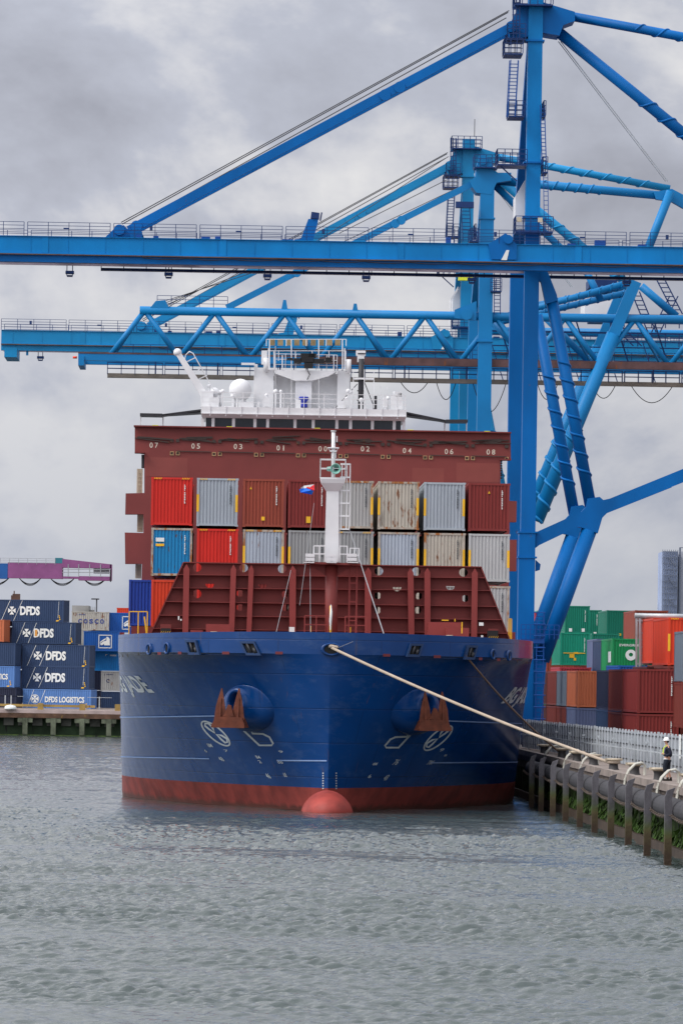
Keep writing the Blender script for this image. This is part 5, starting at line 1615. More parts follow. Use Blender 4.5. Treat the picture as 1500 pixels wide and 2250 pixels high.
M['chord_rust'] = mat('rusty_chord_steel', (.085, .045, .045), .75, var=.4, scale=.8, rust=.35)
M['catwalk'] = mat('weathered_catwalk', (.19, .165, .14), .8, var=.3)
build_crane_b()

# purple boom of a distant crane over the far quay
PF = Frame((at(0, 1255, 800).x, 800, 0), 0.0)
pc = empty('harbour_crane', PF, label='distant crane boom in purple and blue hanging over the far quay, black cable loops below', cat='crane')
Q = lambda x, y, yl=0: PF.px(x, y, yl)
M['purple'] = mat('faded_purple_paint', (.22, .07, .19), .6, var=.15)
def qb(mb, x0, y0, x1, y1, ya=0, yb=3):
    a, b_ = Q(x0, y1), Q(x1, y0); mb.box(a.x, b_.x, ya, yb, a.z, b_.z)
m1 = MB(); qb(m1, 17, 1238, 137, 1270); qb(m1, 137, 1267, 172, 1271); qb(m1, 172, 1267, 244, 1275)
a = [Q(*p) for p in ((137, 1228), (244, 1240), (244, 1249), (137, 1247))]; m1.prism([(p.x, p.z) for p in reversed(a)], 0, 3)
qb(m1, 241, 1240, 245, 1275); m1.build('boom_box', M['purple'], pc)
m1 = MB(); qb(m1, -160, 1238, 17, 1269); m1.build('boom_root', mat('far_blue_paint', (.012, .09, .30), .5), pc)
# its tower stands out of frame to the left
m1 = MB(); a = Q(-160, 1255); m1.box(a.x - 2, a.x, 0, 3, 3, a.z + 12); m1.box(a.x - 12, a.x - 10, 0, 3, 3, a.z + 2); m1.box(a.x - 12, a.x, 0, 3, a.z - 2, a.z + .5); m1.build('tower_leg', M['purple'], pc)
m1 = MB(); qb(m1, 121, 1226, 137, 1238); m1.build('teal_cabinet', mat('teal_paint', (.03, .17, .22), .5), pc)
m1 = MB()
for yl in (0, 3):
    a, b_ = Q(-160, 1237, yl), Q(121, 1238, yl); railing(m1, (a.x, yl, a.z), (b_.x, yl, a.z), .85, 1.25, 3, .03)
for x in (150, 173, 197, 221): a, b_ = Q(x, 1268), Q(x, 1240); m1.beam(a, b_, .12)
for y in (1251, 1258): a, b_ = Q(137, y), Q(243, y); m1.beam(a, b_, .1)
a, b_ = Q(205, 1260), Q(240, 1249); m1.box(a.x, b_.x, .5, .8, a.z, b_.z); 
m1.build('boom_rail', M['grey'], pc)
m1 = MB()
for (x0, x1) in ((-40, 22), (42, 92), (110, 166), (182, 236)):
    for dd, r_ in ((14, .05), (16, .05), (18, .04)):
        p0, p1 = Q(x0, 1270, 1), Q(x1, 1268, 1)
        m1.sweep([p0.lerp(p1, t / 14) - Vector((0, 0, dd / 15.6 * 4 * (t/14) * (1 - t/14))) for t in range(15)], r_, 5)
a = Q(243, 1279); m1.beam(a, a + Vector((0, 0, 1.8)), .15); m1.build('festoon_cable', M['black'], pc)
# ================================================================ right quay
QZ = 3.0
def place(mb_or_me, name, m_, loc, label=None, cat=None, group=None, frame=QUAY, rz=0.0, kind=None):
    o = mb_or_me.build(name, m_) if isinstance(mb_or_me, MB) else bpy.data.objects.new(name, mb_or_me)
    if not isinstance(mb_or_me, MB): COL.objects.link(o)
    o.location = frame.w(loc); o.rotation_euler = (0, 0, frame.a + rz)
    return tag(o, label, cat, group, kind)
M['quaywall'] = mat('stained_quay_wall', (.14, .115, .05), .9, var=.45, scale=1.0, bump=.4, dirt=.55, dirt_col=(.05, .045, .03))
M['algae'] = mat('algae_covered_wall', (.045, .075, .018), .9, var=.6, scale=2.2, bump=.6, dirt=.6, dirt_col=(.012, .012, .010))
M['pavement'] = mat('quay_pavement', (.19, .155, .135), .9, var=.25, scale=.5, bump=.2, dirt=.3, dirt_col=(.12, .085, .07))
ground = MB(); ground.box(1.0, 260, -60, 620, 2.4, QZ)
g = place(ground, 'quay_pavement', M['pavement'], (0, 0, 0), kind='structure')
w = MB(); w.box(1.12, 1.6, -60, 620, 1.9, 2.398); place(w, 'quay_face', M['quaywall'], (0, 0, 0), kind='structure')
cp = MB(); cp.box(.90, 1.25, -60, 620, 2.72, QZ + .05); cp.box(1.0, 1.18, -60, 620, 2.402, 2.72); place(cp, 'quay_coping', M['concrete'], (0, 0, 0), kind='structure')
w = MB()
# sheet piled wall, algae grown
n = 900; vs = []
for i in range(n):
    y = -60 + 680 * i / n; d = .12 if (i // 1) % 2 else 0.0
    vs += [(1.30 + d, y, -1.5), (1.30 + d, y, 1.95)]
w.add(vs, [(2*i, 2*i+1, 2*i+3, 2*i+2) for i in range(n-1)])
place(w, 'quay_wall', M['algae'], (0, 0, 0), kind='structure')
bl_ = MB()
r_ = random.Random(5)
# piles
pm = MB(); 
a_, h_ = .15, 3.03
pm.add([(-a_, -a_, -1.6), (a_, -a_, -1.6), (a_, a_, -1.6), (-a_, a_, -1.6), (-a_, -a_, 2.72), (a_, -a_, 2.78), (a_, a_, 2.78), (-a_, a_, 2.72),
        (-a_ + .10, -a_, 3.0), (a_ + .12, -a_, 3.12), (a_ + .12, a_, 3.12), (-a_ + .10, a_, 3.0)],
       [(0,1,5,4),(1,2,6,5),(2,3,7,6),(3,0,4,7),(4,5,9,8),(5,6,10,9),(6,7,11,10),(7,4,8,11),(8,9,10,11),(3,2,1,0)])
pile_me = pm.mesh('fender_pile', None)
def pilemat():
    m = mat('weathered_timber', (0.085, 0.08, 0.09), 0.75, var=0.35, scale=1.8, bump=0.5, streak=True)
    nt = m.node_tree; N, L = nt.nodes, nt.links; b = N['Principled BSDF']; src = b.inputs['Base Color'].links[0].from_socket
    t = N.new('ShaderNodeTexCoord'); sp = N.new('ShaderNodeSeparateXYZ'); L.new(t.outputs['Object'], sp.inputs[0])
    nz = N.new('ShaderNodeTexNoise'); nz.inputs['Scale'].default_value = 1.6; nz.inputs['Detail'].default_value = 6; L.new(t.outputs['Object'], nz.inputs['Vector'])
    ad = N.new('ShaderNodeMath'); ad.operation = 'MULTIPLY_ADD'; ad.inputs[1].default_value = 1.4; L.new(nz.outputs[0], ad.inputs[0]); L.new(sp.outputs[2], ad.inputs[2])
    rp = N.new('ShaderNodeValToRGB'); e = rp.color_ramp.elements
    e[0].position = .30; e[0].color = (.05, .032, .02, 1); e[1].position = .95; e[1].color = (0, 0, 0, 1)
    e2 = rp.color_ramp.elements.new(.52); e2.color = (.085, .07, .03, 1); e3 = rp.color_ramp.elements.new(.68); e3.color = (.07, .10, .03, 1)
    mr = N.new('ShaderNodeMapRange'); mr.inputs[1].default_value = 0; mr.inputs[2].default_value = 3.2; L.new(ad.outputs[0], mr.inputs[0]); L.new(mr.outputs[0], rp.inputs[0])
    f = N.new('ShaderNodeMapRange'); f.inputs[1].default_value = .60; f.inputs[2].default_value = .78; f.inputs[3].default_value = 1; f.inputs[4].default_value = 0
    L.new(mr.outputs[0], f.inputs[0])
    mx = N.new('ShaderNodeMix'); mx.data_type = 'RGBA'; L.new(f.outputs[0], mx.inputs[0]); L.new(src, mx.inputs[6]); L.new(rp.outputs[0], mx.inputs[7]); L.new(mx.outputs[2], b.inputs['Base Color'])
    return m
pile_me.materials.append(pilemat())
ordn = ['nearest the camera', 'second nearest', 'third nearest', 'fourth nearest', 'fifth nearest', 'sixth nearest', 'seventh nearest', 'eighth nearest', 'ninth nearest', 'tenth nearest', 'eleventh nearest', 'twelfth nearest']
piles_y = [0, 11.2, 22.5, 34, 45.5, 57, 69, 80.5, 92, 102]
for k, y in enumerate(piles_y):
    place(pile_me, 'fender_pile', None, (0, y, 0), 'weathered timber fender pile in the water, %s of the row along the quay' % ordn[k], 'fender pile', 'fender piles along the right quay')
allp = [-11.5] + piles_y + [113]
M['fender'] = mat('fender_rubber', (.030, .029, .033), .75, var=.3, scale=1.2)
chm = mat('rusty_chain', (.075, .055, .042), .75, var=.3)
for k in range(len(allp) - 1):
    y0, y1 = allp[k], allp[k + 1]
    f = MB(); L = y1 - y0 - .5
    f.revolve([(0, 0), (.40, 0), (.45, .06), (.45, L - .06), (.40, L), (0, L)], (0, 0, 0), (0, 1, 0), 18)
    place(f, 'pipe_fender', M['fender'], (.62, y0 + .25, 2.15), 'black cylindrical fender, %s segment between the piles' % ('nearest' if k == 0 else ordn[k]), 'fender', 'pipe fenders between the piles')
    c = MB(); n = int(L / .42)
    for i in range(n):
        t = i / (n - 1); y = t * L; z = -.14 * 4 * t * (1 - t)
        ring = [(math.cos(a) * .075, math.sin(a) * .25) for a in [2 * PI * j / 8 for j in range(9)]]
        pts = [(u if i % 2 else 0, y + v_, z + (0 if i % 2 else u)) for u, v_ in ring]
        c.sweep(pts, .02, 4)
    place(c, 'fender_chain', chm, (.10, y0 + .25, 1.98), 'rusty sagging chain under the black fender, %s span' % ('nearest' if k == 0 else ordn[k]), 'chain', 'fender chains')
# mossy stubs and clumps on the ledge
lg = MB()
for k in range(60):
    y = -40 + k * 2.6 + r_.uniform(-.6, .6)
    
    for j in range(14):
        yy, z = y + r_.gauss(0, .8), min(1.45, abs(r_.gauss(.75, .35))); a = r_.uniform(.05, .22)
        lg.beam((1.22, yy, z + a), (1.05 + r_.uniform(-.1, .1), yy + r_.uniform(-.1, .1), z - a * 1.5), r_.uniform(.1, .4), .04, up=(1, 0, .3))
place(lg, 'moss', mat('bright_moss', (.034, .072, .010), .95, var=.7, scale=3, bump=.8, bscale=14, dirt=.7, dirt_col=(.02, .035, .01)), (0, 0, 0), 'bright green weed hanging on the quay wall between the piles', 'moss', kind='stuff')
# underwater/tidal timber walings
for z, x in ((.35, .85),):
    wl_ = MB(); wl_.box(x, x + .2, -60, 160, z - .35, z + .1); place(wl_, 'waling', M['quaywall2'] if 'quaywall2' in M else mat('wet_timber', (.045, .03, .02), .7, var=.5, scale=1.5), (0, 0, 0), 'long wet brown timber along the foot of the quay wall', 'waling')
# bollards
bm2 = mat('bollard_iron', (.035, .033, .034), .6, var=.3)
top_m = mat('bollard_cream', (.38, .32, .24), .7, var=.25, scale=3, rust=.2)
b1 = MB(); b1.revolve([(.30, 0), (.24, .08), (.22, .3), (.26, .42)], (0, 0, 0), n=18)
b2 = MB(); b2.revolve([(.26, .42), (.36, .47), (.39, .52), (.34, .57), (.2, .58), (0, .57)], (0, 0, 0), n=18); b2.box(-.44, -.2, -.1, .1, .46, .58); b2.box(.2, .44, -.1, .1, .46, .58)
bme1, bme2 = b1.mesh('post', bm2), b2.mesh('cap', top_m)
boll = [(1.5, 241), (1.45, 257), (1.45, 272), (1.45, 286.6), (1.45, 302), (1.45, 316), (1.45, 330), (1.45, 348)]
bp_txt = ['cut by the right edge of the photo', 'beside the walking man', 'third from the right', 'holding the thick pale mooring rope', 'fifth from the right', 'sixth from the right', 'holding the thin brown mooring line', 'half behind the hull']
BOL = []
for k, (x, D) in enumerate(boll):
    loc = QUAY.w((x, D - 233, QZ + .003))
    o = empty('bollard', loc, QUAY.a, 'dark bollard with cream mushroom head, %s' % bp_txt[k], 'bollard', 'bollards on the quay edge')
    for me in (bme1, bme2):
        c = bpy.data.objects.new(me.name, me); COL.objects.link(c); c.parent = o
    BOL.append(loc)
# ladder hand hoops over the coping
hm_ = mat('hoop_steel', (.42, .41, .36), .6, var=.2, rust=.3)
for k, D in enumerate((239, 250, 270, 303.6, 318, 338)):
    f = MB()
    for dy in (-.25, .25):
        f.sweep([(.9, dy, .02), (.9, dy, .5), (.75, dy, .62), (.45, dy, .55), (.15, dy, .25), (.0, dy, -.15), (-.05, dy, -.5)], .055, 7)
    for z in (-.2, -.45): f.beam((-.05, -.25, z), (-.05, .25, z), .05)
    place(f, 'ladder_hoop', hm_, (.88, D - 233, QZ), 'bent pale steel ladder handrail over the quay edge, %s one' % ordn[k].replace('nearest the camera', 'nearest'), 'handrail', 'ladder handrails on the quay edge')
# fence
M['pale'] = mat('pale_galvanised', (.46, .49, .52), .45, metal=.1, var=.15)
M['fence_mesh'] = mat('fence_mesh', (.24, .26, .285), .6, var=.25)
fa, fb_ = QUAY.w((4.9, 5, QZ)), QUAY.w((1.75, 146, QZ))
fr = empty('quay_fence', fa, 0, 'long galvanised palisade fence between the quay edge and the container yard', 'fence')
fd = Vector((fb_.x - fa.x, fb_.y - fa.y, 0)); FL = fd.length; fd.normalize()
fr.rotation_euler = (0, 0, math.atan2(fd.y, fd.x))
pal = MB(); pal.box(0, .22, .045, .13, .05, 1.92)
pme = pal.mesh('pale', M['pale'])
for i in range(int(FL / 1.75)):
    c_ = bpy.data.objects.new('pale', pme); COL.objects.link(c_); c_.parent = fr; c_.location = (i * 1.75, 0, 0)
sh_ = MB(); sh_.box(0, FL, .02, .04, .05, 1.84); sh_.build('mesh_panel', M['fence_mesh'], fr)
rl_ = MB()
for z in (.35, 1.15, 1.7): rl_.beam((0, .06, z), (FL, .06, z), .05)
rl_.build('fence_rail', M['dark'], fr)
pipe = MB(); pipe.beam((0, .5, .95), (FL, .5, .95), .06)
for i in range(0, 15): x = 3 + i * 9.5; pipe.box(x - .12, x + .5, .38, .55, 1.32, 1.42); pipe.beam((x, .5, .1), (x, .5, 1.35), .05)
pipe.build('light_bracket', M['galv'], fr)
for i in range(12):
    p_ = MB(); p_.beam((i * 12.2, .1, 0), (i * 12.2, .1, 1.95), .12); p_.build('fence_post', M['galv'], fr)
bd_ = MB(); x = FL * .27; bd_.prism([(x, .75), (x + .8, .75), (x + .8, 1.9), (x, 1.9)], .06, .10); bd_.build('white_panel', M['letter'], fr)

# ropes
def hang(p0, p1, sag, n=20): return [p0.lerp(p1, i / n) - Vector((0, 0, sag * 4 * (i/n) * (1 - i/n))) for i in range(n + 1)]
a = SHIP.w(SHIP.px(729, 1424, -.25)); b = BOL[3] + Vector((-.25, 0, .38))
m_ = MB(); m_.sweep(hang(a, b, .22), .08, 8); m_.sweep([b + Vector((.27 * math.cos(t) + .25, .27 * math.sin(t), 0)) for t in np.linspace(PI, 3 * PI, 16)], .08, 6)
m_.sweep([SHIP.w(SHIP.px(722, 1421, .1)), SHIP.w(SHIP.px(728, 1420, -.3)), SHIP.w(SHIP.px(742, 1423, -.32))], .10, 6)
tag(m_.build('mooring_rope', M['rope']), 'thick pale mooring rope running from the stem hawse down to a bollard', 'rope')
yl = s_for(11.0, ZK)
a = SHIP.w(SHIP.px(1022, 1440, s_for(7.6, ZK) - .2)); b = BOL[6] + Vector((-.2, 0, .38))
m_ = MB(); m_.sweep(hang(a, b, .3), .055, 6); tag(m_.build('mooring_rope', M['rope2']), 'thin brown mooring line from the square fairlead to the quay', 'rope')

# ---------------------------------------------------------------- the docker
def person():
    loc = QUAY.w((1.75, 256 - 233, QZ))
    root = empty('person', loc, QUAY.a, 'person in dark jacket with yellow trim, white hard hat and shorts, walking on the quay', 'person')
    # faces left and away; x- is forward
    J = {}; V = []; E = []; RR = []
    def v(p, r): V.append(p); RR.append(r); return len(V) - 1
    def chain(prev, pts):
        for p, r in pts:
            i = v(p, r); E.append((prev, i)); prev = i
        return prev
    def skin(name, m_, root_i=0, sub=2):
        me = bpy.data.meshes.new(name); me.from_pydata(V, E, [])
        o = bpy.data.objects.new(name, me); COL.objects.link(o)
        md = o.modifiers.new('skin', 'SKIN')
        for i, rr in enumerate(RR): me.skin_vertices[0].data[i].radius = (rr if isinstance(rr, tuple) else (rr, rr)); 
        me.skin_vertices[0].data[root_i].use_root = True
        s = o.modifiers.new('sub', 'SUBSURF'); s.levels = sub; s.render_levels = sub
        dg = bpy.context.evaluated_depsgraph_get(); dg.update()
        nm_ = bpy.data.meshes.new_from_object(o.evaluated_get(dg))
        bpy.data.objects.remove(o)
        o = bpy.data.objects.new(name, nm_); COL.objects.link(o); o.parent = root
        nm_.materials.clear(); nm_.materials.append(m_)
        for p in nm_.polygons: p.use_smooth = True
        return o
    k = 1.06
    s = lambda x, y, z: (x * k, y * k, z * k)
    # body (skin): legs, trunk, neck, head, arms
    pel = v(s(0.02, 0, .95), .13)
    ch = chain(pel, [(s(.02, 0, 1.15), .135), (s(.0, 0, 1.36), .13)])
    nk = chain(ch, [(s(-.02, 0, 1.50), .055), (s(-.05, 0, 1.58), .06), (s(-.055, 0, 1.67), .098), (s(-.05, 0, 1.76), .088)])
    chain(pel, [(s(-.06, -.09, .88), .10), (s(-.12, -.10, .52), .065), (s(-.02, -.10, .30), .055), (s(.01, -.10, .08), .038), (s(-.05, -.10, .035), .035), (s(-.15, -.10, .03), .03)])
    chain(pel, [(s(.06, .09, .88), .10), (s(.02, .10, .50), .065), (s(.10, .10, .30), .055), (s(.16, .10, .08), .038), (s(.10, .10, .035), .035), (s(.0, .10, .03), .03)])
    for sd in (-1, 1):
        chain(ch, [(s(.02, sd * .17, 1.42), .07), (s(.09, sd * .24, 1.15), .05), (s(-.08, sd * .20, 1.08), .042), (s(-.18, sd * .13, 1.16), .03)])
    skin_m = mat('skin', (.50, .27, .19), .6)
    body = skin('body', skin_m)
    hnd = MB()
    for sd in (-1, 1):
        h0 = Vector(s(-.18, sd * .13, 1.16))
        for j in range(4):
            o_ = Vector((0, (j - 1.5) * .021, 0)); Lf = (.075, .085, .08, .06)[j]
            hnd.sweep([h0 + o_, h0 + o_ + Vector((-Lf * .6, 0, .01)), h0 + o_ + Vector((-Lf * .9, 0, -.035))], .009, 5)
        hnd.sweep([h0 + Vector((.01, -sd * .03, 0)), h0 + Vector((-.04, -sd * .05, .02)), h0 + Vector((-.07, -sd * .045, .0))], .010, 5)
        hnd.ball(h0, .042, .04, .022, 8, 6)
    hnd.build('hands', skin_m, root)
    # face: nose, brow, ears
    fc = MB(); hc = Vector(s(-.055, 0, 1.67))
    fc.ball(hc + Vector((-.10, 0, -.01)), .02, .014, .026, 8, 6)
    for sd in (-1, 1): fc.ball(hc + Vector((.0, sd * .095, 0)), .02, .01, .03, 8, 6)
    fc.build('nose_and_ears', skin_m, root)
    ey = MB()
    for sd in (-1, 1): ey.ball(hc + Vector((-.085, sd * .033, .02)), .012, .014, .01, 6, 5)
    ey.ball(hc + Vector((-.09, 0, -.05)), .008, .025, .006, 6, 5)
    ey.build('eyes_and_mouth', M['dark'], root)
    hr = MB(); hr.ball(hc + Vector((.03, 0, .02)), .095, .10, .095, 14, 8); hr.build('hair', M['dark'], root)
    # jacket
    V.clear(); E.clear(); RR.clear()
    p0 = v(s(.03, 0, .98), (.19, .17)); c2 = chain(p0, [(s(.03, 0, 1.15), (.215, .20)), (s(.01, 0, 1.38), (.235, .19)), (s(-.01, 0, 1.47), (.10, .10))])
    for sd in (-1, 1):
        chain(2, [(s(.02, sd * .19, 1.40), .09), (s(.11, sd * .26, 1.15), .072), (s(-.06, sd * .22, 1.07), .075), (s(-.15, sd * .15, 1.14), .065)])
    jm = mat('navy_jacket', (.012, .014, .030), .85, var=.3, scale=5)
    skin('jacket', jm)
    V.clear(); E.clear(); RR.clear()
    p0 = v(s(.02, 0, .95), .155)
    chain(p0, [(s(-.06, -.09, .84), .125), (s(-.12, -.10, .62), .105), (s(-.08, -.10, .38), .095)])
    chain(p0, [(s(.06, .09, .84), .125), (s(.04, .10, .62), .105), (s(.06, .10, .38), .095)])
    skin('shorts', mat('dark_trousers', (.012, .016, .026), .9))
    hz_ = MB()
    for sd in (-1, 1):
        hz_.sweep([Vector(s(-.04, sd * .07, 1.52)), Vector(s(-.17, sd * .10, 1.38)), Vector(s(-.185, sd * .09, 1.2)), Vector(s(-.17, sd * .08, 1.12))], .019, 6)
    hz_.build('reflective_trim', mat('hi_vis_yellow', (.60, .75, .06), .6), root)
    wb = MB(); wb.ball(Vector(s(-.02, -.02, .93)) + Vector((-.06, -.1, 0)), .12, .08, .03, 10, 6); wb.build('white_hem', M['letter'], root)
    ht = MB(); hp_ = hc + Vector((.0, 0, .055))
    ht.revolve([(.155, -.005), (.13, .0), (.128, .04), (.11, .10), (.07, .135), (0, .148)], hp_, (0, 0, 1), 20); ht.beam(hp_ + Vector((-.1, 0, 0)), hp_ + Vector((-.20, 0, -.01)), .16, .014)
    ht.build('hard_hat', mat('white_helmet', (.82, .82, .82), .3), root)
    sk = MB()
    for (x, sd) in ((.01, -1), (.16, 1)):
        c_ = Vector(s(x, sd * .10, 0)); sk.box(c_.x - .20, c_.x + .06, c_.y - .05, c_.y + .05, .0, .085); sk.tube(c_ + Vector((0, 0, .05)), c_ + Vector((0, 0, .17)), .055, 10)
    sk.build('work_boots', mat('dark_boots', (.02, .016, .012), .7), root)
person()

# ================================================================ container yard on the right
def yard(px_l, py_top, D, key, label, feats=('mark',), H=2.59, L=12.19, rusty=False, group='containers stacked in the yard on the right', ztop_=None):
    p = at(px_l, py_top, D)
    z = (p.z if ztop_ is None else ztop_) - H
    Fq = Frame((0, 0, 0), QA)
    c = Vector((p.x + W2, D, z))
    return container(c, QA, key, label, L, H, feats, group, rusty)
Z2, Z1 = QZ + 5.36, QZ + 2.66
def stack_col(px_l, D0, pairs):
    p = at(px_l, 1500, D0); loc0 = Vector((p.x + W2, D0, 0)); dr = Matrix.Rotation(QA, 3, 'Z') @ Vector((0, 1, 0))
    for k, (lvls) in enumerate(pairs):
        for j, (key, lab, ft) in enumerate(lvls):
            if key is None: continue
            l = loc0 + dr * (12.6 * k); l.z = QZ + .02 + 2.63 * j
            container(l, QA, key, lab, 12.19, 2.59, ft, 'containers stacked in the yard on the right')
stack_col(1268, 401, [
  [('slate_blue', 'slate blue container behind the fence, directly below the orange brown one', ('mark',)), ('orange_brown', 'orange brown container above the slate blue one behind the fence', ('mark',))],
  [('maroon2', 'maroon container low in the row just behind the slate blue one', ()), ('slate', 'slate container showing a narrow side just behind the orange brown one', ())],
  [('maroon2', 'maroon lower container, third deep behind the orange brown stack', ()), ('maroon2', 'reddish brown upper container, third deep behind the orange brown one', ())],
  [('dark_maroon', 'darkest maroon lower container, far end of the row by the crane leg', ()), ('dark_maroon', 'darkest maroon upper container, far end of the row by the crane leg', ())]])
stack_col(1400, 332, [
  [('maroon', 'maroon container right behind the fence above the walking man, lower one', ('mark',)), ('maroon', 'large maroon end wall container with white number column, upper one near the man', ('mark',))],
  [('maroon2', 'maroon side of a lower container just behind the large maroon end wall', ()), ('maroon2', 'maroon side of an upper container just behind the large maroon end wall', ())]])
stack_col(1337, 372, [[('navy', 'navy container low in the gap between orange brown and maroon stacks', ()), ('dark_navy', 'dark navy container with white marks in the gap between orange brown and maroon stacks', ())]])
stack_col(1495, 334, [[('maroon2', 'brown container low at the right edge of the photo', ()), ('brown', 'brown container upper at the right edge of the photo', ())]])
yard(1421, 1482, 352, 'dark_maroon', 'dark brown container behind the large maroon end wall, below the tall red one', (), 2.59, ztop_=Z2 + .1)
yard(1358, 1462, 386, 'royal2', 'blue container top just visible over the maroon ones beside the ladder frame', (), 2.59)
yard(1468, 1357, 341, 'orange_red', 'tall orange red container at the right edge, third tier', ('stripes', 'posts'), 2.87)
yard(1468 - 12, 1461, 345, 'brown', 'brown red container under the tall orange red one', (), 2.87)
yard(1422 + 13, 1358, 359, 'orange_red', 'red container behind the tall orange red one, white number column on its end', ('mark',), 2.87)
yard(1500, 1387, 322, 'slate', 'slate grey container side at the right edge in front of the orange red one', ('labels',), 2.87, L=6.06) 
yard(1241, 1331, 560, 'green', 'green container with two white labels, highest of the left green stack', ('mark', 'labels'), 2.7)
yard(1231, 1390, 470, 'green2', 'green container with a yellow lock bar, below the highest green one', ('mark', 'band', 'square'), 2.7)
yard(1229, 1466, 440, 'rose', 'rose red container with yellow triangle under the green one with a lock bar', ('tri',), 2.7)
yard(1210, 1481, 450, 'green', 'green container mostly hidden under the green ones, beside the crane foot', (), 2.7)
yard(1292 - 24, 1340, 575, 'green', 'green container with a single white label, behind and right of the highest green one', ('mark', 'labels'), 2.7)
yard(1333, 1341, 516, 'green', 'dark green container with white column and yellow square standing by itself on top', ('mark', 'square'), 2.7)
yard(1333, 1405, 530, 'orange_brown', 'faded orange container top between the dark green one and the white emblem one', (), 2.7)
yard(1300, 1392, 505, 'green', 'green container mostly hidden between the green stacks', (), 2.7)
yard(1340, 1342, 545, 'slate_blue', 'dark slate container narrow side left of the dark green one', (), 2.7)
eg = yard(1345, 1403, 417, 'bright_green', 'bright green container with a round white emblem and white lettering', (), 2.7)
def eg_marks():
    t = MB(); put_text(t, 'EVERGREEN', lambda u, v: (.15 + u, -.004, 2.22 + v), .17, 1.7, .02)
    n = 26
    ring = [(1.0 * math.cos(2*PI*i/n), math.sin(2*PI*i/n)) for i in range(n)]
    t.add([(.15 + a * .40, -.004, 1.50 + b * .40) for a, b in ring] + [(.15 + a * .15, -.004, 1.53 + b * .14) for a, b in ring], [(i, (i+1) % n, n + (i+1) % n, n + i) for i in range(n)])
    t.build('lettering', M['letter'], eg)
    s = MB(); s.box(-1.236, -1.233, 1.2, 4.2, .95, 1.75); s.build('side_notice', M['letter'], eg)
eg_marks()
yard(1325, 1405, 431, 'navy', 'navy container side just behind the bright green one with the emblem', (), 2.7)
yard(1311, 1404, 444, 'slate_blue', 'slate navy container two behind the bright green one with the emblem', (), 2.7)
yard(1345, 1465, 424, 'dark_navy', 'dark navy container directly under the bright green one', (), 2.7)
yard(1395, 1341, 425, 'brown', 'brown red container top far back over the ladder frame beam', (), 2.7)
yard(1405, 1347, 437, 'maroon', 'red brown container behind the grey frame post', ('square',), 2.9)
yard(1423, 1415, 432, 'green', 'green container behind the grey frame ladder', (), 2.9)
yard(1200, 1430, 500, 'brown', 'small red container seen between the crane strut and the green stack', (), 2.7)
yard(1174, 1345, 640, 'rose', 'pinkish red container far behind the crane leg', (), 2.7)
yard(1180, 1342, 650, 'green', 'green container far behind the crane struts', (), 2.7)
# the tiers that carry the high boxes, mostly hidden behind the front rows
def carriers(o, keys):
    z = o.location.z
    for k_ in keys:
        z -= 2.63
        if z < QZ - .4: break
        container(Vector((o.location.x, o.location.y, max(z, QZ))), QA, k_, 'container low in the yard rows, mostly hidden behind the front stacks', 12.19, 2.59, (), 'hidden carrying tiers of the yard stacks')
for o in list(ALLC):
    lb = o['label']
    if lb.startswith('tall orange red container'): carriers(o, ('maroon2', 'maroon2'))
    if lb.startswith('slate grey container side'): 
        z = o.location.z - 2.63
        while z > QZ - .4:
            container(Vector((o.location.x, o.location.y, max(z, QZ))), QA, 'maroon2', 'brown container under the slate grey one at the right edge of the photo', 6.06, 2.59, (), 'carrying tiers under the slate grey container'); z -= 2.63
    if lb.startswith(('green container with two white labels', 'dark green container with', 'bright green container with')): carriers(o, ('green', 'maroon2', 'slate_blue', 'maroon2', 'navy'))
# navy lettering marks
mk_ = MB()
# frame with ladder cage
lf = empty('steel_gantry_frame', at(1399, 1480, 368), QA, 'grey steel frame post with caged ladder and overhead beam in the container yard', 'steel frame')
lF = Frame(lf.location, QA)
PL = lambda x, y, yl=0: lF.px(x, y, yl)
m_ = MB()
for dx in (0, 7): a, b = PL(1397 + dx, 1640), PL(1398 + dx, 1352); m_.beam(a, b, .13)
m_.build('post', M['galv'], lf)
m_ = MB(); a, b = PL(1394, 1353), PL(1560, 1356); m_.tube(a, b, .17, 12); a, b = PL(1400, 1364), PL(1560, 1366); m_.beam(a, b, .06); m_.build('overhead_beam', M['galv'], lf)
m_ = MB()
for x in (1409, 1415, 1423): m_.beam(PL(x, 1500, .3), PL(x, 1352 if x == 1409 else 1422, .3), .06)
for y in (1368, 1391, 1406, 1422, 1440, 1459): m_.beam(PL(1404, y, .3), PL(1423, y, .3), .07)
m_.box(PL(1400, 1459).x, PL(1423, 1459).x, 0, .8, PL(1400, 1461).z, PL(1400, 1457).z)
m_.build('ladder_cage', M['galv'], lf)
# building under scaffold sheeting, far right
bf = Frame(at(1452, 1350, 950), 0.0)
bo = empty('scaffolded_building', bf, label='tall distant building wrapped in blue grey scaffold sheeting', cat='building')
PB = lambda x, y, yl=0: bf.px(x, y, yl)
m_ = MB(); a, b = PB(1453, 1420), PB(1489, 1212); m_.box(a.x, b.x, .5, 14, -40, b.z); m_.build('sheeted_wall', mat('scaffold_sheeting', (.27, .33, .48), .8, var=.25, scale=.3), bo)
m_ = MB(); a, b = PB(1492, 1420), PB(1540, 1212); m_.box(a.x, b.x, 2, 14, -40, b.z); m_.build('pale_wall', mat('pale_cladding', (.36, .38, .44), .7), bo)
m_ = MB()
a, b = PB(1453, 1420), PB(1489, 1212)
for i in range(8): x = a.x + (b.x - a.x) * i / 7; m_.beam((x, .3, -5), (x, .3, b.z + .3), .10)
for i in range(16): z = b.z - i * 1.0; m_.beam((a.x, .3, z), (b.x, .3, z), .08)
for i in range(5): z = b.z - i * 3.4; m_.beam((a.x + 1, .2, z - 1), (b.x - .2, .2, z - 2.6), .12)
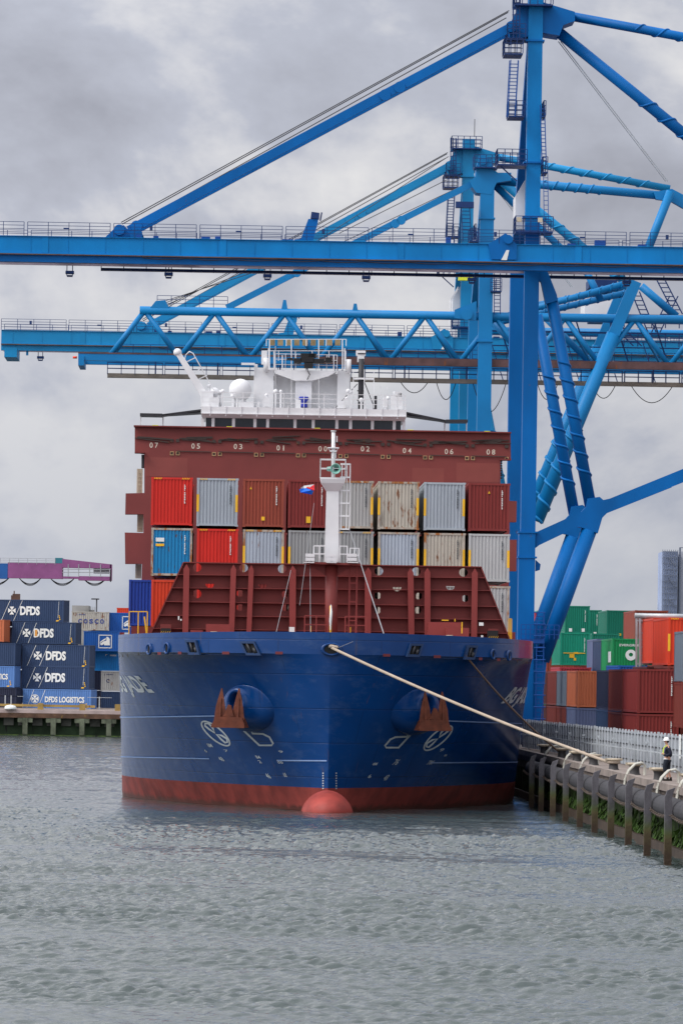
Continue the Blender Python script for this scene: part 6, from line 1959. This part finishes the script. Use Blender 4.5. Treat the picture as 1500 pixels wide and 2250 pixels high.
a, b = PB(1490, 1420), PB(1497, 1203); m_.beam((b.x - .2, 1, -5), (b.x - .2, 1, b.z), .3); m_.beam((a.x, 1, b.z), (b.x + 1, 1, b.z), .12)
m_.build('scaffold', mat('scaffold_tube', (.13, .15, .20), .6), bo)
# ================================================================ far quay on the left
DD = 691.0
x0 = at(-500, 1600, DD).x; x1 = at(330, 1600, DD).x
DF = Frame((0, DD, 0), 0.0)
m_ = MB(); m_.box(x0, x1 + 30, 6.0, 400, 2.0, 3.2); o = m_.build('far_quay_pavement', M['pavement']); o.location = (0, DD, 0); tag(o, kind='structure')
m_ = MB(); m_.box(x0, x1 + 30, 0.0, 6.0, 2.72, 3.15); o = m_.build('far_quay_deck', mat('pinkish_concrete', (.40, .32, .30), .8, var=.2)); o.location = (0, DD, 0); tag(o, kind='structure')
m_ = MB(); m_.box(x0, x1 + 30, -.25, .15, 2.15, 2.70); o = m_.build('far_quay_beam', mat('brown_timber_beam', (.10, .055, .035), .85, var=.45, scale=.8, rust=.3, rust_col=(.25, .15, .03))); o.location = (0, DD, 0); tag(o, kind='structure')
farwall = mat('weedy_far_wall', (.025, .045, .022), .9, var=.6, scale=.5, dirt=.5, dirt_col=(.012, .014, .012))
m_ = MB(); m_.box(x0, x1 + 30, 1.2, 2.0, -1, 2.72); o = m_.build('far_quay_wall', farwall); o.location = (0, DD, 0); tag(o, kind='structure')
m_ = MB(); m_.box(x0, x1 + 30, -.3, .1, -.2, .12); o = m_.build('far_quay_foot', M['algae']); o.location = (0, DD, 0); tag(o, kind='structure')
pl_ = MB(); pl_.box(-.30, .30, -.1, .5, -1, 2.14); pl_.box(-.9, .9, 0, .4, 1.6, 2.14)
me = pl_.mesh('quay_pile', mat('pale_algae_pile', (.11, .125, .085), .9, var=.5, scale=.8, dirt=.4, dirt_col=(.02, .05, .015)))
posn = ['leftmost', 'second from the left', 'third from the left', 'just left of the hull']
for k, px in enumerate((55, 117, 180, 239)):
    o = bpy.data.objects.new('quay_pile', me); COL.objects.link(o); o.location = (at(px, 1600, DD).x, DD - .2, 0)
    tag(o, 'pale weedy pile under the far quay, %s' % posn[k], 'pile', 'piles under the far quay')
cv_ = MB()
for k in range(24):
    x = x0 + k * 1.75; cv_.box(x, x + 1.2, .9, 1.15, 1.2, 2.5)
o = cv_.build('far_quay_panels', mat('grey_panels', (.09, .09, .08), .9, var=.4)); o.location = (0, DD, 0); tag(o, kind='structure')
yr = MB(); yr.beam((x0, 1.0, 3.75), (at(208, 1553, DD).x, 1.0, 3.62), .3, .3)
for px in (-60, 88, 180, 258): x = at(px, 1560, DD).x; yr.box(x - .35, x + .35, .7, 1.2, 3.0, 3.95)
o = yr.build('guard_rail', mat('dull_yellow_rail', (.30, .20, .06), .7, var=.3, rust=.3)); o.location = (0, DD, 0); tag(o, 'dull yellow guard rail along the edge of the far quay', 'guard rail')
wb = MB(); wb.revolve([(.7, 0), (.75, .15), (.6, .4), (0, .55)], (0, 0, 0)); o = wb.build('mooring_post', M['letter']); o.location = (at(23, 1563, DD).x, DD - .0, 3.16); tag(o, 'white domed mooring post at the edge of the far quay', 'mooring post')
for k, (px, D) in enumerate(((11, 700), (24, 700), (218, 700), (95, 700), (137, 700), (178, 700))):
    if k > 2: continue
    m_ = MB(); m_.beam((0, 0, 0), (0, 0, 1.6), .12); m_.beam((-1.5, 0, 1.5), (1.5, 0, 1.5), .05)
    o = m_.build('fence_stake', M['galv']); o.location = (at(px, 1556, D).x, D, 3.2); tag(o, 'thin pale fence stake on the far quay, %s' % ('leftmost', 'second', 'by the ship')[k], 'fence stake', 'fence stakes on the far quay')

M['logo_white'] = mat('sign_white', (.72, .72, .68), .5, var=.05)
def cross_pattee(mb, fn, cx, cy, r):
    for k in range(4):
        c, s_ = math.cos(k * PI / 2), math.sin(k * PI / 2)
        q = [(.10, .04), (.55, .52), (1.0, .62), (1.0, .18), (.92, 0), (1.0, -.18), (1.0, -.62), (.55, -.52), (.10, -.04)]
        q = [(.07, .07), (.30, .16), (1.0, .60), (1.0, -.60), (.30, -.16), (.07, -.07)]
        mb.add([fn(cx + r * (a * c - b * s_), cy + r * (a * s_ + b * c)) for a, b in q], [tuple(range(len(q)))])
def line2(mb, fn, u0, v0, u1, v1, w):
    d = Vector((u1 - u0, v1 - v0)); d.normalize(); nx, ny = -d.y * w / 2, d.x * w / 2
    mb.add([fn(u0 + nx, v0 + ny), fn(u1 + nx, v1 + ny), fn(u1 - nx, v1 - ny), fn(u0 - nx, v0 - ny)], [(0, 1, 2, 3)])
PHI = R(75)
grpL = 'containers stacked on the far quay'
def far(px_r, py_top, D, key, label, H=2.8, L=9.2, deco=None, phi=PHI, feats=()):
    """px_r: photo x of the right end's near edge"""
    p = at(px_r, py_top, D)
    o = container(Vector((p.x, p.y, p.z - H)), phi, key, label, L, H, feats, grpL)
    # near right corner sits at local (-W2, 0): shift so that it falls on px_r
    off_ = Matrix.Rotation(phi, 3, 'Z') @ Vector((-W2, 0, 0))
    o.location = o.location - off_
    if deco:
        mb = MB(); fn = lambda u, v: (-W2 - .004, L - u, v)     # u from the left end, v up
        deco(mb, fn, L, H); mb.build('lettering', M['logo_white'], o)
        if deco in (d_dfds, d_dfds2, d_log):
            y = MB(); 
            for k_ in range(3): y.add([fn(L - .55 - .05 * k_ + a, .28 + .22 * k_ + b) for a, b in ((0, 0), (.14, 0), (.14, .14), (0, .14))], [(0, 1, 2, 3)])
            y.add([fn(L - 1.0 + a, .08 + b) for a, b in ((0, 0), (.32, 0), (.42, .16), (.05, .16))], [(0, 1, 2, 3)])
            y.build('yellow_sticker', M['yellow'], o)
    return o
def d_dfds(mb, fn, L, H):
    k = L / 8.7
    cross_pattee(mb, fn, 2.0 * k, H * .50, .50)
    put_text(mb, 'DFDS', lambda u, v: fn(4.35 * k + u, H * .50 + v), 1.16, 2.65, .045)
    line2(mb, fn, .65 * k, .12, 1.75 * k, H - .1, .05); line2(mb, fn, 2.25 * k, .12, 3.35 * k, H - .1, .05)
    line2(mb, fn, L - .75, .5, L - .62, H - .2, .035)
def d_dfds2(mb, fn, L, H): d_dfds(mb, fn, L, H)
def d_log(mb, fn, L, H):
    k = L / 8.7
    cross_pattee(mb, fn, 1.55 * k, H * .52, .42)
    n = 24; r0, r1 = .56, .50
    mb.add([fn(1.55 * k + r0 * math.cos(2*PI*i/n), H * .52 + r0 * math.sin(2*PI*i/n)) for i in range(n)] + [fn(1.55 * k + r1 * math.cos(2*PI*i/n), H * .52 + r1 * math.sin(2*PI*i/n)) for i in range(n)], [(i, (i+1) % n, n + (i+1) % n, n + i) for i in range(n)])
    put_text(mb, 'DFDS LOGISTICS', lambda u, v: fn(5.35 * k + u, H * .50 + v), .74, 5.2, .03)
    line2(mb, fn, .55 * k, .2, 1.4 * k, H - .1, .05); line2(mb, fn, 1.95 * k, .2, 2.85 * k, H - .1, .05)
def d_cosco(mb, fn, L, H): pass
far(140, 1319, 726, 'navy', 'navy container with white cross emblem and lettering, top of the left stack', 2.8, 9.0, d_dfds)
far(166.5, 1368, 723, 'slate_navy' if False else 'navy', 'navy container whose first letter is partly orange, second from the top', 2.8, 8.5, d_dfds)
od = MB(); ud = 4.35 * 8.5 / 8.7 - 1.325 + .33
od.add([(-W2 - .008, 8.5 - ud - a, 1.4 + b) for a, b in ((-.2, -.42), (.14, -.42), (.14, .42), (-.2, .42))], [(0, 1, 2, 3)]); od.build('orange_patch', mat('sign_orange', (.60, .27, .06), .6), ALLC[-1])
far(197, 1418, 718, 'navy', 'navy container with white cross emblem, third tier and furthest right', 2.8, 8.9, d_dfds)
far(195.5, 1466, 718, 'navy', 'navy container with white cross emblem directly above the light blue one', 2.8, 8.9, d_dfds)
far(200, 1516, 716, 'light_blue', 'light blue container with a ringed cross emblem and two words, bottom of the stack', 2.6, 9.0, d_log)
far(9, 1362, 723, 'orange_brown', 'red brown container cut by the left edge, level with the second tier', 2.8, 9.0)
far(34, 1414, 718, 'navy', 'navy container cut by the left edge, third tier', 2.8, 9.0)
far(32, 1464, 718, 'light_blue', 'light blue container with three letters visible at the left edge', 2.7, 9.0, d_log)
far(36, 1513, 716, 'dark_navy', 'dark navy container at the bottom left edge behind the fence stakes', 2.7, 9.0)
ob = far(225 + 15, 1345, 745, 'beige', 'rust stained cream container with spaced blue letters', 2.45, 4.9, None, R(90))
mb = MB(); fn = lambda u, v: (-W2 - .004, 4.9 - u, v)
for k_, ch in enumerate('COSCO'): put_text(mb, ch, lambda u, v: fn(1.1 + k_ * .72 + u, 1.20 + v), .62, .52, .05)
put_text(mb, 'J 4646', lambda u, v: fn(1.2 + u, 2.05 + v), .26, 1.2, .01)
mb.build('lettering', mat('sign_blue', (.05, .07, .22), .6), ob)
far(238, 1431, 742, 'bright_blue', 'bright blue container with small white lettering, above the cream one with one letter', 2.6, 6.0, None, R(90))
ob = bpy.data.objects[ALLC[-1].name]
def small_logo(o, L):
    mb = MB(); fn = lambda u, v: (-W2 - .004, L - u, v)
    put_text(mb, 'MAERSK', lambda u, v: fn(1.95 + u, 1.95 + v), .26, 1.25, .03)
    mb.add([fn(.95 + a, 1.95 + b) for a, b in ((-.18, -.18), (.18, -.18), (.18, .18), (-.18, .18))], [(0, 1, 2, 3)])
    mb.build('lettering', M['logo_white'], o)
# shift of the small row: containers seen in the gap between stack and hull
ALLC[-1].location.x = at(300, 1431, 742).x
small_logo(ob, 6.0) if False else None
mb = MB(); fn = lambda u, v: (-W2 - .004, 6.0 - u, v)
u0 = (at(232, 1440, 742).x - (ALLC[-1].location.x - 6.0))
put_text(mb, 'MAERSK', lambda u, v: fn(u0 + 1.0 + u, 2.05 + v), .20, .85, .03)
line2(mb, fn, u0 + .0, 1.95, u0 + .0, 2.15, .06); line2(mb, fn, u0, 2.15, u0 + .25, 2.15, .06)
mb.build('lettering', M['logo_white'], ob)
def pano(o, L, px):
    """white framed emblem: a sailing shape in a square"""
    mb = MB(); fn = lambda u, v: (-W2 - .004, L - u, v)
    ux = at(px, 1400, o.location.y).x - (o.location.x - L)
    c0, c1, s_ = ux, 1.28, .82
    for (a0, b0, a1, b1) in ((-1, -1, 1, -1), (1, -1, 1, 1), (1, 1, -1, 1), (-1, 1, -1, -1)):
        line2(mb, fn, c0 + a0 * s_ - (a1 - a0) * .03, c1 + b0 * s_, c0 + a1 * s_ + (a1 - a0) * .03, c1 + b1 * s_, .10)
    mb.add([fn(c0 + a * s_, c1 + b * s_) for a, b in ((-.8, -.1), (-.4, .25), (.1, .55), (.1, .30), (-.4, .05), (-.8, -.25))], [tuple(range(6))])
    mb.add([fn(c0 + a * s_, c1 + b * s_) for a, b in ((-.8, -.35), (-.3, .0), (.2, .15), (.2, .75), (.5, .72), (.72, .4), (.75, -.6), (-.1, -.6), (-.2, -.4), (-.5, -.6), (-.7, -.55))], [tuple(range(11))])
    mb.build('emblem', M['logo_white'], o)
o = far(262, 1388, 740, 'royal2', 'blue container with a white framed emblem, in front of the hull edge', 2.6, 4.6, None, R(90)); pano(o, 4.6, 232)
o = far(292, 1347, 746, 'royal2', 'blue container with a white framed emblem, cut by the ship, level with the cream one', 2.6, 5.4, None, R(90)); pano(o, 5.4, 283)
o = far(300, 1476, 742, 'beige_grey', 'clean grey cream container with one blue letter, above a navy one', 2.6, 4.6, None, R(90))
mb = MB(); fn = lambda u, v: (-W2 - .004, 4.6 - u, v)
u0 = at(237, 1490, 742).x - (o.location.x - 4.6)
put_text(mb, 'C', lambda u, v: fn(u0 + u, 1.35 + v), .52, .40, .03); put_text(mb, 'J 4646', lambda u, v: fn(u0 + .1 + u, 2.15 + v), .26, 1.2, .01)
mb.build('lettering', mat('sign_dark', (.04, .05, .12), .6), o)
far(300, 1521, 742, 'navy', 'plain navy container at the bottom beside the hull', 2.4, 4.6, None, R(90))
far(285, 1336, 800, 'orange_red', 'small red container on the skyline beside the ship', 2.6, 1.8, None, R(90))
far(272, 1386, 760, 'maroon', 'red container glimpsed between the blue one and the hull', 2.6, 2.0, None, R(90))
far(222, 1430, 748, 'dark_navy', 'dark stack filler container in the gap right of the lettered stack', 2.6, 2.0, None, R(90))
ALLC[-1]['label'] = 'dark container end in the gap between lettered stack and bright blue one'
for k_, yy in enumerate((1474, 1518)):
    far(222, yy, 748, 'dark_navy', ('dark container end beside the clean cream container', 'dark container end beside the bottom navy container')[k_], 2.6, 2.0, None, R(90))
for k_, (yy, pr) in enumerate(((1330, 136), (1380, 160), (1425, 190), (1475, 190), (1500, 192))):  # dark backing row added to keep sky light out of the stack's gaps
    far(pr, yy, 729 + k_ * .5, 'dark_navy', 'dark container added behind the lettered stack to block its gaps, tier %s from the top' % ('one', 'two', 'three', 'four', 'five')[k_], 2.8, 12.19)
# roof shed, lamp mast on the skyline
sb = MB(); a, b = at(158, 1345, 860), at(195, 1331, 860); sb.box(a.x, b.x, 0, 6, 3.2, b.z); a2 = at(206, 1336, 860); sb.box(b.x, a2.x, 1, 4, 3.2, a2.z - .3)
for k_ in range(5): sb.beam((b.x + k_ * .3, .9, a2.z - .3), (b.x + k_ * .3, .9, a2.z + .2), .08)
o = sb.build('storage_shed', mat('grey_shed', (.27, .27, .26), .7, var=.25)); o.location = (0, 860, 0); tag(o, 'grey flat roofed shed on the skyline behind the far containers', 'shed')
lm_ = empty('lamp_mast', at(212, 1345, 800), 0, 'slim lamp mast with a flat head on the far skyline', 'lamp mast')
z_ = at(212, 1317, 800).z - lm_.location.z
s1 = MB(); s1.tube((0, 0, -12), (0, 0, z_), .14, 8, .09); s1.build('mast_pole', M['dark'], lm_)
s1 = MB(); s1.box(-.75, .35, -.2, .2, z_ - .05, z_ + .12); s1.build('lamp_head', M['dark'], lm_)
bs = MB(); bs.box(0, 1, 0, 1, 0, 1)
bc_ = MB(); p = at(36, 1310, 760); bc_.box(-.5, .5, -.4, .4, -1.5, .3); bc_.box(-.7, .1, -.3, .3, -.6, .1); bc_.beam((-.3, 0, .3), (-.3, 0, .7), .15)
o = bc_.build('spreader_head', M['rail_rust']); o.location = p; tag(o, 'small rusty machine top showing above the topmost navy container', 'machine')

# ---------------------------------------------------------------- water
def waves(X, Y):
    r = np.random.RandomState(11)
    Z = np.zeros_like(X)
    n = 120
    lam = np.exp(r.uniform(np.log(.22), np.log(2.4), n))
    th = r.normal(R(72), R(34), n)          # travelling mostly along the view, slightly from the left
    ph = r.uniform(0, 2 * PI, n)
    w = np.exp(-(np.log(lam / .50)) ** 2 / (2 * .78 ** 2))
    amp = 0.0094 * lam * w
    for l, t, p, a in zip(lam, th, ph, amp):
        k = 2 * PI / l
        q = k * (X * math.cos(t) + Y * math.sin(t)) + p
        Z += a * (np.sin(q) + 0.30 * np.cos(2 * q))
    # gusts: patches of rougher and calmer water
    g = 1.0 + .5 * np.sin(X * .05 + Y * .11 + 1.0) * np.sin(Y * .045 - X * .03) + .30 * np.sin(Y * .31 + .06 * X + 1.3 * np.sin(X * .21))
    # sheltered water under the bow
    sh_ = np.clip((Y - 262) / 34, 0, 1) * np.clip((17 - np.abs(X + .5)) / 5, 0, 1)
    Z = Z * g * (1 - .72 * sh_)
    for l, t, p, a in ((9.0, 80, 0, .036), (6.1, 97, 1, .022), (14.0, 86, 2, .05), (4.4, 72, 3, .014)):
        Z += a * np.sin(2 * PI / l * (X * math.cos(R(t)) + Y * math.sin(R(t))) + p)
    return Z
def water_mesh():
    Dn, Df = 95.0, 720.0
    rows = [Dn]
    while rows[-1] < Df:
        d = rows[-1]; rows.append(d + max(.075, .075 * (d / 150.0) ** 2.1))
    rows = np.array(rows); nc = 580
    U = np.linspace(-1, 1, nc)
    hw = rows * 0.085 + 6.5
    X = hw[:, None] * U[None, :]; Y = np.repeat(rows[:, None], nc, 1)
    far_ = np.clip((460 - Y) / 160, .35, 1)
    edge = np.clip((1 - np.abs(U)) / .04, 0, 1)[None, :]
    ends = np.clip((Y - Dn) / 6, 0, 1) * np.clip((Df - Y) / 40, 0, 1)
    Z = waves(X, Y) * edge * ends * far_
    nr = len(rows)
    V = np.stack([X, Y, Z], -1).reshape(-1, 3)
    i = np.arange(nr - 1)[:, None] * nc + np.arange(nc - 1)[None, :]
    F = np.stack([i, i + 1, i + nc + 1, i + nc], -1).reshape(-1, 4)
    # outer sheets
    ext = [(-3000, -200), (3000, -200), (-3000, Dn), (3000, Dn), (-3000, Df), (3000, Df), (-3000, 6000), (3000, 6000)]
    base = len(V)
    V = np.vstack([V, np.array([(x, y, 0.0) for x, y in ext])])
    c0, c1, c2, c3 = 0, nc - 1, (nr - 1) * nc, nr * nc - 1
    F2 = [(base, base + 1, base + 3, base + 2), (base + 2, c0, c2, base + 4), (c1, base + 3, base + 5, c3), (base + 4, base + 5, base + 7, base + 6)]
    F = np.vstack([F, np.array(F2)])
    me = bpy.data.meshes.new('water')
    me.vertices.add(len(V)); me.vertices.foreach_set('co', V.astype(np.float32).ravel())
    me.loops.add(F.size); me.loops.foreach_set('vertex_index', F.astype(np.int32).ravel())
    me.polygons.add(len(F)); me.polygons.foreach_set('loop_start', np.arange(0, F.size, 4, dtype=np.int32)); me.polygons.foreach_set('loop_total', np.full(len(F), 4, dtype=np.int32))
    me.polygons.foreach_set('use_smooth', np.ones(len(F), dtype=bool))
    me.update(calc_edges=True); me.validate()
    return me
wm = bpy.data.materials.new('harbour_water'); wm.use_nodes = True
N, L = wm.node_tree.nodes, wm.node_tree.links; b = N['Principled BSDF']
b.inputs['Base Color'].default_value = (0.056, 0.072, 0.070, 1); b.inputs['Roughness'].default_value = 0.05; b.inputs['IOR'].default_value = 1.33
t = N.new('ShaderNodeTexCoord')
mpn = N.new('ShaderNodeMapping'); mpn.inputs['Rotation'].default_value = (0, 0, R(-24)); mpn.inputs['Scale'].default_value = (.75, 1.5, 1); L.new(t.outputs['Object'], mpn.inputs[0])
n1_ = N.new('ShaderNodeTexNoise'); n1_.inputs['Scale'].default_value = 6.0; n1_.inputs['Detail'].default_value = 5; n1_.inputs['Roughness'].default_value = .6; L.new(mpn.outputs[0], n1_.inputs['Vector'])
bp = N.new('ShaderNodeBump'); bp.inputs['Strength'].default_value = .8; bp.inputs['Distance'].default_value = .03
L.new(n1_.outputs[0], bp.inputs['Height']); L.new(bp.outputs[0], b.inputs['Normal'])
wo = bpy.data.objects.new('water', water_mesh()); COL.objects.link(wo); wo.data.materials.append(wm); tag(wo, kind='structure')
# seabed under the water so that nothing shows below
# ---------------------------------------------------------------- one piece, one part
KEEP = ('lettering', 'row_numbers', 'number_column', 'hazard_stripes', 'pale', 'ship_name', 'corrugated_box', 'corner_frame', 'eyes_and_mouth', 'emblem',
        'lashing_rods', 'post_reflector', 'boom_railing', 'quay_wall', 'moss', 'water', 'windscreen')
def explode(o, margin=0.06, most=40):
    me = o.data
    nv = len(me.vertices)
    co = np.empty(nv * 3, dtype=np.float64); me.vertices.foreach_get('co', co); co = co.reshape(-1, 3)
    par = list(range(nv))
    def find(a):
        while par[a] != a:
            par[a] = par[par[a]]; a = par[a]
        return a
    for p in me.polygons:
        vs = p.vertices; r0 = find(vs[0])
        for v in vs[1:]:
            r1 = find(v)
            if r1 != r0: par[r1] = r0
    comp = {}
    for i in range(nv): comp.setdefault(find(i), []).append(i)
    ks = list(comp)
    if len(ks) < 2 or len(ks) > 1500: return
    lo = np.array([co[comp[k]].min(0) for k in ks]) - margin; hi = np.array([co[comp[k]].max(0) for k in ks]) + margin
    cl = list(range(len(ks)))
    def f2(a):
        while cl[a] != a:
            cl[a] = cl[cl[a]]; a = cl[a]
        return a
    for i in range(len(ks)):
        hit = np.where(np.all((lo[i] <= hi[i + 1:]) & (hi[i] >= lo[i + 1:]), axis=1))[0] + i + 1
        for j in hit:
            a, b = f2(i), f2(int(j))
            if a != b: cl[b] = a
    groups = {}
    for i in range(len(ks)): groups.setdefault(f2(i), []).append(ks[i])
    if len(groups) < 2 or len(groups) > most: return
    owner = {}
    for gi, (g, roots) in enumerate(groups.items()):
        for r0 in roots:
            for v in comp[r0]: owner[v] = gi
    out = [MB() for _ in groups]; vmap = [dict() for _ in groups]
    for p in me.polygons:
        gi = owner[p.vertices[0]]; mb, vm = out[gi], vmap[gi]
        f = []
        for v in p.vertices:
            if v not in vm: vm[v] = len(mb.v); mb.v.append(tuple(co[v]))
            f.append(vm[v])
        mb.f.append(tuple(f)); mb.sm.append(p.use_smooth)
    m_ = o.material_slots[0].material if o.material_slots else None
    base = o.name.split('.')[0]; ch = [c for c in bpy.data.objects if c.parent == o]
    first = True
    for mb in out:
        if not mb.f: continue
        if first:
            o.data = mb.mesh(base, m_); first = False
            if o.material_slots: setmat(o, m_)
        else:
            c = mb.build(base, m_, o.parent); c.matrix_basis = o.matrix_basis.copy()
            if 'kind' in o: c['kind'] = o['kind']
for o in list(bpy.data.objects):
    if o.type != 'MESH' or o.parent is None or o.get('kind'): continue
    if o.name.split('.')[0] in KEEP or o.data.users > 1 and o.data.name.startswith(('container', 'post', 'cap')): continue
    explode(o)
